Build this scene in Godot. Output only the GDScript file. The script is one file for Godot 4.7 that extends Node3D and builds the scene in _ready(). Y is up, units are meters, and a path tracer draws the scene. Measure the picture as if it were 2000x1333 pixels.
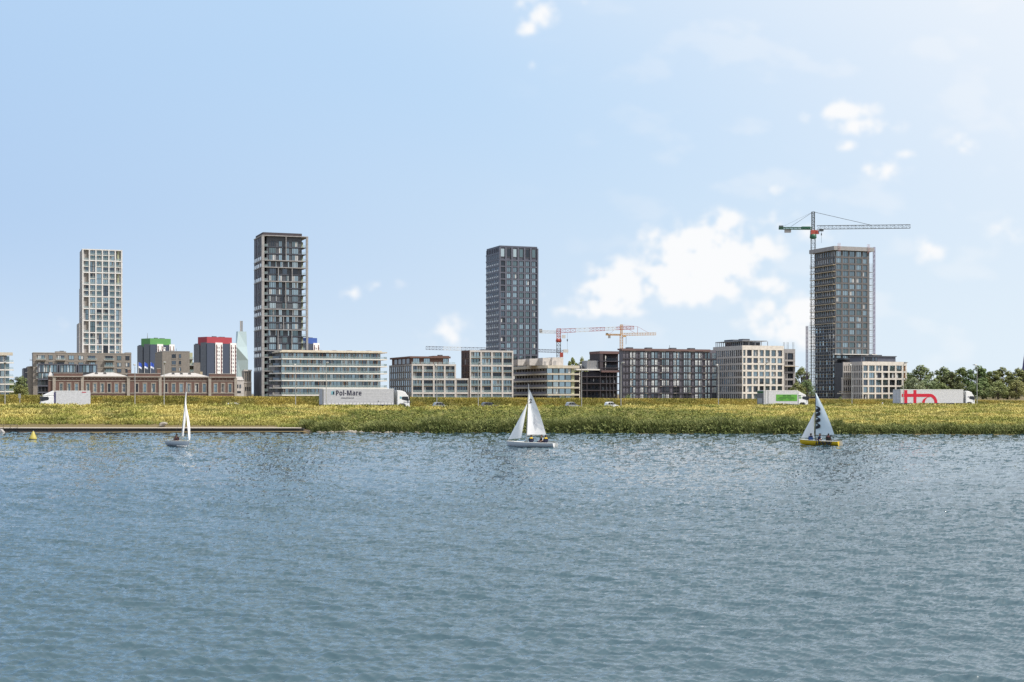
extends Node3D

const F := 2778.0      # focal length in photograph pixels
const HY := 770.0      # row of the horizon in the photograph
const EYE := 5.5       # height of the eye above the water
const ROT := 0.3578    # the street grid and the road are turned 20.5 degrees
const FAR_Y := 3.4     # level of the ground behind the dyke
const ROAD_Y := 2.44

var rng := RandomNumberGenerator.new()
var unit_box: BoxMesh
var mats := {}
var used := {}
var noise_a := FastNoiseLite.new()
var noise_b := FastNoiseLite.new()
var grain: NoiseTexture2D

func _ready() -> void:
	rng.seed = 77
	noise_a.seed = 5; noise_a.frequency = 0.05; noise_a.fractal_octaves = 4
	noise_b.seed = 9; noise_b.frequency = 0.35; noise_b.fractal_octaves = 2
	unit_box = BoxMesh.new()
	unit_box.size = Vector3.ONE
	setup_camera()
	setup_sky_and_sun()
	make_materials()
	build_ground()
	build_water()
	build_vegetation()
	build_quay()
	build_buildings()
	build_cranes()
	build_trees()
	build_lamps()
	build_vehicles()
	build_boats()
	build_small_things()

# ------------------------------------------------------------------ camera, sky, sun
func setup_camera() -> void:
	var cam := Camera3D.new()
	cam.name = "camera"
	cam.position = Vector3(0, EYE, 0)
	cam.set_frustum(1333.0 / F, Vector2(0, (HY - 666.5) / F), 1.0, 20000.0)
	add_child(cam)
	cam.current = true

func sun_dir() -> Vector3:
	var az := deg_to_rad(108.0)
	var el := deg_to_rad(54.0)
	return Vector3(sin(az) * cos(el), sin(el), -cos(az) * cos(el))

func lin(r: float, g: float, b: float) -> Vector3:
	var c := Color(r / 255.0, g / 255.0, b / 255.0).srgb_to_linear()
	return Vector3(c.r, c.g, c.b)

func sky_color(dir: Vector3, sun: Vector3) -> Vector3:
	var y := maxf(dir.y, 0.0)
	var horizon := lin(225, 239, 250)
	var mid := lin(190, 219, 248)
	var zenith := lin(92, 142, 212)
	var c := horizon.lerp(mid, smoothstep(0.0, 0.24, y))
	c = c.lerp(zenith, smoothstep(0.2, 0.95, y))
	# air gets whiter towards the sun and bluer away from it
	var g := dir.dot(sun)
	c = c.lerp(lin(166, 198, 237), 0.75 * smoothstep(0.06, -0.34, g) * (1.0 - 0.6 * smoothstep(0.3, 0.9, y)) * smoothstep(0.0, 0.2, y + 0.06))
	c = c.lerp(lin(245, 249, 254), 0.95 * smoothstep(-0.06, 0.32, g) * (0.45 + 0.55 * smoothstep(0.0, 0.2, y)))
	c += Vector3(1.2, 1.15, 1.05) * pow(maxf(g, 0.0), 14.0)
	return c

func sky_at(az: float, el: float, sun: Vector3, cover: FastNoiseLite) -> Vector3:
	var dir := Vector3(sin(az) * cos(el), sin(el), -cos(az) * cos(el))
	if el < -0.02:
		return lin(120, 140, 150)
	var c := sky_color(dir, sun)
	if el > 0.02:
		var q := dir / (dir.y + 0.12)
		var n := cover.get_noise_3d(q.x * 1.3, q.z * 1.3, 4.0)
		var out := maxf(clampf((absf(az) - 0.4) / 0.15, 0.0, 1.0), clampf((el - 0.31) / 0.1, 0.0, 1.0))
		c = c.lerp(Vector3(0.97, 0.98, 1.0), out * 0.75 * smoothstep(0.12, 0.42, n))
	return c

func setup_sky_and_sun() -> void:
	var sun := sun_dir()
	var light := DirectionalLight3D.new()
	light.name = "sun"
	light.light_energy = 1.6
	light.light_color = Color(1.0, 0.97, 0.92)
	light.light_angular_distance = 0.55
	light.shadow_enabled = true
	add_child(light)
	light.look_at_from_position(Vector3.ZERO, -sun, Vector3.UP)
	# coarse sky all round, with scattered fair-weather cloud; column 0 looks along -Z
	var bw := 768
	var bh := 384
	var cover := FastNoiseLite.new()
	cover.seed = 21; cover.frequency = 0.55; cover.fractal_octaves = 5
	var base := Image.create(bw, bh, false, Image.FORMAT_RGBF)
	for j in bh:
		var el := PI * (0.5 - (j + 0.5) / bh)
		for i in bw:
			var c := sky_at(wrapf(TAU * (i + 0.5) / bw, -PI, PI), el, sun, cover)
			base.set_pixel(i, j, Color(c.x, c.y, c.z))
	base.resize(4096, 2048, Image.INTERPOLATE_CUBIC)
	# the part of the sky with the cumulus over the towers, at full resolution
	var puff := FastNoiseLite.new()
	puff.seed = 4; puff.frequency = 0.014; puff.fractal_octaves = 6; puff.fractal_gain = 0.55
	var wisp := FastNoiseLite.new()
	wisp.seed = 31; wisp.frequency = 0.006; wisp.fractal_octaves = 5
	# [x, y, half width, half height, density] in photograph pixels
	var puffs := [
		[1385, 500, 115, 58, 1.25], [1345, 545, 110, 45, 1.25], [1405, 455, 48, 40, 1.15], [1205, 560, 56, 46, 1.2], [1190, 600, 75, 25, 0.8], [1130, 612, 55, 18, 0.6],
		[1490, 556, 52, 24, 0.8], [1545, 620, 90, 42, 0.9], [1600, 660, 90, 40, 0.7], [1470, 515, 40, 22, 0.7], [1525, 440, 50, 30, 0.6], [1600, 450, 60, 30, 0.45],
		[1658, 216, 59, 23, 0.73], [1690, 248, 69, 18, 0.73], [1648, 284, 27, 13, 0.52], [1580, 228, 27, 16, 0.43], [1722, 330, 39, 23, 0.65], [1766, 302, 25, 11, 0.47],
		[1872, 282, 36, 23, 0.65], [1508, 366, 27, 16, 0.56], [1816, 490, 43, 29, 0.52], [1966, 450, 52, 32, 0.43], [1048, 20, 46, 34, 0.60], [1030, 55, 25, 20, 0.56], [1130, 2, 34, 9, 0.52],
		[752, 559, 39, 14, 0.65], [684, 572, 25, 20, 0.52], [880, 650, 69, 39, 0.47], [830, 625, 69, 27, 0.30], [1070, 580, 23, 11, 0.43], [110, 640, 69, 29, 0.26], [40, 670, 57, 29, 0.17],
		[1040, 125, 13, 16, 0.26], [1850, 640, 103, 46, 0.26], [1735, 600, 69, 69, 0.21], [1950, 330, 69, 46, 0.21], [1560, 690, 126, 34, 0.43], [880, 680, 103, 34, 0.26]]
	for j in range(740, 1050):
		var el := PI * (0.5 - (j + 0.5) / 2048.0)
		for k in range(-330, 330):
			var i := posmod(k, 4096)
			var az := TAU * (k + 0.5) / 4096.0
			var px := 1000.0 + tan(az) * F
			var py := HY - tan(el) / cos(az) * F
			var m := 0.0
			var nx := puff.get_noise_2d(px, py * 1.15)
			for p in puffs:
				var dx: float = (px - p[0]) / p[2]
				var dy: float = (py - p[1]) / p[3]
				var r2 := dx * dx + dy * dy
				if r2 < 5.0:
					var e: float = p[4]
					m = maxf(m, e * exp(-r2 * 0.75) * (1.0 + 1.3 * nx))
			var a := smoothstep(0.22, 0.82, m)
			var w := wisp.get_noise_2d(px * 0.6 + py * 0.5, py * 1.3 - px * 0.3)
			a = maxf(a, 0.22 * smoothstep(0.05, 0.5, w) * smoothstep(900.0, 1500.0, px))
			if el < 0.0: a = 0.0
			var c := sky_at(az, el, sun, cover).lerp(Vector3(0.975, 0.98, 0.99), clampf(a, 0.0, 0.96))
			base.set_pixel(i, j, Color(c.x, c.y, c.z))
	var pano := PanoramaSkyMaterial.new()
	pano.panorama = ImageTexture.create_from_image(base)
	var sky := Sky.new()
	sky.sky_material = pano
	var env := Environment.new()
	env.background_mode = Environment.BG_SKY
	env.sky = sky
	env.tonemap_mode = Environment.TONE_MAPPER_LINEAR
	env.tonemap_exposure = 1.0
	env.sdfgi_enabled = true
	env.ssao_enabled = true
	env.ssil_enabled = true
	var we := WorldEnvironment.new()
	we.name = "world_environment"
	we.environment = env
	add_child(we)

# ------------------------------------------------------------------ helpers
func X(px: float, d: float) -> float:
	return (px - 1000.0) * d / F

func Yp(py: float, d: float) -> float:
	return EYE + (HY - py) * d / F

func mat(called: String, r: float, g: float, b: float, rough := 0.8, metallic := 0.0, grainy := 0.0) -> StandardMaterial3D:
	var m := StandardMaterial3D.new()
	m.resource_name = called
	m.albedo_color = Color(r, g, b).linear_to_srgb()
	m.roughness = rough
	m.metallic = metallic
	if grainy > 0.0:
		m.albedo_texture = grain
		m.uv1_triplanar = true
		m.uv1_world_triplanar = true
		m.uv1_scale = Vector3.ONE * grainy
	mats[called] = m
	return m

func make_materials() -> void:
	var n := FastNoiseLite.new()
	n.seed = 3; n.frequency = 0.02; n.fractal_octaves = 5
	grain = NoiseTexture2D.new()
	grain.width = 512; grain.height = 512; grain.seamless = true
	grain.noise = n
	var ramp := Gradient.new()
	ramp.colors = PackedColorArray([Color(0.90, 0.90, 0.90), Color(1, 1, 1)])
	ramp.offsets = PackedFloat32Array([0.25, 0.75])
	grain.color_ramp = ramp
	# walls and frames
	mat("white_concrete", 0.74, 0.725, 0.72, 0.8, 0, 0.06)
	mat("grey_concrete", 0.35, 0.34, 0.345, 0.85, 0, 0.06)
	mat("pale_concrete", 0.55, 0.52, 0.505, 0.85, 0, 0.06)
	mat("beige_stone", 0.74, 0.69, 0.635, 0.85, 0, 0.06)
	mat("grey_brick", 0.27, 0.245, 0.225, 0.9, 0, 0.09)
	mat("red_brick", 0.155, 0.095, 0.083, 0.9, 0, 0.1)
	mat("brown_brick", 0.15, 0.085, 0.07, 0.9, 0, 0.1)
	mat("dark_brick", 0.07, 0.06, 0.07, 0.9, 0, 0.1)
	mat("taupe_brick", 0.155, 0.15, 0.156, 0.9, 0, 0.09)
	mat("stone_trim", 0.36, 0.325, 0.29, 0.85, 0, 0.1)
	mat("zinc", 0.50, 0.47, 0.45, 0.55, 0.2, 0.08)
	mat("anthracite", 0.082, 0.09, 0.11, 0.6, 0, 0.06)
	mat("slate_metal", 0.13, 0.14, 0.185, 0.5, 0.2, 0.06)
	mat("tower_metal", 0.10, 0.108, 0.145, 0.5, 0.25, 0.06)
	mat("violet_panel", 0.14, 0.135, 0.17, 0.6, 0, 0.06)
	mat("plum_frame", 0.052, 0.05, 0.066, 0.7)
	mat("blue_panel", 0.045, 0.06, 0.10, 0.6)
	mat("grey_panel", 0.15, 0.165, 0.20, 0.6, 0, 0.05)
	mat("white_panel", 0.74, 0.73, 0.74, 0.6)
	mat("maroon_panel", 0.12, 0.05, 0.055, 0.7)
	mat("green_panel", 0.09, 0.27, 0.085, 0.6)
	mat("red_panel", 0.33, 0.045, 0.065, 0.6)
	mat("royal_panel", 0.035, 0.09, 0.33, 0.6)
	mat("orange_panel", 0.36, 0.17, 0.07, 0.7)
	mat("slab_white", 0.72, 0.70, 0.67, 0.7)
	mat("slab_cream", 0.60, 0.545, 0.45, 0.8, 0, 0.06)
	mat("soffit_brown", 0.16, 0.12, 0.09, 0.8)
	mat("red_fascia", 0.15, 0.09, 0.088, 0.7)
	mat("roof_grey", 0.3, 0.29, 0.28, 0.9, 0, 0.05)
	mat("lime_render", 0.42, 0.44, 0.30, 0.9)
	mat("planks", 0.48, 0.41, 0.30, 0.9)
	mat("galvanised", 0.33, 0.34, 0.36, 0.45, 0.6)
	mat("scaffold_dark", 0.10, 0.105, 0.12, 0.6, 0.3)
	mat("scaffold_violet", 0.22, 0.16, 0.27, 0.6)
	mat("mist_glass", 0.44, 0.55, 0.585, 0.25, 0.25)
	# glazing
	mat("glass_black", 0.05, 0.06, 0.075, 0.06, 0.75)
	mat("glass_dark", 0.12, 0.15, 0.185, 0.06, 0.85)
	mat("glass_mid", 0.20, 0.265, 0.30, 0.06, 0.85)
	mat("glass_sky", 0.34, 0.44, 0.49, 0.06, 0.85)
	mat("glass_teal", 0.16, 0.22, 0.235, 0.06, 0.85)
	mat("glass_pale", 0.48, 0.56, 0.58, 0.1, 0.8)
	var bg := mat("balustrade_glass", 0.30, 0.40, 0.41, 0.05)
	bg.transparency = BaseMaterial3D.TRANSPARENCY_ALPHA
	bg.albedo_color.a = 0.25
	mat("white_glass", 0.75, 0.78, 0.80, 0.2, 0.1)
	mat("curtain", 0.52, 0.53, 0.54, 0.9)
	mat("window_frame", 0.06, 0.062, 0.07, 0.5)
	mat("window_frame_pale", 0.55, 0.53, 0.50, 0.6)
	# steel, paint
	mat("crane_red", 0.42, 0.07, 0.05, 0.5)
	mat("safety_pink", 0.5, 0.28, 0.29, 0.6)
	mat("crane_white", 0.7, 0.68, 0.66, 0.5)
	mat("crane_yellow", 0.62, 0.36, 0.12, 0.5)
	mat("crane_grey", 0.075, 0.085, 0.09, 0.5)
	mat("crane_green", 0.03, 0.13, 0.08, 0.5)
	mat("cable", 0.06, 0.065, 0.07, 0.6)
	mat("lamp_grey", 0.42, 0.42, 0.40, 0.5, 0.3)
	mat("paint_white", 0.74, 0.75, 0.77, 0.3)
	mat("trailer_white", 0.60, 0.61, 0.64, 0.5, 0, 0.3)
	mat("tarp", 0.50, 0.51, 0.55, 0.6, 0, 0.3)
	mat("tarp_band", 0.60, 0.60, 0.62, 0.6)
	mat("paint_silver", 0.40, 0.41, 0.42, 0.3, 0.4)
	mat("paint_grey", 0.13, 0.135, 0.15, 0.3, 0.3)
	mat("lorry_blue", 0.05, 0.045, 0.14, 0.5)
	mat("rubber", 0.02, 0.02, 0.021, 0.85)
	mat("rim", 0.4, 0.4, 0.42, 0.4, 0.7)
	mat("chassis", 0.035, 0.035, 0.04, 0.7)
	mat("car_glass", 0.05, 0.055, 0.065, 0.05, 0.5)
	mat("letter_navy", 0.008, 0.009, 0.04, 0.6)
	mat("letter_teal", 0.16, 0.38, 0.46, 0.6)
	mat("letter_black", 0.012, 0.012, 0.016, 0.6)
	mat("letter_red", 0.50, 0.008, 0.032, 0.8)
	mat("sign_green", 0.10, 0.33, 0.045, 0.6)
	mat("sign_dark_green", 0.02, 0.09, 0.02, 0.6)
	mat("lamp_red", 0.4, 0.02, 0.02, 0.4)
	mat("lamp_clear", 0.7, 0.7, 0.7, 0.2)
	# boats
	mat("hull_shaded", 0.46, 0.50, 0.56, 0.3)  # bluish shade of the hull sides is put into this colour
	mat("hull_white", 0.72, 0.73, 0.75, 0.25)
	mat("hull_yellow", 0.62, 0.42, 0.015, 0.3)
	mat("deck_white", 0.66, 0.66, 0.64, 0.5)
	mat("cockpit_grey", 0.35, 0.36, 0.37, 0.6)
	mat("boot_stripe", 0.12, 0.13, 0.15, 0.5)
	mat("spar", 0.5, 0.5, 0.5, 0.35, 0.6)
	mat("spar_dark", 0.06, 0.065, 0.075, 0.4)
	var sail := mat("sailcloth", 0.78, 0.79, 0.81, 0.7)
	sail.backlight_enabled = true
	sail.backlight = Color(0.32, 0.33, 0.35)
	var sail2 := mat("sailcloth_shaded", 0.58, 0.67, 0.74, 0.7)  # mainsail cloth tinted blue to carry its shade
	sail2.backlight_enabled = true
	sail2.backlight = Color(0.25, 0.29, 0.32)
	mat("batten", 0.42, 0.45, 0.52, 0.7)
	mat("buoy_yellow", 0.40, 0.34, 0.075, 0.5)
	mat("buoy_dark", 0.05, 0.05, 0.02, 0.8)
	# ground
	mat("asphalt", 0.055, 0.054, 0.053, 0.95, 0, 0.3)
	mat("road_paint", 0.62, 0.62, 0.6, 0.8)
	mat("soil", 0.15, 0.115, 0.05, 1.0, 0, 0.15)
	mat("quay_wall", 0.022, 0.022, 0.024, 0.9, 0, 0.3)
	mat("quay_cap", 0.52, 0.46, 0.39, 0.9, 0, 0.4)
	mat("quay_ledge", 0.26, 0.21, 0.17, 0.9, 0, 0.5)
	mat("stone", 0.36, 0.33, 0.28, 0.95, 0, 0.8)
	mat("timber", 0.24, 0.19, 0.12, 0.95, 0, 0.8)
	mat("bark", 0.10, 0.08, 0.06, 0.95, 0, 0.8)
	mat("flag_blue", 0.03, 0.08, 0.42, 0.8)
	mat("flag_white", 0.6, 0.65, 0.75, 0.8)
	mat("spire_slate", 0.06, 0.055, 0.16, 0.7)
	mat("foam", 0.75, 0.78, 0.8, 0.8)

func numbered(called: String) -> String:
	used[called] = int(used.get(called, -1)) + 1
	return called if used[called] == 0 else "%s_%03d" % [called, used[called]]

func thing(called: String, label: String, category: String, at: Vector3, turn := 0.0, group := "") -> Node3D:
	var o := Node3D.new()
	o.name = numbered(called)
	add_child(o)
	o.position = at
	o.rotation.y = turn
	tag(o, label, category, group)
	return o

func tag(o: Node, label: String, category := "", group := "", kind := "") -> void:
	if label: o.set_meta("label", label)
	if category: o.set_meta("category", category)
	if group: o.set_meta("group", group)
	if kind: o.set_meta("kind", kind)

func put(parent: Node, called: String, mesh: Mesh, m: Variant, xf := Transform3D.IDENTITY) -> MeshInstance3D:
	var o := MeshInstance3D.new()
	o.name = called
	o.mesh = mesh
	o.material_override = (mats[m] if m is String else m)
	parent.add_child(o, true)
	o.transform = xf
	return o

func box(parent: Node, called: String, a: Vector3, b: Vector3, m: Variant) -> MeshInstance3D:
	var s := (b - a).abs()
	s = Vector3(maxf(s.x, 0.001), maxf(s.y, 0.001), maxf(s.z, 0.001))
	return put(parent, called, unit_box, m, Transform3D(Basis.from_scale(s), (a + b) * 0.5))

func begin() -> SurfaceTool:
	var st := SurfaceTool.new()
	st.begin(Mesh.PRIMITIVE_TRIANGLES)
	return st

func quad(st: SurfaceTool, a: Vector3, b: Vector3, c: Vector3, d: Vector3) -> void:
	# corners clockwise as seen from the front
	var n := (c - a).cross(b - a).normalized()
	for p in [a, b, c, a, c, d]:
		st.set_normal(n)
		st.add_vertex(p)

func tri(st: SurfaceTool, a: Vector3, b: Vector3, c: Vector3) -> void:
	var n := (c - a).cross(b - a).normalized()
	for p in [a, b, c]:
		st.set_normal(n)
		st.add_vertex(p)

func add_box(st: SurfaceTool, a: Vector3, b: Vector3) -> void:
	var l := Vector3(minf(a.x, b.x), minf(a.y, b.y), minf(a.z, b.z))
	var h := Vector3(maxf(a.x, b.x), maxf(a.y, b.y), maxf(a.z, b.z))
	quad(st, Vector3(l.x, l.y, h.z), Vector3(l.x, h.y, h.z), Vector3(h.x, h.y, h.z), Vector3(h.x, l.y, h.z))
	quad(st, Vector3(h.x, l.y, l.z), Vector3(h.x, h.y, l.z), Vector3(l.x, h.y, l.z), Vector3(l.x, l.y, l.z))
	quad(st, Vector3(l.x, l.y, l.z), Vector3(l.x, h.y, l.z), Vector3(l.x, h.y, h.z), Vector3(l.x, l.y, h.z))
	quad(st, Vector3(h.x, l.y, h.z), Vector3(h.x, h.y, h.z), Vector3(h.x, h.y, l.z), Vector3(h.x, l.y, l.z))
	quad(st, Vector3(l.x, h.y, h.z), Vector3(l.x, h.y, l.z), Vector3(h.x, h.y, l.z), Vector3(h.x, h.y, h.z))
	quad(st, Vector3(l.x, l.y, l.z), Vector3(l.x, l.y, h.z), Vector3(h.x, l.y, h.z), Vector3(h.x, l.y, l.z))

func bar(st: SurfaceTool, p: Vector3, q: Vector3, r: float, r2 := -1.0, sides := 4) -> void:
	if r2 < 0.0: r2 = r
	var ax := (q - p).normalized()
	var u := ax.cross(Vector3.UP if absf(ax.y) < 0.9 else Vector3.RIGHT).normalized()
	var v := ax.cross(u)
	var smooth := sides > 5
	for i in sides:
		var t0 := TAU * (i + 0.5) / sides
		var t1 := TAU * (i + 1.5) / sides
		var d0 := u * cos(t0) + v * sin(t0)
		var d1 := u * cos(t1) + v * sin(t1)
		var nm := (d0 + d1).normalized()
		var pts := [p + d0 * r, q + d0 * r2, q + d1 * r2, p + d0 * r, q + d1 * r2, p + d1 * r]
		var nn := [d0, d0, d1, d0, d1, d1]
		for k in 6:
			st.set_normal(nn[k] if smooth else nm)
			st.add_vertex(pts[k])
		tri(st, q, q + d1 * r2, q + d0 * r2)
		tri(st, p, p + d0 * r, p + d1 * r)

func tube(parent: Node, called: String, p: Vector3, q: Vector3, r: float, m: Variant, r2 := -1.0, sides := 8) -> MeshInstance3D:
	var st := begin()
	bar(st, p, q, r, r2, sides)
	return put(parent, called, st.commit(), m)

# a flat outline in x and y, given thickness from z0 to z1; the ends may shrink (inset) for a chamfered look
func prism(poly: PackedVector2Array, z0: float, z1: float) -> ArrayMesh:
	var st := begin()
	prism_into(st, poly, z0, z1)
	return st.commit()

func prism_into(st: SurfaceTool, poly: PackedVector2Array, z0: float, z1: float) -> void:
	if Geometry2D.is_polygon_clockwise(poly):
		poly = poly.duplicate()
		poly.reverse()
	var idx := Geometry2D.triangulate_polygon(poly)
	for k in range(0, idx.size(), 3):
		var a := poly[idx[k]]
		var b := poly[idx[k + 1]]
		var c := poly[idx[k + 2]]
		if (b - a).cross(c - a) < 0.0:
			var t := b
			b = c
			c = t
		tri(st, Vector3(a.x, a.y, z1), Vector3(c.x, c.y, z1), Vector3(b.x, b.y, z1))
		tri(st, Vector3(a.x, a.y, z0), Vector3(b.x, b.y, z0), Vector3(c.x, c.y, z0))
	var n := poly.size()
	for i in n:
		var p := poly[i]
		var q := poly[(i + 1) % n]
		quad(st, Vector3(p.x, p.y, z0), Vector3(p.x, p.y, z1), Vector3(q.x, q.y, z1), Vector3(q.x, q.y, z0))

func lathe(profile: Array, sides := 24) -> ArrayMesh:
	var st := begin()
	st.set_smooth_group(0)
	for i in profile.size() - 1:
		for s in sides:
			var t0 := TAU * s / sides
			var t1 := TAU * (s + 1) / sides
			var p: Vector2 = profile[i]
			var q: Vector2 = profile[i + 1]
			var a := Vector3(cos(t0) * p.x, p.y, sin(t0) * p.x)
			var b := Vector3(cos(t0) * q.x, q.y, sin(t0) * q.x)
			var c := Vector3(cos(t1) * q.x, q.y, sin(t1) * q.x)
			var d := Vector3(cos(t1) * p.x, p.y, sin(t1) * p.x)
			for v in [a, b, c, a, c, d]:
				st.add_vertex(v)
	st.generate_normals()
	return st.commit()

func letters(parent: Node, called: String, text: String, size: float, m: Variant, xf: Transform3D, bold := true, serif := false, italic := false) -> MeshInstance3D:
	var t := TextMesh.new()
	var f := SystemFont.new()
	f.font_names = PackedStringArray(["Droid Serif" if serif else "Droid Sans"])
	f.font_weight = 700 if bold else 400
	f.font_italic = italic
	t.font = f
	t.text = text
	t.font_size = 32
	t.pixel_size = size / 23.0
	t.depth = 0.012
	t.horizontal_alignment = HORIZONTAL_ALIGNMENT_LEFT
	t.curve_step = 2.0
	return put(parent, called, t, m, xf)

# ------------------------------------------------------------------ ground, water, quay
func d_water(x: float) -> float:      # distance of the waterline
	return lerpf(204.0, 193.0, clampf((x + 28.0) / 100.0, 0.0, 1.0)) if x > -28.0 else 206.0

func d_road(x: float) -> float:       # distance of the middle of the near carriageway
	return 270.6 + 0.374 * x

func edge_y(x: float) -> float:
	return 2.84 + clampf((-x - 15.0) / 60.0, 0.0, 1.0) * 0.6

func crest_y(x: float) -> float:
	return 4.25 - 0.0062 * x

func ground_y(x: float, d: float) -> float:
	var dw := d_water(x)
	var dr := d_road(x)
	var de := dr - 9.0
	var bump := noise_a.get_noise_2d(x, d) * 0.35
	if d < de:
		var s := clampf((d - dw) / (de - dw), -0.3, 1.0)
		var y0 := 0.5 if x < -29.0 else 0.05
		if s < 0.0:
			return y0 + s * 6.0
		return lerpf(y0, edge_y(x), pow(s, 0.72)) + bump * smoothstep(0.0, 0.15, s) * (1.0 - smoothstep(0.85, 1.0, s))
	var a := d - dr
	if a < 17.5:
		return lerpf(edge_y(x), ROAD_Y - 0.06, smoothstep(-9.0, -6.8, a))
	if a < 27.0:
		return lerpf(ROAD_Y - 0.06, crest_y(x), smoothstep(17.5, 26.5, a)) + bump * 0.5 * smoothstep(18.0, 22.0, a)
	if a < 31.0:
		return crest_y(x) + bump * 0.5
	return lerpf(crest_y(x), FAR_Y, smoothstep(31.0, 45.0, a))

func build_ground() -> void:
	var xs := []
	var x := -420.0
	while x <= 560.0:
		xs.append(x)
		x += 2.0
	var rows := 46
	var st := begin()
	var pts := []
	for i in xs.size():
		var col := []
		var dw := d_water(xs[i])
		var dr := d_road(xs[i])
		for j in rows:
			var d := 0.0
			if j < 24: d = lerpf(dw - 3.0, dr - 9.0, float(j) / 23.0)
			else: d = dr - 9.0 + (j - 23) * 2.6
			if d < dw - 3.0: d = dw - 3.0
			col.append(Vector3(xs[i], ground_y(xs[i], d), -d))
		pts.append(col)
	for i in xs.size() - 1:
		for j in rows - 1:
			for p in [pts[i][j], pts[i][j + 1], pts[i + 1][j + 1], pts[i][j], pts[i + 1][j + 1], pts[i + 1][j]]:
				st.add_vertex(p)
	# out to the horizon
	var last: float = rows - 1
	for i in xs.size() - 1:
		var a: Vector3 = pts[i][last]
		var b: Vector3 = pts[i + 1][last]
		for p in [a, Vector3(a.x * 14.0, FAR_Y, -7000), Vector3(b.x * 14.0, FAR_Y, -7000), a, Vector3(b.x * 14.0, FAR_Y, -7000), b]:
			st.add_vertex(p)
	st.set_smooth_group(0)
	st.index()
	st.generate_normals()
	var g := put(self, "ground", st.commit(), "soil")
	tag(g, "grassy soil of the bank, the dyke and the land behind it", "", "", "structure")
	# road: two carriageways on one deck, with painted edge and lane lines
	var rd := road_strip("road", -6.4, 16.4, 0.0, "asphalt", self)
	tag(rd, "asphalt motorway running along the top of the bank", "", "", "structure")
	for k in [[-5.2, -5.0], [3.6, 3.8], [6.4, 6.6], [15.2, 15.4]]:
		road_strip("edge_line", k[0], k[1], 0.004, "road_paint", rd)
	var dash := begin()
	for k in 120:
		var xx := -260.0 + k * 5.0
		for off: float in [-0.7, 10.9]:
			var z0 := -(d_road(xx) + off)
			var z1 := -(d_road(xx + 2.0) + off)
			var y := ROAD_Y + 0.005
			quad(dash, Vector3(xx, y, z0), Vector3(xx, y, z0 - 0.16), Vector3(xx + 2.0, y, z1 - 0.16), Vector3(xx + 2.0, y, z1))
	put(rd, "lane_dashes", dash.commit(), "road_paint")

func road_strip(called: String, a0: float, a1: float, up: float, m: String, parent: Node) -> MeshInstance3D:
	var st := begin()
	var x0 := -400.0
	var x1 := 540.0
	var y := ROAD_Y + up
	quad(st, Vector3(x0, y, -(d_road(x0) + a0)), Vector3(x0, y, -(d_road(x0) + a1)), Vector3(x1, y, -(d_road(x1) + a1)), Vector3(x1, y, -(d_road(x1) + a0)))
	return put(parent, called, st.commit(), m)

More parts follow.
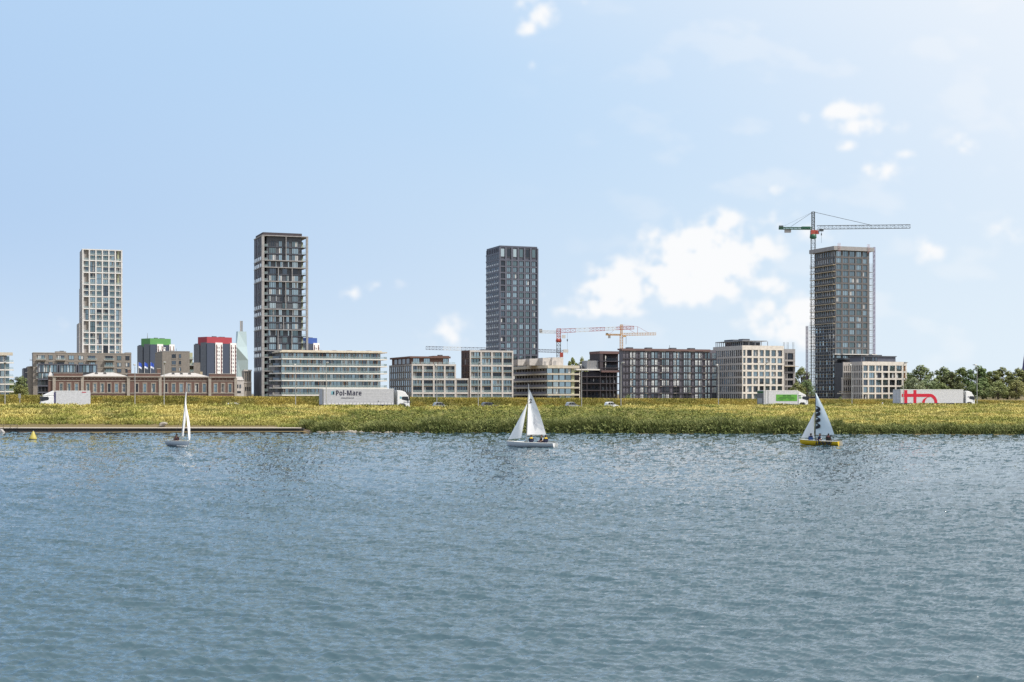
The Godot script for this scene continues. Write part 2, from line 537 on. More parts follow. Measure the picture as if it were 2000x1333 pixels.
func build_water() -> void:
	var r := RandomNumberGenerator.new()
	r.seed = 12
	# wind waves: [kx, kz, phase, amplitude]
	var kx := PackedFloat32Array()
	var kz := PackedFloat32Array()
	var ph := PackedFloat32Array()
	var am := PackedFloat32Array()
	var n := 15
	for i in n:
		var t := float(i) / (n - 1)
		var wl := 0.15 * pow(8.0, t)
		var dir := deg_to_rad(14.0 + r.randf_range(-1, 1) * lerpf(60.0, 38.0, t))
		var k := TAU / wl
		kx.append(sin(dir) * k)
		kz.append(cos(dir) * k)
		ph.append(r.randf() * TAU)
		am.append(0.165 * (1.0 - 0.8 * absf(t - 0.66)) / k)
	var mean := 0.0
	for w in n: mean += am[w] * 0.3534
	var gust := FastNoiseLite.new()
	gust.seed = 8; gust.frequency = 0.02; gust.fractal_octaves = 3
	var nr := 660
	var nc := 1080
	var d0 := 20.0
	var d1 := 209.0
	var verts := PackedVector3Array()
	var norms := PackedVector3Array()
	var idx := PackedInt32Array()
	verts.resize((nr + 1) * (nc + 1))
	norms.resize((nr + 1) * (nc + 1))
	var at := 0
	for j in nr + 1:
		var s := float(j) / nr
		var d := 1.0 / lerpf(1.0 / d0, 1.0 / d1, s)
		d = lerpf(d, lerpf(d0, d1, s), 0.05)
		var wide := d * 0.41
		for i in nc + 1:
			var x := lerpf(-wide, wide, float(i) / nc)
			var z := -d
			var gu := 0.93 + 0.75 * gust.get_noise_2d(x * 0.12, z * 1.3)
			var h := 0.0
			var sx := 0.0
			var sz := 0.0
			for w in n:
				var p := kx[w] * x + kz[w] * z + ph[w]
				var e := exp(1.6 * (sin(p) - 1.0)) * am[w]
				h += e
				var c := 1.6 * cos(p) * e
				sx += c * kx[w]
				sz += c * kz[w]
			verts[at] = Vector3(x, (h - mean) * gu * 2.3, z)
			norms[at] = Vector3(-sx * gu * 2.3, 1.0, -sz * gu * 2.3).normalized()
			at += 1
	idx.resize(nr * nc * 6)
	var q := 0
	for j in nr:
		for i in nc:
			var a := j * (nc + 1) + i
			var b := a + nc + 1
			idx[q] = a; idx[q + 1] = b; idx[q + 2] = b + 1; idx[q + 3] = a; idx[q + 4] = b + 1; idx[q + 5] = a + 1
			q += 6
	# the lake goes on, flat, outside the part in view
	var flat := [[-3000.0, -0.41 * d0 , -d0, 400.0], [0.41 * d0, 3000.0, -d0, 400.0], [-0.41 * d0, 0.41 * d0, -d0, 400.0]]
	for f in flat:
		add_flat(verts, norms, idx, [Vector3(f[0], 0, f[2]), Vector3(f[1], 0, f[2]), Vector3(f[1], 0, f[3]), Vector3(f[0], 0, f[3])])
	add_flat(verts, norms, idx, [Vector3(-0.41 * d1, 0, -d1), Vector3(-0.41 * d0, 0, -d0), Vector3(-3000, 0, -d0), Vector3(-3000, 0, -d1)])
	add_flat(verts, norms, idx, [Vector3(0.41 * d0, 0, -d0), Vector3(0.41 * d1, 0, -d1), Vector3(3000, 0, -d1), Vector3(3000, 0, -d0)])
	var arr := []
	arr.resize(Mesh.ARRAY_MAX)
	arr[Mesh.ARRAY_VERTEX] = verts
	arr[Mesh.ARRAY_NORMAL] = norms
	arr[Mesh.ARRAY_INDEX] = idx
	var am_ := ArrayMesh.new()
	am_.add_surface_from_arrays(Mesh.PRIMITIVE_TRIANGLES, arr)
	var m := mat("lake_water", 0.03, 0.07, 0.094, 0.09)
	m.metallic_specular = 0.62
	var o := put(self, "water", am_, m)
	tag(o, "wind-rippled blue grey lake water", "", "", "structure")

func add_flat(v: PackedVector3Array, n: PackedVector3Array, idx: PackedInt32Array, c: Array) -> void:
	var b := v.size()
	for p in c:
		v.append(p)
		n.append(Vector3.UP)
	idx.append_array([b, b + 1, b + 2, b, b + 2, b + 3])

func build_quay() -> void:
	var d := 203.7
	var x0 := X(-140, d)
	var x1 := X(592, d)
	var q := thing("quay", "low dark quay wall with a pale coping along the bank", "quay", Vector3(0, 0, -d))
	box(q, "wall", Vector3(x0, -0.8, -2.6), Vector3(x1, 0.56, 0), "quay_wall")
	box(q, "ledge", Vector3(x0, -0.8, 0), Vector3(x1 + 1.4, 0.07, 0.22), "quay_ledge")
	# coping stones laid end to end
	var x := x0
	while x < x1 - 0.5:
		var l := rng.randf_range(2.3, 2.7)
		box(q, "coping_stone", Vector3(x, 0.56, -2.4), Vector3(minf(x + l - 0.03, x1), 0.66 + rng.randf_range(-0.012, 0.012), 0.06), "quay_cap")
		x += l
	# broken end of the quay
	box(q, "broken_end", Vector3(x1, -0.8, -2.2), Vector3(x1 + 2.0, 0.3, -0.3), "quay_ledge")

# ------------------------------------------------------------------ vegetation
func blade_mesh(blades: int, h: float, spread: float, width: float, seed_head: bool, sd: int) -> ArrayMesh:
	var r := RandomNumberGenerator.new()
	r.seed = sd
	var st := begin()
	for i in blades:
		var a := r.randf() * TAU
		var base := Vector3(r.randf_range(-1, 1), 0, r.randf_range(-1, 1)) * spread
		var lean := Vector3(cos(a), 0, sin(a)) * r.randf_range(0.2, 0.7) * h
		var hh := h * r.randf_range(0.55, 1.0)
		var side := Vector3(-sin(a), 0, cos(a)).rotated(Vector3.UP, r.randf_range(-1, 1)) * width
		var mid := base + lean * 0.35 + Vector3(0, hh * 0.6, 0)
		var tip := base + lean + Vector3(0, hh, 0)
		var c := Color(1, 1, 1) * r.randf_range(0.86, 1.06)
		c.a = 1.0
		st.set_color(c)
		quad(st, base - side, mid - side, mid + side, base + side)
		if seed_head:
			st.set_color(Color(1.12, 1.1, 1.1))
			quad(st, mid - side * 0.9, tip - side * 1.4, tip + side * 1.4, mid + side * 0.9)
		else:
			tri(st, mid - side, tip, mid + side)
	return st.commit()

func leaf_clump(leaves: int, rad: Vector3, size: float, sd: int) -> ArrayMesh:
	var r := RandomNumberGenerator.new()
	r.seed = sd
	var st := begin()
	for i in leaves:
		var dir := Vector3(r.randfn(), absf(r.randfn()) * 0.9, r.randfn()).normalized()
		var p := dir * rad * pow(r.randf(), 0.4)
		leaf(st, r, p, dir, size * r.randf_range(0.6, 1.2))
	return st.commit()

func leaf(st: SurfaceTool, r: RandomNumberGenerator, p: Vector3, dir: Vector3, s: float) -> void:
	var n := (dir + Vector3(r.randfn(), r.randfn() + 0.5, r.randfn()) * 0.6).normalized()
	var u := n.cross(Vector3(r.randfn(), r.randfn(), r.randfn())).normalized() * s
	var v := n.cross(u).normalized() * s * 0.55
	var c := Color(1, 1, 1) * r.randf_range(0.72, 1.18)
	c.a = 1.0
	st.set_color(c)
	var tip := p + u
	var root := p - u
	tri(st, root, p + v, tip)
	tri(st, root, tip, p - v)

func plant_material(called: String, back: float) -> StandardMaterial3D:
	var m := mat(called, 1, 1, 1, 0.85)
	m.vertex_color_use_as_albedo = true
	m.backlight_enabled = true
	m.backlight = Color(back, back, back * 0.6)
	return m

func scatter(called: String, label: String, mesh: Mesh, m: Material, xfs: Array, cols: Array, parent: Node = self) -> void:
	var mm := MultiMesh.new()
	mm.transform_format = MultiMesh.TRANSFORM_3D
	mm.use_colors = true
	mm.mesh = mesh
	mm.instance_count = xfs.size()
	for i in xfs.size():
		mm.set_instance_transform(i, xfs[i])
		mm.set_instance_color(i, cols[i])
	var o := MultiMeshInstance3D.new()
	o.name = called
	o.multimesh = mm
	o.material_override = m
	parent.add_child(o, true)
	tag(o, label, "vegetation" if parent == self else "", "", "stuff")

func grass_color(x: float, d: float, kind: int) -> Color:
	var n := noise_a.get_noise_2d(x * 1.3 + 300.0, d * 1.6)
	var f := noise_b.get_noise_2d(x, d * 1.4)
	var t := clampf(0.55 + n * 2.3 + f * 0.7 + rng.randf_range(-0.1, 0.1), 0.0, 1.0)
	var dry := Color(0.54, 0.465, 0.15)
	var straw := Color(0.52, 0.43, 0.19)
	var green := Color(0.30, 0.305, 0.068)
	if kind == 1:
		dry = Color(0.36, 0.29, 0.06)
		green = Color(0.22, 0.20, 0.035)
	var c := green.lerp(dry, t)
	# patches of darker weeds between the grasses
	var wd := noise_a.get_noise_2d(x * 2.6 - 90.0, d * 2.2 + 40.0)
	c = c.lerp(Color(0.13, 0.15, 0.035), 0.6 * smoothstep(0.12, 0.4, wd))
	if rng.randf() < 0.14: c = c.lerp(straw, 0.5)
	return c

# how leafy and green the bank is at this place, 0..1
func greenness(x: float, d: float) -> float:
	var s := (d - d_water(x)) / (d_road(x) - 9.0 - d_water(x))
	var px := 1000.0 + x * F / d
	var along := smoothstep(575.0, 690.0, px) * (1.0 - 0.75 * smoothstep(1380.0, 1640.0, px))
	var reach := lerpf(0.3, 1.0, smoothstep(600.0, 760.0, px) * (1.0 - smoothstep(1180.0, 1600.0, px)))
	var g := along * (1.0 - smoothstep(reach * 0.75, reach * 1.12, s + noise_a.get_noise_2d(x * 1.7, d * 2.0) * 0.4))
	if px < 600.0:
		g = 0.12 * (1.0 - smoothstep(0.0, 0.2, s))
	return g

func build_vegetation() -> void:
	var gm := plant_material("grass_blades", 0.22)
	var lm := plant_material("leaves", 0.2)
	var sets := [[[], []], [[], []], [[], []]]
	var leafs := [[[], []], [[], []]]
	# front bank
	var count := 190000
	for i in count:
		var d := rng.randf_range(190.0, 312.0)
		var x := rng.randf_range(-0.42, 0.42) * d
		var dw := d_water(x)
		var de := d_road(x) - 8.6
		if d < dw + (2.7 if x < -34.0 else 0.3) or d > de: continue
		var s := (d - dw) / (de - dw)
		var g := greenness(x, d)
		var y := ground_y(x, d)
		var b := Basis(Vector3.UP, rng.randf() * TAU)
		if rng.randf() < g:
			if rng.randf() < 0.8: continue
			var sc := rng.randf_range(0.55, 1.0) * lerpf(1.15, 0.8, s)
			b = b.scaled(Vector3(sc, sc * rng.randf_range(0.8, 1.25), sc))
			var n := noise_b.get_noise_2d(x * 0.7, d * 0.7)
			var c := Color(0.115, 0.145, 0.026).lerp(Color(0.24, 0.25, 0.06), clampf(0.45 + n * 1.2 + rng.randf_range(-0.3, 0.3), 0, 1))
			if rng.randf() < 0.12: c = Color(0.30, 0.29, 0.10)
			var k := rng.randi() % 2
			leafs[k][0].append(Transform3D(b, Vector3(x, y - 0.05, -d)))
			leafs[k][1].append(c)
		else:
			var sc := rng.randf_range(0.6, 1.05) * (1.0 if d < de - 5.0 else 1.2)
			sc *= 1.0 + 0.6 * noise_b.get_noise_2d(x * 0.6 + 50.0, d * 0.6)
			b = b.scaled(Vector3(sc * 1.2, sc, sc * 1.2))
			var k := rng.randi() % 3
			sets[k][0].append(Transform3D(b, Vector3(x, y - 0.03, -d)))
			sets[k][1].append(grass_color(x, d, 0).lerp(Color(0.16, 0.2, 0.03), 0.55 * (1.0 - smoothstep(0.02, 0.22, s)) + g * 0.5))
	# dyke behind the road
	for i in 70000:
		var a := rng.randf_range(17.8, 33.0)
		var x := rng.randf_range(-130.0, 150.0)
		var d := d_road(x) + a
		var b := Basis(Vector3.UP, rng.randf() * TAU)
		var sc := rng.randf_range(0.6, 1.0)
		b = b.scaled(Vector3(sc * 1.2, sc, sc * 1.2))
		var k := rng.randi() % 3
		sets[k][0].append(Transform3D(b, Vector3(x, ground_y(x, d) - 0.03, -d)))
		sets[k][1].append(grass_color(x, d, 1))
	for k in 3:
		scatter("grass", ["tall dry grass with pale seed heads over bank and dyke", "bent yellow green grass tufts over bank and dyke", "short leafy grass filling bank and dyke"][k],
			blade_mesh(16, [0.62, 0.52, 0.42][k], 0.34, [0.022, 0.026, 0.03][k], k == 0, 100 + k), gm, sets[k][0], sets[k][1])
	for k in 2:
		scatter("shrubbery", ["low leafy scrub growing on the green bank", "rough bramble scrub growing on the green bank"][k], leaf_clump(70, Vector3(0.75, 0.8, 0.75), [0.12, 0.16][k], 200 + k), lm, leafs[k][0], leafs[k][1])
	# reeds and willow scrub leaning over the water
	var rx := []
	var rc := []
	var wx := []
	var wc := []
	for i in 17000:
		var px := rng.randf_range(590.0, 2080.0)
		var d := d_water(X(px, 200.0)) + rng.randf_range(-0.3, 4.2)
		var x := X(px, d)
		var p := 1.0 if px < 1640.0 else 0.35
		p *= smoothstep(-0.55, 0.1, noise_a.get_noise_2d(x * 2.0, 7.0) + (0.1 if px > 820 else -0.25))
		if rng.randf() > p: continue
		var tall := rng.randf_range(0.85, 1.25) * (1.0 + 0.45 * noise_a.get_noise_2d(x * 2.5, 60.0)) * (0.7 if px > 1640 or px < 820 else 1.0)
		var b := Basis(Vector3.UP, rng.randf() * TAU)
		var y := maxf(ground_y(x, d), -0.1)
		if rng.randf() < 0.5:
			rx.append(Transform3D(b.scaled(Vector3(1, tall, 1)), Vector3(x, y - 0.1, -d)))
			rc.append(Color(0.14, 0.17, 0.045).lerp(Color(0.27, 0.27, 0.11), rng.randf() * 0.8))
		else:
			wx.append(Transform3D(b.scaled(Vector3.ONE * tall), Vector3(x, y, -d)))
			wc.append(Color(0.085, 0.115, 0.022).lerp(Color(0.18, 0.2, 0.06), rng.randf()))
	scatter("reeds", "grey green reeds standing along the waterline", blade_mesh(16, 1.75, 0.4, 0.035, false, 301), gm, rx, rc)
	scatter("waterside_scrub", "dark leafy scrub overhanging the water", leaf_clump(90, Vector3(0.8, 1.35, 0.8), 0.15, 302), lm, wx, wc)

# ------------------------------------------------------------------ buildings
# A building stands at its near left corner; local +X runs along the front, -Z to the back.
func bld(called: String, label: String, category: String, px: float, d: float, rot := ROT, group := "") -> Dictionary:
	var n := thing(called, label, category, Vector3(X(px, d), FAR_Y, -d), rot, group)
	return {"n": n, "x0": X(px, d), "d": d, "c": cos(rot), "s": sin(rot), "W": 0.0, "D": 0.0}

func bu(B: Dictionary, px: float) -> float:     # metres along the front to that column
	var t := px - 1000.0
	return (t * B.d - F * B.x0) / (F * B.c - t * B.s)

func bv(B: Dictionary, px: float) -> float:     # metres back along the left side to that column
	var t := px - 1000.0
	return (F * B.x0 - t * B.d) / (F * B.s + t * B.c)

func by(B: Dictionary, py: float) -> float:     # metres above the building's ground at the near corner
	return Yp(py, B.d) - FAR_Y

func bys(B: Dictionary, list: Array) -> Array:
	return list.map(func(p): return by(B, p))

func bus(B: Dictionary, list: Array) -> Array:
	return list.map(func(p): return bu(B, p))

# a point on a face: a along it from its left end, y up, o outwards
func on_face(B: Dictionary, face: int, a: float, y: float, o: float) -> Vector3:
	if face == 0: return Vector3(a, y, o)
	if face == 1: return Vector3(-o, y, -B.D + a)
	return Vector3(B.W + o, y, -a)

func fbox(B: Dictionary, called: String, face: int, a0: float, a1: float, y0: float, y1: float, o0: float, o1: float, m: Variant, parent: Node = null) -> MeshInstance3D:
	return box(parent if parent else B.n, called, on_face(B, face, a0, y0, o0), on_face(B, face, a1, y1, o1), m)

func face_basis(face: int, w: float, h: float, t: float) -> Basis:
	if face == 0: return Basis(Vector3(w, 0, 0), Vector3(0, h, 0), Vector3(0, 0, t))
	if face == 1: return Basis(Vector3(0, 0, w), Vector3(0, h, 0), Vector3(-t, 0, 0))
	return Basis(Vector3(0, 0, -w), Vector3(0, h, 0), Vector3(t, 0, 0))

var frame_cache := {}
# window frame filling the unit square, bars 1 deep, split in cols by rows
func frame_mesh(cols: int, rows: int, t: float) -> ArrayMesh:
	var key := "%d %d %f" % [cols, rows, t]
	if not frame_cache.has(key):
		var st := begin()
		add_box(st, Vector3(0, 0, 0), Vector3(t, 1, 1))
		add_box(st, Vector3(1 - t, 0, 0), Vector3(1, 1, 1))
		add_box(st, Vector3(t, 0, 0), Vector3(1 - t, t * 0.7, 1))
		add_box(st, Vector3(t, 1 - t * 0.7, 0), Vector3(1 - t, 1, 1))
		for i in range(1, cols):
			var x := float(i) / cols
			add_box(st, Vector3(x - t * 0.4, t * 0.7, 0.05), Vector3(x + t * 0.4, 1 - t * 0.7, 0.95))
		for i in range(1, rows):
			var y := float(i) / rows
			add_box(st, Vector3(t, y - t * 0.25, 0.1), Vector3(1 - t, y + t * 0.25, 0.9))
		frame_cache[key] = st.commit()
	return frame_cache[key]

var glass_sets := {
	"cool": ["glass_dark", "glass_mid", "glass_mid", "glass_sky", "glass_teal", "glass_black"],
	"dark": ["glass_black", "glass_dark", "glass_dark", "glass_mid", "glass_black"],
	"bright": ["glass_mid", "glass_sky", "glass_sky", "glass_teal", "glass_pale"],
	"teal": ["glass_teal", "glass_teal", "glass_mid", "glass_dark", "glass_sky"],
	"black": ["glass_black", "glass_black", "glass_dark"],
	"even": ["glass_mid", "glass_mid", "glass_sky", "glass_teal"],
	"blinds": ["white_glass", "white_glass", "glass_pale", "glass_pale"],
	"pale": ["glass_sky", "glass_pale", "glass_pale", "white_glass"],
}

func window(B: Dictionary, face: int, a0: float, a1: float, y0: float, y1: float, o: float, glass := "cool", cols := 2, rows := 1, frame := "window_frame", curtain := 0.25, called := "window") -> MeshInstance3D:
	var xf := Transform3D(face_basis(face, a1 - a0, y1 - y0, 0.12), on_face(B, face, a0, y0, o))
	var w := put(B.n, called, frame_mesh(cols, rows, 0.075 if cols > 1 else 0.09), frame, xf)
	var list: Array = glass_sets[glass]
	box(w, "pane", Vector3(0.02, 0.02, 0.2), Vector3(0.98, 0.98, 0.55), list[rng.randi() % list.size()])
	if rng.randf() < curtain:
		var c0 := 0.07 if rng.randf() < 0.5 else 0.5
		var cw := rng.randf_range(0.2, 0.42)
		box(w, "curtain", Vector3(c0, 0.07, 0.56), Vector3(c0 + cw, 0.93, 0.62), "curtain")
	return w

# piers and bands standing proud of a core, with a window in every opening
func grid_face(B: Dictionary, face: int, piers: Array, bands: Array, depth: float, m: Variant, opt := {}) -> void:
	var y_lo: float = opt.get("lo", 0.0)
	var y_hi: float = bands[0][1]
	for p in piers:
		fbox(B, "pier", face, p[0], p[1], y_lo, y_hi - 0.01, -depth, 0.0, m)
	for b in bands:
		fbox(B, "floor_band", face, piers[0][0] - 0.02, piers[-1][1] + 0.02, b[0], b[1], -depth, 0.03, m)
	for i in bands.size():
		var top: float = bands[i][0]
		var bot: float = bands[i + 1][1] if i + 1 < bands.size() else y_lo
		if top - bot < 0.8: continue
		for k in piers.size() - 1:
			var a0: float = piers[k][1]
			var a1: float = piers[k + 1][0]
			if opt.has("skip") and opt.skip.has([k, i]): continue
			var split: int = opt.get("split", 1)     # floors between two bands
			for s in split:
				var y0 := lerpf(bot, top, float(s) / split)
				var y1 := lerpf(bot, top, float(s + 1) / split)
				if s > 0:
					fbox(B, "floor_slab", face, a0, a1, y0 - 0.12, y0 + 0.12, -depth + 0.05, -0.08, opt.get("slab", "soffit_brown"))
					y0 += 0.12
				if s < split - 1: y1 -= 0.12
				window(B, face, a0 + 0.01, a1 - 0.01, y0 + 0.01, y1 - 0.01, -depth + 0.02, opt.get("glass", "cool"), opt.get("cols", 2), opt.get("rows", 1), opt.get("frame", "window_frame"), opt.get("curtain", 0.25))
				if opt.get("rail", false):
					fbox(B, "balustrade", face, a0 + 0.02, a1 - 0.02, y0 + 0.02, y0 + 1.0, -0.16, -0.12, opt.get("rail_mat", "balustrade_glass"))

func core(B: Dictionary, y1: float, inset: float, m: Variant, called := "wall", y0 := -1.5) -> MeshInstance3D:
	return box(B.n, called, Vector3(inset, y0, -B.D + inset), Vector3(B.W - inset, y1, -inset), m)

func pairs(edges: Array, half: float) -> Array:
	return edges.map(func(e): return [e - half, e + half])

func spaced(a: float, b: float, n: int) -> Array:
	var r := []
	for i in n + 1: r.append(lerpf(a, b, float(i) / n))
	return r

func build_buildings() -> void:
	edge_apartments()
	grey_brick_block()
	glass_block()
	customs_house()
	panel_tower("green_panel", "grey blue panel tower block with a green rooftop storey", 293.0, 1150.0, 267.0, 341.0, 661.0, 672.0, true)
	brick_flats()
	panel_tower("red_panel", "grey blue panel tower block with a red rooftop storey", 404.0, 1080.0, 377.5, 462.0, 658.0, 669.0, false)
	glass_chimney()
	small_houses()
	panel_tower("royal_panel", "grey blue panel tower block with a blue rooftop storey", 600.0, 1100.0, 583.0, 624.0, 660.0, 670.0, false)
	white_tower()
	dark_tower()
	terrace_block()
	grid_flats()
	slate_tower()
	cream_block()
	plum_block()
	long_block()
	beige_block()
	scaffold_tower()
	low_beige_block()
	spire()

func white_tower() -> void:
	var B := bld("residential_tower", "tall white concrete tower with a two storey grid of balconies", "tower", 160.0, 730.0)
	B.W = bu(B, 238.6)
	B.D = 20.0
	var top := by(B, 486.0)
	core(B, top - 0.3, 1.6, "grey_concrete")
	# side wall towards the viewer's left, in three slightly stepped storeys
	for k in [[486.0, 560.0, 0.0], [560.0, 631.0, 0.25], [631.0, 790.0, 1.5]]:
		var y1 := by(B, k[0])
		var y0 := by(B, k[1])
		box(B.n, "side_wall", Vector3(-k[2], maxf(y0, -1.5), -B.D), Vector3(1.6, y1, -0.9 if k[2] < 1 else -0.85), "grey_concrete")  # shaded side of the white tower, its shade put in as greyer concrete
		for j in 3:
			var yy := lerpf(y0, y1, (j + 0.5) / 3.0)
			box(B.n, "side_joint", Vector3(-k[2] - 0.04, yy, -B.D + 0.1), Vector3(-k[2], yy + 0.18, -1.0), "white_concrete")
	var ys := [486.0]
	var y := 508.5
	while y < 790.0:
		ys.append(y)
		y += 23.55
	var bands := []
	for p in ys: bands.append([by(B, p) - 0.29, by(B, p) + 0.29])
	bands[0] = [top - 0.55, top]
	var piers := pairs(spaced(0.34, B.W - 0.34, 6), 0.33)
	for p in piers:
		fbox(B, "pier", 0, p[0], p[1], 0, top - 0.01, -0.9, 0.0, "white_concrete")
	for i in bands.size():
		fbox(B, "floor_band", 0, 0.03, B.W - 0.03, bands[i][0], bands[i][1], -1.6, 0.03, "white_concrete")
		if i + 1 == bands.size(): continue
		var hi: float = bands[i][0]
		var lo: float = bands[i + 1][1]
		for k in 6:
			var a0: float = piers[k][1]
			var a1: float = piers[k + 1][0]
			var open: bool = (k == 0 and i % 2 == 0) or (k == 5 and i % 2 == 0 and i < 4)
			var mid := (hi + lo) * 0.5
			if open:
				fbox(B, "loggia_wall", 0, a0 + 0.8, a1 + 0.05, lo, hi, -1.62, -0.9, "lime_render" if k == 5 else "grey_brick")
				fbox(B, "balustrade", 0, a0, a1, lo + 0.02, lo + 1.05, -0.3, -0.24, "balustrade_glass")
			elif (k * 7 + i * 3) % 5 == 0:
				window(B, 0, a0, a1, lo, hi, -1.5, "cool", 2, 2, "window_frame", 0.4)
			else:
				window(B, 0, a0, a1, lo, mid - 0.15, -1.5, "teal" if (k + i) % 3 else "cool", 2, 1, "window_frame", 0.4)
				window(B, 0, a0, a1, mid + 0.15, hi, -1.5, "cool", 2, 1, "window_frame", 0.4)
				fbox(B, "balcony_slab", 0, a0, a1, mid - 0.14, mid + 0.14, -1.5, -0.25, "slab_white")
				fbox(B, "balustrade", 0, a0, a1, mid + 0.15, mid + 1.1, -0.35, -0.3, "balustrade_glass")
				fbox(B, "balustrade", 0, a0, a1, lo + 0.02, lo + 1.0, -0.35, -0.3, "balustrade_glass")
	box(B.n, "roof", Vector3(0, top - 0.4, -B.D), Vector3(B.W, top - 0.1, -0.9), "roof_grey")
	fbox(B, "side_pier", 2, 0.9, B.D, 0, top - 0.3, -1.6, 0.0, "white_concrete")

func dark_tower() -> void:
	var B := bld("residential_tower", "dark grey residential tower with pale floor lines and corner loggias", "tower", 511.0, 638.0)
	B.W = bu(B, 601.8)
	B.D = 20.0
	var top := by(B, 459.5)
	# core leaves the corners open as loggias
	var m0 := bu(B, 521.5)
	var m1 := bu(B, 589.5)
	box(B.n, "wall", Vector3(m0, -1.5, -B.D + 0.5), Vector3(m1, top - 0.2, -1.3), "anthracite")
	box(B.n, "rear_wall", Vector3(0.5, -1.5, -B.D + 0.4), Vector3(m0, top - 0.2, -4.2), "anthracite")
	box(B.n, "rear_wall", Vector3(m1, -1.5, -B.D + 0.4), Vector3(B.W - 1.0, top - 0.2, -9.0), "anthracite")
	# corner piers
	fbox(B, "corner_pier", 0, 0, bu(B, 516.0), -1.5, top, -1.2, 0, "grey_concrete")
	fbox(B, "corner_pier", 0, bu(B, 598.0), B.W, -1.5, top, -1.2, 0, "grey_concrete")
	fbox(B, "corner_pier", 0, bu(B, 598.5), B.W - 0.01, -1.5, top, -B.D, -B.D + 1.2, "grey_concrete")
	var bands := [459.5, 508.0, 521.5, 549.0, 603.5, 617.0, 644.0, 685.0, 698.0, 725.0]
	for p in bands:
		fbox(B, "floor_band", 0, 0.02, B.W - 0.02, by(B, p) - 0.2, by(B, p) + 0.18, -1.6, 0.05, "grey_concrete")
		fbox(B, "side_band", 1, 0.02, B.D - 0.06, by(B, p) - 0.2, by(B, p) + 0.18, -0.6, 0.04, "grey_concrete")
	# every storey: slab edge and four windows
	var fl := 13.5
	var y := 467.6
	var k := 0
	while y < 768.0:
		var yt := by(B, y)
		var yb := by(B, minf(y + fl, 775.0))
		fbox(B, "storey_line", 0, m0, m1, yb - 0.12, yb + 0.08, -1.3, -1.0, "slate_metal")
		fbox(B, "loggia_slab", 0, bu(B, 516.0), m0, yb - 0.12, yb + 0.1, -4.2, -0.4, "anthracite")
		fbox(B, "loggia_slab", 0, m1, bu(B, 598.0), yb - 0.14, yb + 0.1, -8.0, -0.3, "anthracite")
		fbox(B, "loggia_screen", 0, m1 + 0.1, bu(B, 596.5), yb + 0.1, yb + 1.15, -0.42, -0.38, "balustrade_glass")
		fbox(B, "loggia_screen", 0, bu(B, 516.0), m0 + 0.3, yb + 0.1, yb + 1.15, -0.52, -0.48, "balustrade_glass")
		if k % 3 != 1:
			fbox(B, "loggia_wall", 0, bu(B, 592.0), bu(B, 598.0) - 0.5, yb + 0.1, yt - 0.15, -5.0, -4.6, "lime_render")
		var cols := [[525.8, 540.0], [545.0, 551.6], [559.8, 565.5], [570.6, 583.8]]
		if k % 5 == 3: cols = [[525.0, 530.0], [538.0, 541.5], [548.0, 554.0], [563.0, 565.5], [571.0, 583.0]]
		elif k % 5 == 4: cols = [[526.5, 540.0], [552.0, 562.0], [572.0, 582.5]]
		for c in cols:
			window(B, 0, bu(B, c[0]), bu(B, c[1]), yb + 0.18, yt - 0.35, -1.28, "bright" if k % 4 else "cool", 4 if c[1] - c[0] > 8 else 2, 1, "window_frame", 0.5)
		y += fl
		k += 1
	for f in [[558.6, 459.5, 508.0], [543.5, 521.5, 549.0], [570.5, 521.5, 549.0], [558.0, 549.0, 603.5], [553.6, 617.0, 644.0], [543.0, 644.0, 685.0], [570.0, 644.0, 685.0]]:
		fbox(B, "fin", 0, bu(B, f[0] - 0.6), bu(B, f[0] + 0.6), by(B, f[2]), by(B, f[1]), -0.9, -0.05, "grey_concrete")
	# left side: dark wall with slots, white screens above each band
	box(B.n, "side_wall", Vector3(0.25, by(B, 725.0), -B.D + 0.1), Vector3(0.5, top - 0.1, -1.2), "violet_panel")
	box(B.n, "base_wall", Vector3(0.0, -1.5, -B.D), Vector3(0.5, by(B, 726.0), -1.22), "slate_metal")
	for j in 12:
		fbox(B, "base_fin", 1, 0.6 + j * 1.5, 0.75 + j * 1.5, -1.5, by(B, 727.0), 0.0, 0.12, "grey_panel")
	for j in bands.size() - 1:
		var b0: float = by(B, bands[j + 1]) + 0.25
		var b1: float = by(B, bands[j]) - 0.35
		for i in 4:
			var a := 1.2 + i * 4.6
			fbox(B, "side_fin", 1, a - 0.35, a - 0.1, b0, b1, -0.25, 0.0, "anthracite")
			fbox(B, "balcony_screen", 1, a + rng.randf_range(0.2, 0.7), a + rng.randf_range(2.6, 3.8), b0 + 0.03, b0 + 1.5, -0.1, -0.04, "white_glass")
			var n := int((b1 - b0) / 3.1)
			for q in n:
				if i == 2 or (i + q + j) % 4 == 0:
					window(B, 1, a + 1.1, a + 2.2, b0 + q * 3.1 + (1.7 if q == 0 else 0.5), b0 + q * 3.1 + 2.9, -0.22, "pale", 1, 1, "window_frame", 0.0)
	# roof storey
	var ph := begin()
	add_box(ph, Vector3(bu(B, 514.0), top - 0.1, -B.D + 1.0), Vector3(bu(B, 590.5), by(B, 453.0), -1.2))
	put(B.n, "roof_storey", ph.commit(), "dark_brick")
	box(B.n, "roof", Vector3(0.1, top - 0.4, -B.D + 0.1), Vector3(B.W - 0.1, top - 0.12, -1.6), "roof_grey")

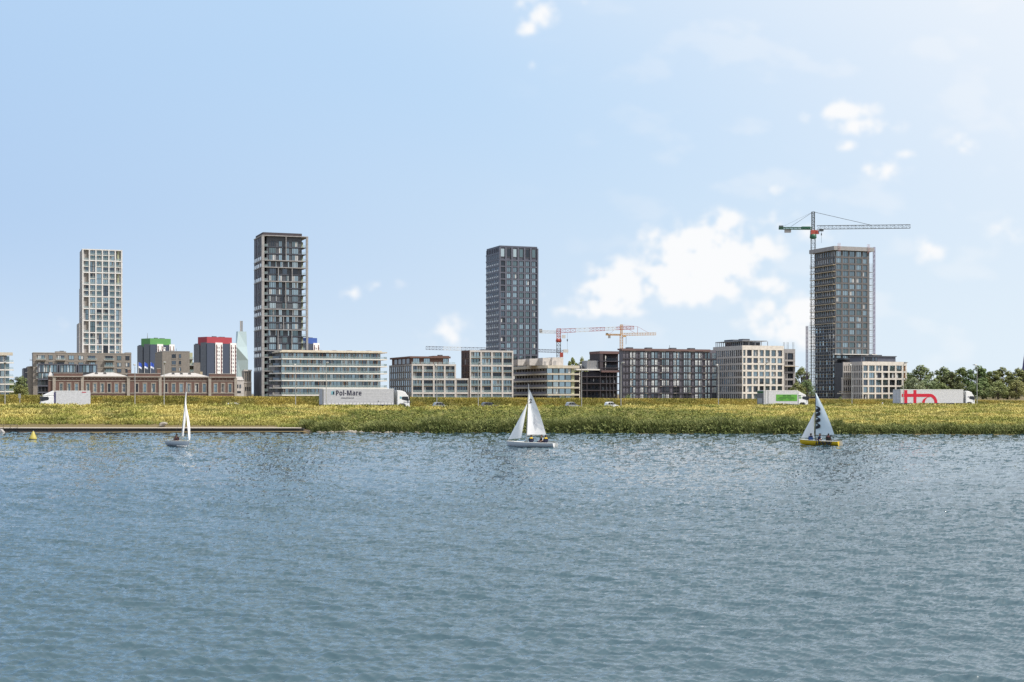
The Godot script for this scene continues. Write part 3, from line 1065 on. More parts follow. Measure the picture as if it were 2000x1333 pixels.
func slate_tower() -> void:
	var B := bld("residential_tower", "slate grey square tower with rows of tall narrow windows", "tower", 975.5, 700.0)
	B.W = bu(B, 1051.6)
	B.D = bv(B, 948.8)
	var top := by(B, 483.0)
	core(B, top, 0.45, "tower_metal")
	var cols := [[978.0, 986.3], [990.0, 998.0], [1002.2, 1010.0], [1014.6, 1022.4], [1027.0, 1034.2], [1039.2, 1046.6]]
	# piers between the window columns
	var edges := [0.0]
	for i in 5: edges.append((bu(B, cols[i][1]) + bu(B, cols[i + 1][0])) * 0.5)
	edges.append(B.W)
	for i in edges.size():
		var w := 0.42 if i > 0 and i < 6 else 0.7
		fbox(B, "pier", 0, maxf(edges[i] - w, 0.0), minf(edges[i] + w, B.W), 0, top, -0.45, 0.0, "slate_metal")
	var y := 504.5
	var k := 0
	for c in cols:
		window(B, 0, bu(B, c[0]), bu(B, c[1]), by(B, 502.0), by(B, 484.5), -0.43, "bright" if c != cols[1] and c != cols[4] else "black", 1, 1, "window_frame", 0.0)
	while y < 775.0:
		fbox(B, "floor_band", 0, 0.05, B.W - 0.05, by(B, y + 4.5), by(B, y + 2.2), -0.44, -0.06 if k % 3 else 0.02, "slate_metal")
		for i in 6:
			var c: Array = cols[i]
			var wide: bool = i == 0 and k % 3 != 2
			window(B, 0, bu(B, c[0]), bu(B, c[1]), by(B, y + 14.2), by(B, y + (4.6 if not wide else 6.0)), -0.43, "even" if i else "dark", 1 if wide else 2, 1, "window_frame", 0.12)
		y += 12.38
		k += 1
	# left side: seven slots a floor, each with a pale screen at its foot
	y = 492.0
	k = 0
	var step: float = (B.D - 2.0) / 7.0
	while y < 770.0:
		fbox(B, "side_band", 1, 0.02, B.D - 0.02, by(B, y + 3.4), by(B, y), -0.44, 0.0, "slate_metal")
		for i in 7:
			var a := 1.0 + i * step
			if k > 0 or true:
				window(B, 1, a + 0.55, a + step - 0.5, by(B, y + 12.2), by(B, y + 3.6), -0.15, "black", 1, 1, "window_frame", 0.0)
				if k > 0: fbox(B, "balcony_screen", 1, a + 0.75, a + step - 0.95, by(B, y + 12.2), by(B, y + 9.4), -0.04, 0.0, "white_glass")
		y += 12.38
		k += 1
	for i in 8:
		fbox(B, "side_pier", 1, 1.0 + i * step - 0.5, 1.0 + i * step + 0.5, 0, top, -0.44, -0.03, "slate_metal")
	box(B.n, "roof_parapet", Vector3(0.3, top, -B.D + 0.4), Vector3(B.W - 0.5, by(B, 479.5), -0.3), "tower_metal")
	for p in [996.0, 1006.0]:
		box(B.n, "roof_vent", Vector3(bu(B, p), by(B, 479.5), -6), Vector3(bu(B, p + 1.2), by(B, 477.3), -5.5), "galvanised")

func edge_apartments() -> void:
	var B := bld("apartment_block", "white balcony flats with glass corners beside the reedy gap", "building", -60.0, 606.0)
	B.W = bu(B, 20.5)
	B.D = 22.0
	var top := by(B, 688.0)
	core(B, top - 0.3, 1.6, "curtain")
	var ys := [694.0, 708.3, 722.4, 736.8, 750.6, 765.3, 779.0]
	fbox(B, "roof_band", 0, -0.5, B.W + 0.8, by(B, 694.0), top, -2.0, 0.0, "slab_cream")
	box(B.n, "roof", Vector3(-0.5, top - 0.5, -B.D), Vector3(B.W + 0.8, top - 0.02, -2.0), "roof_grey")
	for i in ys.size() - 1:
		var y1 := by(B, ys[i])
		var y0 := by(B, ys[i + 1])
		fbox(B, "balcony_slab", 0, -0.5, B.W + 1.2, y0 - 0.3, y0 + 0.25, -1.6, 0.25, "slab_white")
		var a := bu(B, -20.0)
		for w in 4:
			var l := (bu(B, 8.0) - a) / 4.0
			window(B, 0, a + w * l + 0.05, a + (w + 1) * l - 0.05, y0 + 0.27, y1 - 0.32, -1.58, "bright", 2, 1, "window_frame", 0.4)
		window(B, 0, bu(B, 9.5), B.W - 1.6, y0 + 0.27, y1 - 0.32, -1.2, "teal", 2, 1, "window_frame", 0.1)
		fbox(B, "balustrade", 0, bu(B, 9.5), B.W + 1.0, y0 + 0.26, y0 + 1.2, 0.05, 0.1, "balustrade_glass")
		fbox(B, "end_wall", 2, 1.7, B.D, y0 + 0.26, y1 - 0.31, -1.6, -0.6, "glass_teal")

func grey_brick_block() -> void:
	var B := bld("apartment_block", "long grey brick flats below the white tower", "building", 64.0, 715.0)
	B.W = bu(B, 256.0)
	B.D = 16.0
	var top := by(B, 690.0)
	core(B, top, 0.0, "grey_brick")
	box(B.n, "parapet", Vector3(-0.1, top, -B.D), Vector3(B.W + 0.1, top + 0.35, 0.1), "stone_trim")
	box(B.n, "roof_box", Vector3(bu(B, 108.0), top + 0.3, -9), Vector3(bu(B, 129.0), by(B, 686.0), -2), "grey_brick")
	box(B.n, "roof_box", Vector3(bu(B, 117.0), by(B, 686.0), -7), Vector3(bu(B, 125.0), by(B, 684.6), -4), "anthracite")
	box(B.n, "roof_box", Vector3(bu(B, 245.0), top + 0.3, -9), Vector3(bu(B, 256.0), by(B, 687.0), -0.05), "grey_brick")
	var rows := [[702.3, 694.0], [715.5, 707.5], [727.0, 719.8], [739.0, 731.5]]
	var cols := [[72.7, 86.5, 1], [94.5, 102.5, 0], [111.0, 125.0, 1], [133.5, 144.0, 0], [152.5, 162.5, 0], [171.5, 185.5, 1], [205.0, 220.0, 1], [228.0, 236.5, 0], [244.5, 252.5, 0]]
	for r in rows:
		for c in cols:
			window(B, 0, bu(B, c[0]), bu(B, c[1]), by(B, r[0]), by(B, r[1]), -0.02, "cool", 3 if c[2] else 2, 1, "window_frame", 0.3)
			fbox(B, "lintel", 0, bu(B, c[0]) - 0.15, bu(B, c[1]) + 0.15, by(B, r[1]), by(B, r[1]) + 0.25, 0.0, 0.2, "stone_trim")
			if c[2]:
				fbox(B, "balcony", 0, bu(B, c[0]) - 0.6, bu(B, c[1]) + 0.6, by(B, r[0]) - 0.5, by(B, r[0]) - 0.05, 0.0, 1.5, "stone_trim")
				fbox(B, "balustrade", 0, bu(B, c[0]) - 0.6, bu(B, c[1]) + 0.6, by(B, r[0]) - 0.05, by(B, r[0]) + 0.9, 1.42, 1.47, "balustrade_glass")
		fbox(B, "string_course", 0, 0, B.W, by(B, r[0]) - 0.85, by(B, r[0]) - 0.6, 0.0, 0.08, "stone_trim")
	# wing at the left, stepping back
	var wy := by(B, 716.0)
	box(B.n, "wing", Vector3(-2.6, -1.5, -30), Vector3(0.0, wy, -2.0), "grey_brick")
	box(B.n, "wing_end", Vector3(-4.4, -1.5, -34), Vector3(-2.6, by(B, 719.0), -6.0), "slate_metal")
	for k in 4:
		for j in 2:
			var yy := by(B, 727.0 + k * 12.0)
			box(B.n, "wing_window", Vector3(-2.66, yy, -9.0 - j * 8.0), Vector3(-2.58, yy + 1.8, -6.0 - j * 8.0), "glass_dark")
			box(B.n, "wing_balcony", Vector3(-3.6, yy - 0.3, -9.4 - j * 8.0), Vector3(-2.6, yy - 0.05, -5.6 - j * 8.0), "slab_white")
	for k in 2:
		box(B.n, "side_balcony", Vector3(-1.6, by(B, 704.0 + k * 12.5), -4), Vector3(0, by(B, 703.0 + k * 12.5), -1), "stone_trim")
		box(B.n, "side_rail", Vector3(-1.6, by(B, 703.0 + k * 12.5), -4), Vector3(-1.52, by(B, 699.0 + k * 12.5), -1), "balustrade_glass")

func glass_block() -> void:
	var B := bld("office_block", "dark glass block of three boxes behind the brick hall", "building", 72.4, 600.0)
	B.W = bu(B, 189.5)
	B.D = 12.0
	var top := by(B, 711.0)
	core(B, top - 0.3, 0.5, "anthracite")
	var boxes := [[72.4, 112.5], [115.0, 149.5], [152.0, 189.5]]
	for b in boxes:
		var a0 := bu(B, b[0])
		var a1 := bu(B, b[1])
		fbox(B, "box_frame", 0, a0, a1, top - 0.35, top, -0.5, 0.2, "slate_metal")
		fbox(B, "box_frame", 0, a0, a0 + 0.4, by(B, 728.0), top - 0.35, -0.5, 0.18, "slate_metal")
		fbox(B, "box_frame", 0, a1 - 0.4, a1, by(B, 728.0), top - 0.35, -0.5, 0.18, "slate_metal")
		var n := 5
		for i in n:
			window(B, 0, lerpf(a0 + 0.4, a1 - 0.4, float(i) / n) + 0.03, lerpf(a0 + 0.4, a1 - 0.4, float(i + 1) / n) - 0.03, by(B, 728.0), top - 0.4, -0.45, "teal", 1, 1, "window_frame", 0.3)
	for k in 4:
		var y1 := by(B, 728.5 + k * 13.0)
		var y0 := by(B, 741.0 + k * 13.0)
		fbox(B, "floor_band", 0, 0, B.W, y0 - 0.25, y0 + 0.15, -0.5, 0.1, "slate_metal")
		for i in 6:
			window(B, 0, 0.4 + i * 1.35, 1.7 + i * 1.35, y0 + 0.2, y1 - 0.1, -0.45, "teal" if k < 2 else "black", 1, 1, "window_frame", 0.1)

func customs_house() -> void:
	var B := bld("customs_hall", "long red brown brick hall with stone pilasters and zinc roofs", "building", 94.0, 545.0)
	B.W = bu(B, 460.0)
	B.D = 14.0
	var eave := by(B, 735.0)
	core(B, eave, 0.35, "red_brick")
	# bays: [left, right, windows, projects]
	var bays := [[94.0, 104.0, 0, 0.0], [105.0, 160.0, 3, 0.3], [160.0, 249.0, 6, 0.0], [250.0, 312.0, 3, 0.4], [312.0, 408.0, 6, 0.0], [409.0, 459.5, 3, 0.4]]
	var wins := [[], [[115.0, 123.0], [129.6, 138.4], [144.6, 153.0]], [[166.5, 175.0], [180.5, 189.0], [194.5, 203.5], [208.5, 217.0], [222.5, 231.5], [237.0, 246.0]],
		[[262.8, 270.6], [277.8, 286.5], [294.0, 303.5]], [[320.5, 328.0], [334.0, 343.0], [349.0, 358.0], [364.3, 373.0], [379.0, 388.0], [394.0, 403.0]], [[416.2, 424.7], [430.6, 439.0], [444.2, 453.0]]]
	for i in bays.size():
		var b: Array = bays[i]
		var a0 := bu(B, b[0])
		var a1 := bu(B, b[1])
		var o: float = b[3]
		# the front is piers of brick between the window openings
		var y_s := by(B, 766.5)
		var y_h := by(B, 749.5)
		fbox(B, "frieze", 0, a0, a1, y_h, eave, -0.35, o, "red_brick")
		fbox(B, "plinth", 0, a0, a1, -1.5, by(B, 771.0), -0.35, o + 0.12, "red_brick")
		fbox(B, "apron", 0, a0, a1, by(B, 771.0), y_s, -0.35, o, "red_brick")
		var at := a0
		for w in wins[i] + [[b[1] + 0.0, 0.0]]:
			var w0 := bu(B, w[0])
			fbox(B, "brick_pier", 0, at, minf(w0, a1), y_s, y_h, -0.35, o, "red_brick")
			if w[1] == 0.0: break
			var w1 := bu(B, w[1])
			fbox(B, "window_surround", 0, w0, w0 + 0.3, y_s, y_h, -0.3, o + 0.1, "stone_trim")
			fbox(B, "window_surround", 0, w1 - 0.3, w1, y_s, y_h, -0.3, o + 0.1, "stone_trim")
			fbox(B, "window_surround", 0, w0 - 0.05, w1 + 0.05, y_h, y_h + 0.4, 0.0, o + 0.14, "stone_trim")
			fbox(B, "window_sill", 0, w0 - 0.1, w1 + 0.1, y_s - 0.2, y_s + 0.02, 0.0, o + 0.18, "stone_trim")
			window(B, 0, w0 + 0.3, w1 - 0.3, y_s + 0.02, y_h, -0.28, "cool", 2, 2, "window_frame_pale" if rng.randf() < 0.3 else "window_frame", 0.4)
			at = w1
		# stone courses
		fbox(B, "sill_course", 0, a0, a1, by(B, 769.0), by(B, 767.6), 0.0, o + 0.2, "stone_trim")
		fbox(B, "string_course", 0, a0, a1, by(B, 744.2), by(B, 743.0), 0.0, o + 0.12, "stone_trim")
		fbox(B, "cornice", 0, a0 - 0.1, a1 + 0.1, eave - 0.35, eave + 0.05, -0.35, o + 0.55, "stone_trim")
		var n := int((a1 - a0) / 1.3)
		for k in n:
			var c := lerpf(a0, a1, (k + 0.5) / n)
			fbox(B, "corbel", 0, c - 0.14, c + 0.14, by(B, 740.5), by(B, 739.0), 0.0, o + 0.18, "stone_trim")
		# pilasters at both ends of the projecting bays
		if o > 0.0:
			for e in [a0, a1]:
				fbox(B, "pilaster", 0, e - 0.55, e + 0.55, -1.5, eave - 0.36, -0.3, o + 0.32, "stone_trim")
			fbox(B, "parapet", 0, a0 - 0.2, a1 + 0.2, eave + 0.05, by(B, 729.5), -1.2, o + 0.1, "red_brick")
			fbox(B, "parapet_cap", 0, a0 - 0.3, a1 + 0.3, by(B, 729.5), by(B, 728.6), -1.3, o + 0.2, "zinc")
		else:
			# hipped zinc roof with skylights
			var st := begin()
			var r0 := by(B, 727.0)
			var e1 := eave + 0.06
			var p := [Vector3(a0, e1, 0.5), Vector3(a1, e1, 0.5), Vector3(a1, e1, -B.D), Vector3(a0, e1, -B.D)]
			var h := minf(5.0, (a1 - a0) * 0.35)
			var q := [Vector3(a0 + h, r0, -5.0), Vector3(a1 - h, r0, -5.0), Vector3(a1 - h, r0, -B.D + 4), Vector3(a0 + h, r0, -B.D + 4)]
			for k in 4:
				var k2 := (k + 1) % 4
				quad(st, p[k], q[k], q[k2], p[k2])
			quad(st, q[0], q[3], q[2], q[1])
			var rf := put(B.n, "roof", st.commit(), "zinc")
			for k in int((a1 - a0) / 4.4):
				var c := a0 + h + k * 3.2
				if c > a1 - h - 1.0: break
				var t := 0.55
				var base: Vector3 = Vector3(c, lerpf(e1, r0, t), lerpf(0.5, -5.0, t))
				var up := Vector3(0, r0 - e1, -5.5).normalized()
				var bs := Basis(Vector3(1.0, 0, 0), up * 1.5, Vector3(0, up.z * -0.25, up.y * 0.25))
				put(rf, "skylight", frame_mesh(1, 1, 0.16), "window_frame", Transform3D(bs, base))
	for c in [[250.0, 256.5, 721.5], [307.5, 314.0, 720.0]]:
		var ch := box(B.n, "chimney", Vector3(bu(B, c[0]), eave, -3.0), Vector3(bu(B, c[1]), by(B, c[2]), -1.35), "red_brick")
		box(B.n, "chimney_cap", Vector3(bu(B, c[0]) - 0.12, by(B, c[2]), -3.12), Vector3(bu(B, c[1]) + 0.12, by(B, c[2]) + 0.25, -1.25), "stone_trim")
	# terrace roof between the chimneys
	box(B.n, "terrace_roof", Vector3(bu(B, 257.0), eave + 0.1, -9), Vector3(bu(B, 307.0), by(B, 730.5), -1.5), "zinc")
	# flags on the roof
	for k in 3:
		var fx := [271.0, 282.5, 294.5]
		var a := bu(B, fx[k])
		var fp := thing("flagpole", "white roof flagpole with a blue and white flag above the brick hall", "flag", B.n.transform * Vector3(a, by(B, 730.5), -2.0), ROT + 0.2, "flags on the brick hall")
		var hh := by(B, 706.0) - by(B, 730.5)
		tube(fp, "pole", Vector3.ZERO, Vector3(0, hh, 0), 0.07, "crane_white", 0.04)
		var st := begin()
		var st2 := begin()
		for i in 6:
			var x0 := i * 0.22
			var x1 := x0 + 0.22
			var w0 := sin(i * 1.1 + k) * 0.14
			var w1 := sin((i + 1) * 1.1 + k) * 0.14
			var dr0 := -x0 * x0 * 0.35
			var dr1 := -x1 * x1 * 0.35
			quad(st, Vector3(x0, hh - 1.6 + dr0, w0), Vector3(x0, hh - 0.1 + dr0, w0), Vector3(x1, hh - 0.1 + dr1, w1), Vector3(x1, hh - 1.6 + dr1, w1))
			quad(st2, Vector3(x0, hh - 2.3 + dr0, w0), Vector3(x0, hh - 1.6 + dr0, w0), Vector3(x1, hh - 1.6 + dr1, w1), Vector3(x1, hh - 2.3 + dr1, w1))
		var fl := put(fp, "flag", st.commit(), "flag_blue")
		put(fl, "flag_stripe", st2.commit(), "flag_white")

func panel_tower(top_mat: String, label: String, corner: float, d: float, left: float, right: float, y_top: float, y_roof: float, mast: bool) -> void:
	var rot := 0.80
	var B := bld("panel_tower", label, "tower", corner, d, rot)
	B.W = bu(B, right)
	B.D = bv(B, left)
	var hr := by(B, y_roof)
	core(B, hr - 0.6, 0.8, "blue_panel")
	# left side: two broad grey panels with a dark slot between
	for k in [[0.02, 0.42], [0.52, 0.93]]:
		fbox(B, "side_panel", 1, B.D * k[0], B.D * k[1], -1.5, hr - (0.0 if k[0] > 0.1 else 1.2), -0.9, 0.0, "grey_panel")
	# front: white strips with maroon slots and small windows
	var strips := [[0.28, 0.52], [0.78, 0.99]] if right - corner > 30 else [[0.5, 0.99]]
	for s in strips:
		var a0: float = B.W * s[0]
		var a1: float = B.W * s[1]
		fbox(B, "white_strip", 0, a0, a1, -1.5, hr, -0.8, 0.0, "white_panel")
		var w := a1 - a0
		for t in [0.16, 0.82]:
			fbox(B, "maroon_slot", 0, a0 + w * (t - 0.07), a0 + w * (t + 0.07), -1.5, hr - 1.5, -0.7, 0.06, "maroon_panel")
		var y := 2.0
		while y < hr - 3.0:
			fbox(B, "small_window", 0, a0 + w * 0.44, a0 + w * 0.56, y, y + 1.3, -0.5, 0.05, "glass_dark")
			for t in [0.16, 0.82]:
				fbox(B, "slot_dark_pane", 0, a0 + w * (t + 0.07), a0 + w * (t + 0.13), y, y + 1.6, -0.5, 0.08, "glass_black")
			y += 2.9
	fbox(B, "corner_strip", 0, B.W * 0.0, B.W * 0.24, -1.5, hr - 0.4, -0.8, -0.1, "blue_panel")
	# coloured roof storey
	var t0 := by(B, y_top)
	box(B.n, "roof_storey", Vector3(B.W * 0.02, hr - 2.5, -B.D * 0.72), Vector3(B.W * 0.86, t0, -1.0), top_mat)
	box(B.n, "roof_vent", Vector3(B.W * 0.3, t0, -6), Vector3(B.W * 0.42, t0 + 0.7, -4), "anthracite")
	box(B.n, "roof_vent", Vector3(B.W * 0.55, t0, -7), Vector3(B.W * 0.7, t0 + 0.5, -4), "anthracite")
	if mast:
		tube(B.n, "antenna", Vector3(B.W * 0.1, t0, -8), Vector3(B.W * 0.1, by(B, 650.0), -8), 0.3, "galvanised", 0.1)

func brick_flats() -> void:
	var B := bld("apartment_block", "plain grey brick flats with few windows above the brick hall", "building", 316.5, 690.0)
	B.W = bu(B, 370.0)
	B.D = bv(B, 302.5)
	var top := by(B, 687.0)
	core(B, top, 0.0, "grey_brick")
	box(B.n, "parapet", Vector3(-0.08, top, -B.D - 0.05), Vector3(B.W + 0.08, top + 0.3, 0.08), "grey_concrete")
	for r in [[700.0, 692.0], [712.6, 705.0], [725.4, 717.8], [738.0, 730.5]]:
		for c in [[335.0, 343.2], [349.0, 353.2]]:
			window(B, 0, bu(B, c[0]), bu(B, c[1]), by(B, r[0]), by(B, r[1]), -0.03, "black", 2 if c[1] - c[0] > 6 else 1, 1, "window_frame", 0.3)
			fbox(B, "sill", 0, bu(B, c[0]) - 0.1, bu(B, c[1]) + 0.1, by(B, r[0]) - 0.25, by(B, r[0]), 0.0, 0.15, "stone_trim")
		fbox(B, "balcony_slab", 0, B.W, bu(B, 378.0), by(B, r[0]) - 0.5, by(B, r[0]) - 0.2, -6.0, -0.2, "grey_concrete")
		fbox(B, "balustrade", 0, B.W, bu(B, 378.0), by(B, r[0]) - 0.2, by(B, r[0]) + 0.8, -0.3, -0.25, "balustrade_glass")
	fbox(B, "balcony_back", 0, B.W, bu(B, 378.0), -1.5, top - 0.3, -7.0, -4.0, "lime_render")
	fbox(B, "low_wing", 0, bu(B, 378.0), bu(B, 391.0), -1.5, by(B, 708.0), -9.0, -0.5, "grey_brick")
	fbox(B, "ridge_box", 0, bu(B, 391.0), bu(B, 396.0), -1.5, by(B, 726.0), -6.0, -1.5, "planks")
	tube(B.n, "antenna", Vector3(bu(B, 346.5), top, -5), Vector3(bu(B, 346.5), by(B, 680.0), -5), 0.12, "cable", 0.06)
	var v := begin()
	bar(v, Vector3(bu(B, 322.0), top, -4), Vector3(bu(B, 322.0), by(B, 680.0), -4), 0.6, 0.5, 8)
	bar(v, Vector3(bu(B, 322.0), by(B, 680.0), -4), Vector3(bu(B, 322.0), by(B, 678.5), -4), 0.8, 0.7, 8)
	put(B.n, "flue", v.commit(), "slab_white")

func glass_chimney() -> void:
	var d := 1250.0
	var n := thing("stack_tower", "pale green faceted glass tower with a twin flue on top", "tower", Vector3(X(471.0, d), FAR_Y, -d), 0.15)
	var s := d / F
	# outline of the four corners at three heights
	var hs := [-1.5, Yp(704.0, d) - FAR_Y, Yp(678.0, d) - FAR_Y, Yp(648.0, d) - FAR_Y]
	var ring := [
		[Vector3(-13.5, 0, 0), Vector3(-8.0, 0, 6), Vector3(13.0, 0, 1), Vector3(12, 0, -12), Vector3(-12, 0, -12)],
		[Vector3(-13.0, 0, 0), Vector3(-8.0, 0, 6), Vector3(13.0, 0, 1), Vector3(12, 0, -12), Vector3(-12, 0, -12)],
		[Vector3(-12.0, 0, 0), Vector3(-7.5, 0, 5.5), Vector3(11.5, 0, 0), Vector3(11, 0, -11), Vector3(-11, 0, -11)],
		[Vector3(-10.5, 0, 0), Vector3(-6.5, 0, 5), Vector3(10.5, 0, -1), Vector3(10, 0, -10), Vector3(-10, 0, -10)]]
	for lv in 4:
		for k in 5: ring[lv][k] = ring[lv][k] * 0.42
	ring[2][1] += Vector3(-0.8, 0, 2.4)
	ring[1][2] += Vector3(0.5, 0, 1.6)
	for lv in 3:
		for k in 5:
			var k2 := (k + 1) % 5
			var a: Vector3 = ring[lv][k] + Vector3(0, hs[lv], 0)
			var b: Vector3 = ring[lv + 1][k] + Vector3(0, hs[lv + 1], 0)
			var c: Vector3 = ring[lv + 1][k2] + Vector3(0, hs[lv + 1], 0)
			var e: Vector3 = ring[lv][k2] + Vector3(0, hs[lv], 0)
			var o := (a + b + c + e) * 0.25
			o.y = 0
			for half in 2:
				var st := begin()
				var push := o.normalized() * (0.5 if half == 0 else 0.0)
				var q := [a, b, e] if half == 0 else [b, c, e]
				tri(st, q[0] , q[1], q[2])
				put(n, "glass_facet", st.commit(), "mist_glass")
	var cap := begin()
	quad(cap, ring[3][1] + Vector3(0, hs[3], 0), ring[3][0] + Vector3(0, hs[3], 0), ring[3][3] + Vector3(0, hs[3], 0), ring[3][2] + Vector3(0, hs[3], 0))
	put(n, "roof", cap.commit(), "roof_grey")
	for k in 2:
		tube(n, "flue", Vector3(-0.7 + k * 1.3, hs[3] - 1, -2), Vector3(-0.7 + k * 1.3, Yp(627.0, d) - FAR_Y, -2), 0.6, "galvanised" if k else "zinc", -1.0, 12)

func small_houses() -> void:
	var B := bld("small_house", "small pale grey house with two windows beside the brick hall", "house", 461.0, 600.0)
	B.W = bu(B, 476.0)
	B.D = 9.0
	core(B, by(B, 743.0), 0.0, "pale_concrete")
	var st := begin()
	var e := by(B, 743.0)
	var r := by(B, 736.0)
	quad(st, Vector3(-0.2, e, 0.2), Vector3(0.3, r, -4.5), Vector3(B.W, r, -4.5), Vector3(B.W, e, 0.2))
	quad(st, Vector3(B.W, e, -9), Vector3(B.W, r, -4.5), Vector3(0.3, r, -4.5), Vector3(-0.2, e, -9))
	tri(st, Vector3(-0.2, e, -9), Vector3(0.3, r, -4.5), Vector3(-0.2, e, 0.2))
	tri(st, Vector3(B.W, e, 0.2), Vector3(B.W, r, -4.5), Vector3(B.W, e, -9))
	put(B.n, "roof", st.commit(), "zinc")
	for c in [[462.5, 465.2], [467.3, 470.2]]:
		window(B, 0, bu(B, c[0]), bu(B, c[1]), by(B, 758.5), by(B, 751.5), -0.02, "black", 1, 1, "window_frame", 0.0)
	window(B, 0, bu(B, 461.3), bu(B, 470.2), by(B, 768.0), by(B, 764.3), -0.02, "black", 2, 1, "window_frame", 0.0)
	var C := bld("stone_gatehouse", "narrow stone building with slanting slots at the dark tower's foot", "building", 476.5, 640.0)
	C.W = bu(C, 491.0)
	C.D = 8.0
	core(C, by(C, 724.0), 0.3, "stone_trim")
	fbox(C, "cornice", 0, -0.3, C.W, by(C, 725.5), by(C, 722.5), -1.0, 0.5, "pale_concrete")
	fbox(C, "string_course", 0, -0.1, C.W, by(C, 748.0), by(C, 746.5), -0.5, 0.2, "pale_concrete")
	fbox(C, "base", 0, 0, C.W, -1.5, by(C, 748.0), -0.3, 0.0, "stone_trim")
	for k in 4:
		var a := lerpf(0.1, C.W - 0.5, k / 3.0)
		fbox(C, "slot_pier", 0, a, a + 0.4, by(C, 746.5), by(C, 725.5), -0.3, 0.1, "stone_trim")
		if k < 3:
			fbox(C, "slot_dark_pane", 0, a + 0.42, a + C.W / 3.0 - 0.3, by(C, 744.0), by(C, 726.0), -0.29, -0.2, "glass_black")  # dark pane stands in for the shade inside the slot
			window(C, 0, a + 0.35, a + 0.85, by(C, 764.0), by(C, 756.0), -0.01, "black", 1, 1, "window_frame", 0.0)

func terrace_block() -> void:
	var B := bld("terrace_block", "low glazed block with long white balcony terraces and cream roof", "building", 549.5, 606.0)
	B.W = bu(B, 745.5)
	B.D = 16.0
	var top := by(B, 684.5)
	core(B, top - 0.4, 1.2, "anthracite")
	var a_l := bu(B, 533.0)
	var a_r := bu(B, 754.5)
	# roof slab with rounded left end
	box(B.n, "roof_slab", Vector3(-1.0, by(B, 688.5), -B.D), Vector3(a_r, by(B, 686.3), 1.3), "slab_cream")
	box(B.n, "roof_parapet", Vector3(0.0, by(B, 686.3), -B.D + 0.5), Vector3(B.W, top + 0.1, 0.2), "slab_cream")
	for k in [[586.0, 606.0], [626.0, 632.0], [655.0, 661.0], [683.0, 692.0], [722.0, 730.0]]:
		box(B.n, "roof_box", Vector3(bu(B, k[0]), top, -8), Vector3(bu(B, k[1]), top + 0.35, -4), "maroon_panel")
	var ys := [701.2, 715.2, 729.4, 743.6, 758.0, 772.2]
	var prev := 688.5
	for i in ys.size():
		var y1 := by(B, prev)
		var y0 := by(B, ys[i])
		# slab: straight front, swept back round the left corner
		var poly := PackedVector2Array([Vector2(a_r, -1.4), Vector2(0.0, -1.4), Vector2(a_l + 3.0, -0.6), Vector2(a_l + 0.6, 1.6), Vector2(a_l, 4.5), Vector2(a_l, 9.0), Vector2(a_r, 9.0)])
		var sl := prism(poly, y0 - 0.28, y0 + 0.2)
		put(B.n, "balcony_slab", sl, "slab_white", Transform3D(Basis(Vector3(1, 0, 0), Vector3(0, 0, -1), Vector3(0, 1, 0)), Vector3.ZERO))
		# glazed front in narrow bays, with orange fins between some
		var n := 27
		for k in n:
			var a0 := lerpf(0.1, B.W - 0.3, float(k) / n)
			var a1 := lerpf(0.1, B.W - 0.3, float(k + 1) / n)
			window(B, 0, a0 + 0.03, a1 - 0.03, y0 + 0.22, y1 - 0.3, -1.18, ["bright", "cool", "bright", "cool", "dark"][rng.randi() % 5], 3, 1, "window_frame", 0.55)
			if rng.randf() < 0.3:
				fbox(B, "orange_fin", 0, a1 - 0.1, a1 + 0.1, y0 + 0.21, y1 - 0.29, -1.15, -0.9, "orange_panel")
		# glass balustrades, in lengths
		var x := a_l + 3.2
		while x < a_r - 0.4:
			var l := minf(4.0, a_r - 0.2 - x)
			fbox(B, "balustrade", 0, x, x + l - 0.06, y0 + 0.2, y0 + 1.15, 1.24, 1.28, "balustrade_glass")
			x += l
		fbox(B, "end_balustrade", 0, a_r - 0.15, a_r - 0.1, y0 + 0.2, y0 + 1.15, -4.0, 1.22, "balustrade_glass")
		fbox(B, "left_rail", 0, a_l + 0.05, a_l + 0.15, y0 + 0.2, y0 + 1.15, -8.5, -2.2, "violet_panel" if i > 3 else "glass_dark")
		fbox(B, "left_rail", 0, a_l + 0.2, a_l + 3.0, y0 + 0.2, y0 + 1.15, -1.2, -1.1, "grey_concrete" if i > 3 else "glass_dark")
		prev = ys[i]
	fbox(B, "left_wall", 1, 1.2, B.D - 1.4, -1.5, top - 0.5, -1.2, -0.2, "anthracite")
	# potted trees on the terraces
	for p in [[690.0, 692.0, 701.0], [617.0, 697.0, 701.0]]:
		var t := thing("balcony_plant", "small potted tree on a white balcony terrace", "plant", B.n.transform * Vector3(bu(B, p[0]), by(B, 701.2) + 0.2, 0.3), 0.0, "plants on the terraces")
		put(t, "pot", lathe([Vector2(0.0, 0.0), Vector2(0.25, 0.0), Vector2(0.35, 0.5), Vector2(0.0, 0.5)], 12), "red_brick")
		put(t, "foliage", leaf_clump(80, Vector3(0.9, 1.4, 0.9), 0.16, 410), tinted_leaf(Color(0.05, 0.08, 0.03)), Transform3D(Basis.IDENTITY, Vector3(0, 0.5, 0)))

var leaf_tints := {}
func tinted_leaf(c: Color) -> StandardMaterial3D:
	if not leaf_tints.has(c):
		var m := mat("leaf_%d" % leaf_tints.size(), c.r, c.g, c.b, 0.85)
		m.vertex_color_use_as_albedo = true
		m.backlight_enabled = true
		m.backlight = Color(c.r, c.g, c.b * 0.6).linear_to_srgb() * 0.5
		leaf_tints[c] = m
	return leaf_tints[c]

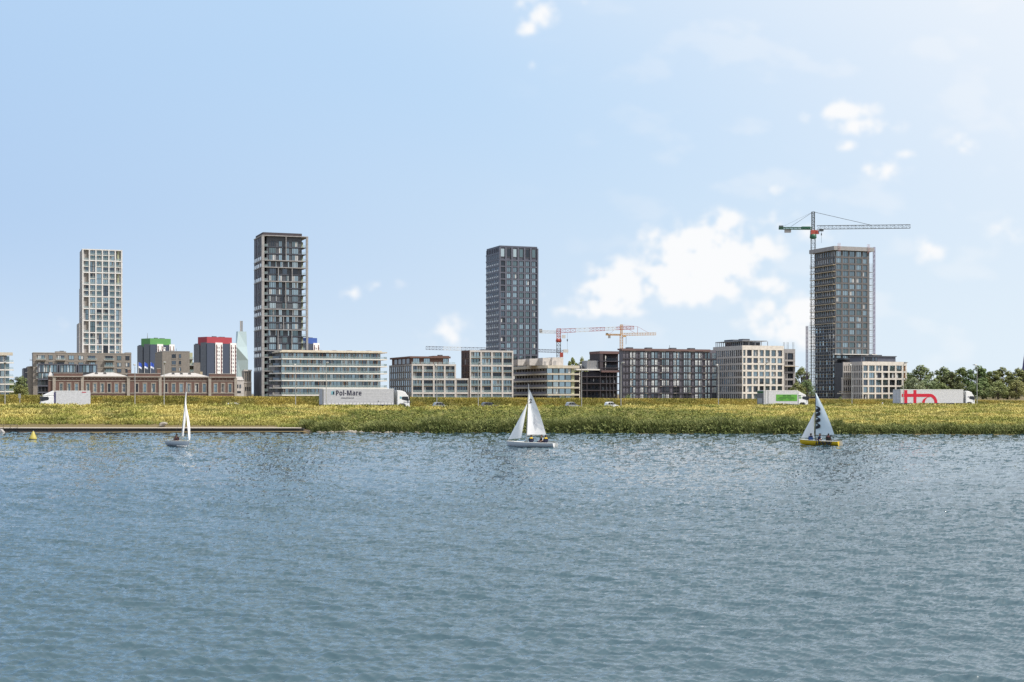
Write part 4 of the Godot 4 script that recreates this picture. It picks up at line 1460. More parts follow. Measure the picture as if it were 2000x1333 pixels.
func grid_flats() -> void:
	# lower half with a brown roof storey
	var B := bld("apartment_block", "lower concrete grid flats with a brown brick roof storey", "building", 804.0, 620.0)
	B.W = bu(B, 890.6)
	B.D = bv(B, 760.0)
	var top := by(B, 711.5)
	core(B, top - 0.2, 1.1, "soffit_brown")
	var cols := [805.0, 826.0, 847.3, 868.6, 889.4]
	var piers := []
	for c in cols: piers.append([bu(B, c) - 0.36, bu(B, c) + 0.36])
	piers[0][0] = 0.0
	piers[-1][1] = B.W
	var bands := []
	for y in [713.0, 741.0, 768.3]: bands.append([by(B, y) - 0.4, by(B, y) + 0.36])
	grid_face(B, 0, piers, bands, 1.1, "pale_concrete", {"split": 2, "glass": "dark", "cols": 3, "curtain": 0.6, "rail": true, "lo": -1.5})
	var sp := pairs(spaced(0.3, B.D - 0.5, 11), 0.3)
	grid_face(B, 1, sp, bands, 0.25, "grey_concrete", {"split": 2, "glass": "dark", "cols": 1, "curtain": 0.3, "lo": -1.5})
	box(B.n, "roof", Vector3(0.1, top - 0.2, -B.D + 0.1), Vector3(B.W - 0.1, top + 0.05, -0.9), "roof_grey")
	# roof storey
	var p0 := bu(B, 806.0)
	var p1 := bu(B, 879.5)
	var ph := box(B.n, "roof_storey", Vector3(p0, top, -B.D + 3.0), Vector3(p1, by(B, 699.5), -2.2), "brown_brick")
	box(B.n, "roof_fascia", Vector3(p0 - 0.8, by(B, 699.5), -B.D + 2.2), Vector3(p1 + 0.6, by(B, 696.0), -1.4), "brown_brick")
	box(B.n, "roof_unit", Vector3(bu(B, 866.0), by(B, 696.0), -9.0), Vector3(bu(B, 874.0), by(B, 692.0), -7.0), "anthracite")
	box(B.n, "roof_step", Vector3(bu(B, 850.0), by(B, 696.0), -10.0), Vector3(bu(B, 880.0), by(B, 694.6), -2.0), "brown_brick")
	for c in [[809.0, 822.0], [830.0, 842.5], [868.0, 878.0]]:
		var w := Transform3D(face_basis(0, bu(B, c[1]) - bu(B, c[0]), by(B, 700.0) - by(B, 710.5), 0.1), Vector3(bu(B, c[0]), by(B, 710.5), -2.2))
		var wn := put(B.n, "window", frame_mesh(3, 1, 0.06), "window_frame", w)
		box(wn, "pane", Vector3(0.02, 0.02, 0.2), Vector3(0.98, 0.98, 0.6), "glass_sky")
	for k in 4:
		var z := -5.0 - k * 6.5
		box(B.n, "side_window", Vector3(p0 - 0.06, top + 0.3, z - 4.5), Vector3(p0 + 0.1, by(B, 700.5), z), "glass_black")
	for c in spaced(bu(B, 812.0), B.W - 0.2, 9):
		fbox(B, "terrace_rail", 0, c - 1.8, c - 0.1, top + 0.05, top + 1.0, -0.3, -0.25, "balustrade_glass")
	# link and taller half
	var C := bld("apartment_block", "taller concrete grid flats of seven storeys with glass balustrades", "building", 917.6, 634.0)
	C.W = bu(C, 1002.6)
	C.D = bv(C, 900.8)
	var top2 := by(C, 684.5)
	core(C, top2 - 0.2, 1.1, "soffit_brown")
	var cc := [918.6, 939.8, 960.8, 981.6, 1001.4]
	var pr := []
	for c in cc: pr.append([bu(C, c) - 0.36, bu(C, c) + 0.36])
	pr[0][0] = 0.0
	pr[-1][1] = C.W
	var bb := []
	for y in [686.2, 714.3, 741.0, 768.3]: bb.append([by(C, y) - 0.4, by(C, y) + 0.36])
	grid_face(C, 0, pr, bb, 1.1, "pale_concrete", {"split": 2, "glass": "cool", "cols": 3, "curtain": 0.6, "rail": true, "lo": -1.5})
	var sq := pairs(spaced(0.4, C.D - 0.5, 5), 0.4)
	grid_face(C, 1, sq, bb, 0.3, "brown_brick", {"split": 2, "glass": "black", "cols": 1, "curtain": 0.1, "lo": -1.5})
	box(C.n, "roof", Vector3(0.1, top2 - 0.2, -C.D + 0.1), Vector3(C.W - 0.1, top2 + 0.05, -0.9), "roof_grey")
	box(C.n, "roof_unit", Vector3(bu(C, 946.0), top2, -6.0), Vector3(bu(C, 962.0), by(C, 682.0), -3.0), "anthracite")
	var L := bld("link_building", "low link with wide glazing between the two concrete grid flats", "building", 890.9, 630.0)
	L.W = bu(L, 917.4)
	L.D = 8.0
	core(L, by(L, 742.0), 1.0, "soffit_brown")
	var lb := []
	for y in [741.0, 768.3]: lb.append([by(L, y) - 0.4, by(L, y) + 0.36])
	grid_face(L, 0, [[0.02, 0.3], [L.W - 0.9, L.W - 0.6]], lb, 1.0, "pale_concrete", {"split": 2, "glass": "black", "cols": 4, "curtain": 0.3, "rail": true, "lo": -1.5})

func cream_block() -> void:
	var B := bld("cream_block", "cream banded apartment block with glazed corner and grey roof boxes", "building", 1067.0, 640.0)
	B.W = bu(B, 1123.0)
	B.D = bv(B, 1002.8)
	core(B, by(B, 717.0), 1.5, "soffit_brown")
	var ys := [716.3, 730.8, 744.2, 757.3, 771.3]
	var a_r := bu(B, 1131.5)
	for i in ys.size():
		var y0 := by(B, ys[i])
		var th := 0.75 if i == 0 else 0.42
		var poly := PackedVector2Array([Vector2(a_r, -0.3), Vector2(0.6, -0.3), Vector2(-0.3, 0.6), Vector2(-0.3, B.D), Vector2(a_r, B.D)])
		put(B.n, "balcony_slab", prism(poly, y0 - th, y0 + th * 0.7), "slab_cream", Transform3D(Basis(Vector3(1, 0, 0), Vector3(0, 0, -1), Vector3(0, 1, 0)), Vector3.ZERO))
		var bot := by(B, ys[i + 1]) + 0.3 if i + 1 < ys.size() else -1.5
		# glazed front
		for k in 4:
			var a0: float = lerpf(0.3, B.W - 1.6, k / 4.0)
			var a1: float = lerpf(0.3, B.W - 1.6, (k + 1) / 4.0)
			window(B, 0, a0 + 0.03, a1 - 0.03, bot, y0 - th - 0.02, -0.6, "bright", 1, 1, "window_frame", 0.15)
		fbox(B, "end_wall", 0, B.W - 1.5, B.W, bot, y0 - th, -3.0, -0.6, "lime_render")
		# left side: brick piers with openings behind a parapet
		var n := 11
		for k in n:
			var a0: float = lerpf(1.0, B.D - 1.0, float(k) / n)
			var a1: float = lerpf(1.0, B.D - 1.0, float(k + 1) / n)
			fbox(B, "brick_pier", 1, a0, a0 + (a1 - a0) * 0.42, bot, y0 - th, -1.5, -0.9, "grey_brick")
			window(B, 1, a0 + (a1 - a0) * 0.42, a1, bot + 0.1, y0 - th, -1.45, "black", 1, 1, "window_frame", 0.25)
			if i + 1 < ys.size():
				fbox(B, "parapet_panel", 1, a0, a1 - 0.05, bot, bot + 1.0, -0.35, -0.2, "violet_panel")
	# roof boxes
	var rt := by(B, 713.5)
	for k in [[1033.0, 1050.0, 701.5, -14.0], [1050.0, 1068.0, 700.0, -10.0], [1068.0, 1085.0, 698.8, -5.0], [1085.0, 1107.0, 697.8, -4.0]]:
		var a0 := bu(B, k[0])
		var z: float = k[3]
		box(B.n, "roof_box", Vector3(a0, rt, z - 9.0), Vector3(bu(B, k[1]), by(B, k[2]), z), "pale_concrete")
	box(B.n, "roof_door", Vector3(bu(B, 1088.0), rt, -4.0), Vector3(bu(B, 1093.0), by(B, 705.0), -3.9), "grey_concrete")
	box(B.n, "roof_door", Vector3(bu(B, 1070.5), rt, -5.0), Vector3(bu(B, 1075.0), by(B, 706.0), -4.9), "grey_concrete")

func plum_block() -> void:
	var B := bld("loggia_block", "dark plum framed block with open loggias and small white blinds", "building", 1131.5, 660.0)
	B.W = bu(B, 1212.0)
	B.D = 14.0
	var top := by(B, 726.0)
	core(B, top, 1.4, "plum_frame")
	# steel frame across the front
	for c in [1131.9, 1146.0, 1172.0, 1184.0, 1191.0, 1198.0, 1205.0]:
		fbox(B, "column", 0, bu(B, c), bu(B, c) + 0.3, -1.5, top, -0.4, 0.0, "plum_frame" if c > 1140 else "slab_white")
	for y in [723.0, 736.0, 749.5, 763.0]:
		fbox(B, "beam", 0, 0, B.W, by(B, y) - 0.2, by(B, y) + 0.2, -1.4, 0.02, "dark_brick")
	var k := 0
	for y in [742.5, 756.0, 769.0]:
		for c in [1180.0, 1187.2, 1194.3, 1201.5]:
			window(B, 0, bu(B, c) - 0.6, bu(B, c) + 0.6, by(B, y + 6.5), by(B, y), -1.3, "pale", 1, 1, "window_frame", 0.0)
		for j in 5:
			var a: float = lerpf(bu(B, 1135.0), bu(B, 1172.0), j / 5.0)
			window(B, 0, a + 0.2, a + 1.5, by(B, y + 8.0), by(B, y - 3.0), -1.3, "black", 1, 1, "window_frame", 0.1)
			fbox(B, "balustrade", 0, a, a + 1.7, by(B, y + 8.0), by(B, y + 3.0), -0.3, -0.25, "glass_black")
		k += 1
	# white canopy and metal roof box at the left
	fbox(B, "canopy", 0, bu(B, 1125.0), bu(B, 1171.0), by(B, 723.6), by(B, 721.2), -6.0, 0.5, "slab_white")
	fbox(B, "roof_box", 0, bu(B, 1148.0), bu(B, 1170.5), by(B, 721.2), by(B, 704.5), -7.0, -1.0, "galvanised")
	for j in 4:
		fbox(B, "box_seam", 0, bu(B, 1148.0) + 1.3 * j + 0.6, bu(B, 1148.0) + 1.3 * j + 0.68, by(B, 721.0), by(B, 705.0), -1.0, -0.95, "zinc")
	fbox(B, "roof_deck", 0, bu(B, 1132.0), bu(B, 1148.0), by(B, 721.2), by(B, 715.0), -8.0, -5.0, "anthracite")
	# upper storeys at the right with deep loggias
	var a0 := bu(B, 1172.0)
	var t2 := by(B, 687.0)
	fbox(B, "upper_wall", 0, a0, B.W, top, t2, -12.0, -2.4, "dark_brick")
	fbox(B, "upper_fascia", 0, a0 - 0.2, B.W, by(B, 691.0), t2 + 0.3, -12.0, 0.1, "red_fascia")
	for y in [705.5, 719.0, 726.0]:
		fbox(B, "loggia_slab", 0, a0 - 0.2, B.W, by(B, y) - 0.2, by(B, y) + 0.2, -2.4, 0.1, "plum_frame")
	fbox(B, "upper_wall_end", 0, a0, a0 + 1.6, top, by(B, 691.0), -2.4, -0.02, "dark_brick")
	fbox(B, "white_column", 0, bu(B, 1183.0), bu(B, 1184.6), top, by(B, 694.0), -0.8, -0.4, "slab_white")
	for y in [704.5, 718.0]:
		window(B, 0, bu(B, 1186.0), bu(B, 1198.0), by(B, y), by(B, y - 9.0), -2.38, "dark", 3, 1, "window_frame", 0.2)
		fbox(B, "balustrade", 0, bu(B, 1184.0), bu(B, 1206.0), by(B, y) + 0.1, by(B, y) + 1.2, -0.3, -0.25, "glass_dark")
	fbox(B, "terrace_roof", 0, bu(B, 1174.0), B.W, by(B, 727.5), by(B, 724.0), -2.0, 0.6, "red_fascia")

func long_block() -> void:
	var B := bld("apartment_block", "long dark violet block with rows of pale windows and red fascia", "building", 1216.0, 633.0)
	B.W = bu(B, 1400.0)
	B.D = bv(B, 1208.0)
	var top := by(B, 681.0)
	core(B, top - 0.3, 0.2, "violet_panel")
	fbox(B, "roof_fascia", 0, -0.6, B.W - 3.5, by(B, 685.0), top, -2.0, 0.5, "red_fascia")
	fbox(B, "side_fascia", 1, 0, B.D - 2.0, by(B, 684.0), top, -1.0, 0.5, "red_fascia")
	box(B.n, "roof", Vector3(-0.3, top - 0.4, -B.D), Vector3(B.W - 0.5, top - 0.1, -2.0), "roof_grey")
	for g in [1230.0, 1259.0, 1288.0, 1317.0, 1345.0, 1373.0]:
		fbox(B, "soffit_light", 0, bu(B, g), bu(B, g + 12.0), by(B, 686.2), by(B, 685.0), -0.5, 0.3, "stone_trim")
	var groups := [[1230.6, 1242.6], [1251.0, 1264.2], [1272.0, 1285.2], [1293.0, 1307.0], [1315.0, 1327.6], [1335.6, 1349.4], [1357.0, 1371.2], [1377.5, 1388.2], [1391.5, 1399.3]]
	var ys := [686.5, 700.6, 714.4, 728.0, 741.2, 755.0, 768.6, 781.0]
	for i in ys.size() - 1:
		var y1 := by(B, ys[i])
		var y0 := by(B, ys[i + 1])
		fbox(B, "storey_line", 0, -0.1, B.W + 0.1, y0 - 0.16, y0 + 0.2, -0.2, 0.22, "plum_frame")
		var j := 0
		for g in groups:
			var a0 := bu(B, g[0])
			var a1 := bu(B, g[1])
			var low := i >= 5 and (j > 1 and j != 7) and rng.randf() < 0.75
			for h in 2:
				var c0 := lerpf(a0, a1, h * 0.54)
				var c1 := lerpf(a0, a1, 0.46 + h * 0.54)
				window(B, 0, c0, c1, y0 + 0.25, y1 - 0.22, -0.12, "black" if low else ("blinds" if rng.randf() < 0.7 else "bright"), 2, 2, "plum_frame", 0.12)
			j += 1
		# dark uprights between the groups and a rail across
		for k in 31:
			var a: float = lerpf(0.2, B.W - 0.2, k / 30.0)
			fbox(B, "upright", 0, a - 0.05, a + 0.05, y0 + 0.2, y1 - 0.16, -0.1, 0.16, "plum_frame")
		fbox(B, "rail", 0, 0, B.W, y0 + 1.1, y0 + 1.18, 0.14, 0.24, "plum_frame")
		for g in [1231.0, 1260.0, 1288.0, 1316.0, 1345.0, 1373.0]:
			fbox(B, "slab_edge", 0, bu(B, g), bu(B, g + 5.0), y0 - 0.1, y0 + 0.1, 0.3, 0.42, "stone_trim")
		window(B, 1, B.D - 3.2, B.D - 1.2, y0 + 0.5, y1 - 0.5, -0.45, "pale" if i > 1 else "dark", 1, 1, "window_frame", 0.0)
		window(B, 1, 1.0, B.D - 4.0, y0 + 0.5, y1 - 0.5, -0.45, "dark", 2, 1, "window_frame", 0.0)
	for g in [[1233.0, 1242.5], [1270.0, 1280.0], [1317.5, 1327.5], [1354.0, 1364.0]]:
		box(B.n, "roof_box", Vector3(bu(B, g[0]), top, -6), Vector3(bu(B, g[1]), by(B, 678.0), -3), "anthracite")
	tube(B.n, "antenna", Vector3(bu(B, 1316.0), top, -4), Vector3(bu(B, 1316.0), by(B, 673.0), -4), 0.12, "galvanised")

func beige_block() -> void:
	var B := bld("apartment_block", "beige stone grid block with steel roof frame, nearly finished", "building", 1450.0, 640.0)
	B.W = bu(B, 1531.2)
	B.D = bv(B, 1393.0)
	var top := by(B, 675.0)
	core(B, top - 0.3, 0.6, "grey_brick")
	var xs := [1450.0, 1458.0, 1470.3, 1482.3, 1493.8, 1505.5, 1517.5, 1529.8]
	var piers := []
	for i in xs.size():
		var c := bu(B, xs[i])
		piers.append([c - 0.4, c + 0.42])
	piers[0] = [0.0, 0.5]
	piers[-1][1] = B.W
	var bands := [[by(B, 683.6), top]]
	for y in [697.6, 711.2, 724.4, 737.4, 752.6, 768.0]: bands.append([by(B, y) - 0.42, by(B, y) + 0.42])
	grid_face(B, 0, piers, bands, 0.6, "beige_stone", {"glass": "cool", "cols": 3, "curtain": 0.35, "lo": -1.5})
	var sp := pairs(spaced(0.3, B.D - 0.3, 14), 0.26)
	grid_face(B, 1, sp, bands, 0.3, "pale_concrete", {"glass": "black", "cols": 1, "curtain": 0.12, "lo": -1.5})  # left face coloured darker than the front stone to carry its shade
	box(B.n, "roof", Vector3(0.1, top - 0.3, -B.D), Vector3(B.W - 0.1, top - 0.05, -0.6), "roof_grey")
	# roof frame
	var rf0: float = -B.D + 1.0
	var fr := begin()
	var y1 := by(B, 666.5)
	for k in 15:
		var z := lerpf(-1.5, rf0, k / 14.0)
		bar(fr, Vector3(1.0, top, z), Vector3(1.0, y1, z), 0.16)
		bar(fr, Vector3(10.0, top, z), Vector3(10.0, y1, z), 0.16)
	for k in 5:
		var x := lerpf(1.0, bu(B, 1503.0), k / 4.0)
		bar(fr, Vector3(x, top, -1.5), Vector3(x, y1, -1.5), 0.16)
	add_box(fr, Vector3(0.6, y1, rf0), Vector3(10.4, y1 + 0.35, -1.1))
	add_box(fr, Vector3(10.4, y1, -6.0), Vector3(bu(B, 1501.0), y1 + 0.35, -1.1))
	put(B.n, "steel_frame", fr.commit(), "galvanised")
	for k in 12:
		var z := lerpf(-2.0, rf0 + 6.0, k / 12.0)
		box(B.n, "roof_panel", Vector3(2.6, top, z - B.D / 15.0), Vector3(2.75, y1 - 0.3, z - 0.3), "anthracite" if k < 8 else "maroon_panel")
	for k in 4:
		var x := lerpf(1.5, bu(B, 1488.0), k / 4.0)
		box(B.n, "roof_panel", Vector3(x, top, -2.8), Vector3(x + 3.0, y1 - 0.3, -2.6), "anthracite")
	for k in [[1462.0, 1477.0, 662.5, -5.0], [1435.0, 1450.0, 664.3, -18.0], [1435.0, 1450.0, 664.3, -14.0]]:
		var x0 := maxf(bu(B, maxf(k[0], 1451.0)), 3.0)
		box(B.n, "roof_unit", Vector3(x0, y1 + 0.35, k[3] - 4.0), Vector3(x0 + 3.6, y1 + 1.2, k[3]), "anthracite")
	# unfinished concrete wing at the right
	var W := bld("concrete_wing", "bare grey concrete wing with empty openings beside the beige grid block", "building", 1531.8, 668.0)
	W.W = bu(W, 1553.5)
	W.D = 12.0
	core(W, by(W, 683.0), 0.6, "grey_concrete")
	var wb := [[by(W, 690.0), by(W, 682.0)]]
	for y in [704.5, 715.0, 728.0, 741.5, 755.0, 769.0]: wb.append([by(W, y) - 0.4, by(W, y) + 0.4])
	grid_face(W, 0, [[0.0, 0.7], [bu(W, 1537.0), bu(W, 1538.5)], [W.W - 1.0, W.W]], wb, 0.6, "grey_concrete", {"glass": "black", "cols": 2, "curtain": 0.0, "lo": -1.5})
	fbox(W, "plank_deck", 0, -0.3, W.W + 1.0, by(W, 716.5), by(W, 715.5), 0.0, 1.6, "planks")
	for c in [1534.0, 1541.0, 1552.0]:
		var st := begin()
		for s in [-0.35, 0.35]:
			bar(st, Vector3(bu(W, c) + s, by(W, 683.0), -1.0), Vector3(bu(W, c) + s, by(W, 668.5), -1.0), 0.08)
		for k in 6:
			var yy := lerpf(by(W, 683.0), by(W, 668.5), k / 5.5)
			bar(st, Vector3(bu(W, c) - 0.35, yy, -1.0), Vector3(bu(W, c) + 0.35, yy, -1.0), 0.06)
		put(W.n, "ladder_mast", st.commit(), "galvanised")

func lattice(st: SurfaceTool, a: Vector3, b: Vector3, w: float, h: float, r: float, bays: int, up := Vector3.UP) -> void:
	# square lattice boom between two points
	var ax := (b - a).normalized()
	var side := ax.cross(up).normalized() * w * 0.5
	var top := side.cross(ax).normalized() * h * 0.5
	var cs := [side + top, -side + top, -side - top, side - top]
	for c in cs: bar(st, a + c, b + c, r)
	for k in bays:
		var p := a.lerp(b, float(k) / bays)
		var q := a.lerp(b, float(k + 1) / bays)
		for i in 4:
			var c0: Vector3 = cs[i]
			var c1: Vector3 = cs[(i + 1) % 4]
			if k % 2 == 0: bar(st, p + c0, q + c1, r * 0.6)
			else: bar(st, p + c1, q + c0, r * 0.6)
			bar(st, q + c0, q + c1, r * 0.6)

func scaffold_tower() -> void:
	var B := bld("residential_tower", "grey brown tower under construction wrapped in scaffold decks", "tower", 1632.0, 668.0)
	B.W = bu(B, 1698.3)
	B.D = bv(B, 1591.5)
	var top := by(B, 489.0)
	core(B, top, 0.35, "anthracite")
	# overhanging concrete roof
	var rs := begin()
	add_box(rs, Vector3(-1.4, top, -B.D - 2.6), Vector3(bu(B, 1705.5), by(B, 481.2), 1.0))
	put(B.n, "roof_slab", rs.commit(), "grey_concrete")
	var cols := [[1634.0, 1643.6], [1646.8, 1657.4], [1660.0, 1670.2], [1673.4, 1683.0], [1686.2, 1694.0]]
	var piers := [[0.0, bu(B, 1634.0)]]
	for i in 4: piers.append([bu(B, cols[i][1]), bu(B, cols[i + 1][0])])
	piers.append([bu(B, 1694.0), B.W])
	var fl := 12.72
	var bands := [[top - 0.25, top]]
	var y := 502.2
	while y < 700.0:
		bands.append([by(B, y) - 0.33, by(B, y) + 0.33])
		y += fl
	grid_face(B, 0, piers, bands, 0.35, "taupe_brick", {"glass": "even", "cols": 3, "curtain": 0.1, "lo": by(B, 700.0)})
	# left side with blinds and scaffold decks
	var n := 9
	var sp := pairs(spaced(0.5, B.D - 0.4, n), 0.45)
	var upper := bands.filter(func(b): return b[0] > by(B, 635.0))
	grid_face(B, 1, sp, upper, 0.35, "taupe_brick", {"glass": "blinds", "cols": 1, "curtain": 0.0, "lo": by(B, 637.0)})
	for b in upper.slice(2):
		fbox(B, "scaffold_deck", 1, -2.2, B.D + 0.2, b[0] - 0.4, b[0] - 0.15, 0.1, 1.4, "planks")
		var st := begin()
		for h in [0.6, 1.1]:
			bar(st, on_face(B, 1, -2.2, b[0] + h, 1.35), on_face(B, 1, B.D, b[0] + h, 1.35), 0.05)
		for k in 7:
			var a: float = lerpf(-2.0, B.D, k / 6.0)
			bar(st, on_face(B, 1, a, b[0] - 0.3, 1.35), on_face(B, 1, a, b[0] + 1.2, 1.35), 0.05)
		put(B.n, "guard_rail", st.commit(), "galvanised")
	# lower half of the left side: dark scaffold
	var lower := begin()
	for k in 12:
		var a := lerpf(-2.5, B.D + 0.3, k / 11.0)
		for o in [0.4, 1.5]:
			bar(lower, on_face(B, 1, a, -1.5, o), on_face(B, 1, a, by(B, 632.0), o), 0.07)
	put(B.n, "scaffold_poles", lower.commit(), "galvanised")
	for k in 23:
		var yy := by(B, 637.0 + k * 6.3)
		fbox(B, "scaffold_board", 1, -2.6, B.D + 0.3, yy - 0.06, yy + 0.1, 0.4 if k % 2 else 1.45, 1.5, "planks" if k % 2 else "galvanised")
	for k in 11:
		var y0 := by(B, 649.0 + k * fl)
		for i in 6:
			window(B, 1, 0.6 + i * B.D / 6.2, 0.6 + i * B.D / 6.2 + 1.6, y0, y0 + 2.3, -0.34, "pale" if rng.randf() < 0.35 else "dark", 1, 1, "window_frame", 0.2)
	# front below the canopy, in scaffold
	var fs := begin()
	for k in 14:
		var a := lerpf(0.0, B.W, k / 13.0)
		bar(fs, Vector3(a, -1.5, 1.1), Vector3(a, by(B, 694.0), 1.1), 0.07)
	for k in 12:
		var yy := lerpf(0.5, by(B, 695.0), k / 11.0)
		bar(fs, Vector3(-0.2, yy, 1.1), Vector3(B.W, yy, 1.1), 0.07)
	put(B.n, "base_scaffold", fs.commit(), "scaffold_dark")
	for k in [[1626.0, 1637.0], [1642.0, 1692.0], [1698.0, 1708.0]]:
		fbox(B, "white_canopy", 0, bu(B, k[0]), bu(B, k[1]), by(B, 693.0), by(B, 691.6), 0.2, 2.2, "slab_white")
	# hoist decks at the right side
	for b in bands.slice(3):
		fbox(B, "hoist_deck", 0, B.W + 0.05, bu(B, 1706.0), b[0] - 0.2, b[0], -2.4, -0.2, "galvanised")
	var hs := begin()
	for c in [1700.2, 1703.0, 1706.0]:
		bar(hs, Vector3(bu(B, c), by(B, 700.0), -0.4), Vector3(bu(B, c), by(B, 512.0), -0.4), 0.07)
	for b in bands.slice(3):
		for h in [1.0, 1.9]:
			bar(hs, Vector3(B.W, b[0] + h, -0.3), Vector3(bu(B, 1706.0), b[0] + h, -0.3), 0.05)
	put(B.n, "hoist_frame", hs.commit(), "galvanised")
	for k in [[1710.2, 479.5, 692.0, "scaffold_violet"], [1578.2, 633.0, 778.0, "scaffold_violet"]]:
		var st := begin()
		var px: float = k[0]
		var a := bu(B, px) if px > 1632.0 else 0.0
		var p := Vector3(a, by(B, k[2]), -1.0) if px > 1632.0 else on_face(B, 1, B.D - bv(B, px), by(B, k[2]), 0.5)
		var q := Vector3(p.x, by(B, k[1]), p.z)
		lattice(st, p, q, 0.75, 0.75, 0.08, int((q.y - p.y) / 1.1), Vector3.RIGHT)
		put(B.n, "hoist_mast", st.commit(), k[3])
	for c in [1637.0, 1694.5]:
		var st := begin()
		lattice(st, Vector3(bu(B, c), top - 1.0, 0.9), Vector3(bu(B, c), by(B, 475.5), 0.9), 0.9, 0.9, 0.035, 5, Vector3.RIGHT)
		put(B.n, "climbing_frame", st.commit(), "safety_pink")
	# netted podium between the tower and the low block
	fbox(B, "podium", 0, bu(B, 1642.0), bu(B, 1660.0), -1.5, by(B, 702.0), 0.3, 5.0, "scaffold_dark")
	fbox(B, "podium_roof", 0, bu(B, 1636.0), bu(B, 1664.0), by(B, 703.0), by(B, 700.5), 0.2, 5.6, "anthracite")

func low_beige_block() -> void:
	var B := bld("apartment_block", "low beige stone grid block at the scaffolded tower's foot", "building", 1685.0, 640.0)
	B.W = bu(B, 1771.5)
	B.D = bv(B, 1663.0)
	var top := by(B, 706.5)
	core(B, top - 0.3, 0.6, "grey_brick")
	var xs := [1685.6, 1696.8, 1710.3, 1723.7, 1736.8, 1750.2, 1763.3, 1770.6]
	var piers := []
	for x in xs: piers.append([bu(B, x) - 0.33, bu(B, x) + 0.36])
	piers[0][0] = 0.0
	piers[-1][1] = B.W
	var bands := [[by(B, 714.0), top]]
	for y in [726.6, 740.4, 754.6, 769.0]: bands.append([by(B, y) - 0.36, by(B, y) + 0.36])
	grid_face(B, 0, piers, bands, 0.6, "beige_stone", {"glass": "cool", "cols": 2, "curtain": 0.3, "lo": -1.5, "skip": [[6, 0], [6, 1], [6, 2], [6, 3]]})
	for i in 4:
		fbox(B, "loggia_back", 0, bu(B, 1764.5), bu(B, 1769.8), bands[i + 1][1], bands[i][0], -0.58, -0.5, "orange_panel")
	var sp := pairs(spaced(0.3, B.D - 0.3, 6), 0.3)
	grid_face(B, 1, sp, bands, 0.3, "pale_concrete", {"glass": "black", "cols": 1, "curtain": 0.1, "lo": -1.5})
	box(B.n, "roof", Vector3(0.1, top - 0.3, -B.D), Vector3(B.W - 0.1, top - 0.05, -0.6), "roof_grey")
	box(B.n, "roof_storey", Vector3(bu(B, 1690.0), top - 0.05, -12.0), Vector3(bu(B, 1757.5), by(B, 696.5), -3.0), "slate_metal")
	box(B.n, "roof_fascia", Vector3(bu(B, 1688.0), by(B, 696.5), -12.5), Vector3(bu(B, 1758.5), by(B, 695.0), -2.5), "anthracite")
	box(B.n, "roof_unit", Vector3(bu(B, 1719.5), by(B, 695.0), -9.0), Vector3(bu(B, 1736.0), by(B, 692.6), -5.0), "anthracite")
	for k in 5:
		window(B, 0, bu(B, 1693.0 + k * 6.0), bu(B, 1698.0 + k * 6.0), top + 0.2, by(B, 697.5), -2.98, "dark", 1, 1, "window_frame", 0.0)
	# set-back wing at the left, terraced
	var W := bld("terraced_wing", "terraced beige wing with narrow openings beside the scaffolded tower", "building", 1647.5, 655.0)
	W.W = bu(W, 1664.0)
	W.D = 8.0
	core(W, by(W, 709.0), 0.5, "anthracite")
	var wb := [[by(W, 714.8), by(W, 708.0)]]
	for y in [727.0, 741.0, 755.0, 769.0]: wb.append([by(W, y) - 0.36, by(W, y) + 0.36])
	grid_face(W, 0, pairs(spaced(0.3, W.W - 0.2, 4), 0.28), wb, 0.5, "pale_concrete", {"glass": "black", "cols": 1, "curtain": 0.0, "lo": -1.5})
	for y in [[738.0, 1642.0], [768.0, 1634.0]]:
		fbox(W, "terrace", 0, bu(W, y[1]), W.W, by(W, y[0] + 2.0), by(W, y[0]), 0.5, 2.5, "beige_stone")
		fbox(W, "plank_rail", 0, bu(W, y[1]), W.W, by(W, y[0] - 3.0), by(W, y[0] - 2.0), 2.3, 2.45, "planks")
	fbox(W, "lower_wall", 0, bu(W, 1642.5), W.W, -1.5, by(W, 740.0), 0.55, 2.0, "pale_concrete")
	for k in 5:
		for r in [[753.0, 743.0], [767.0, 757.0]]:
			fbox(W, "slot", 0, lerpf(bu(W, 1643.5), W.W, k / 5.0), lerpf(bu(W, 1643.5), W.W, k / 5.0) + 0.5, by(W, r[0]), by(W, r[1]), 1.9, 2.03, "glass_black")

func spire() -> void:
	var d := 1400.0
	var n := thing("church_spire", "slender violet slate church spire above the trees", "spire", Vector3(X(2003.0, d), FAR_Y, -d))
	box(n, "belfry", Vector3(-3.2, -1.5, -3.2), Vector3(3.2, Yp(728.0, d) - FAR_Y, 3.2), "grey_brick")
	var b := Yp(728.0, d) - FAR_Y
	put(n, "spire_roof", lathe([Vector2(3.9, b), Vector2(2.6, b + 6.0), Vector2(1.6, b + 14.0), Vector2(0.0, b + 24.0)], 8), "spire_slate")
	tube(n, "cross", Vector3(0, b + 23.5, 0), Vector3(0, b + 27.0, 0), 0.12, "cable")

# ------------------------------------------------------------------ cranes
func crane_node(called: String, label: String, px: float, d: float) -> Dictionary:
	return {"n": thing(called, label, "crane", Vector3(X(px, d), FAR_Y, -d), 0.0), "d": d, "px": px}

func cx(C: Dictionary, px: float) -> float: return (px - C.px) * C.d / F
func cy(C: Dictionary, py: float) -> float: return Yp(py, C.d) - FAR_Y

func boom(C: Dictionary, called: String, p: Vector3, q: Vector3, w: float, h: float, r: float, m: String) -> void:
	var st := begin()
	lattice(st, p, q, w, h, r, int(p.distance_to(q) / (h * 1.1)))
	put(C.n, called, st.commit(), m)

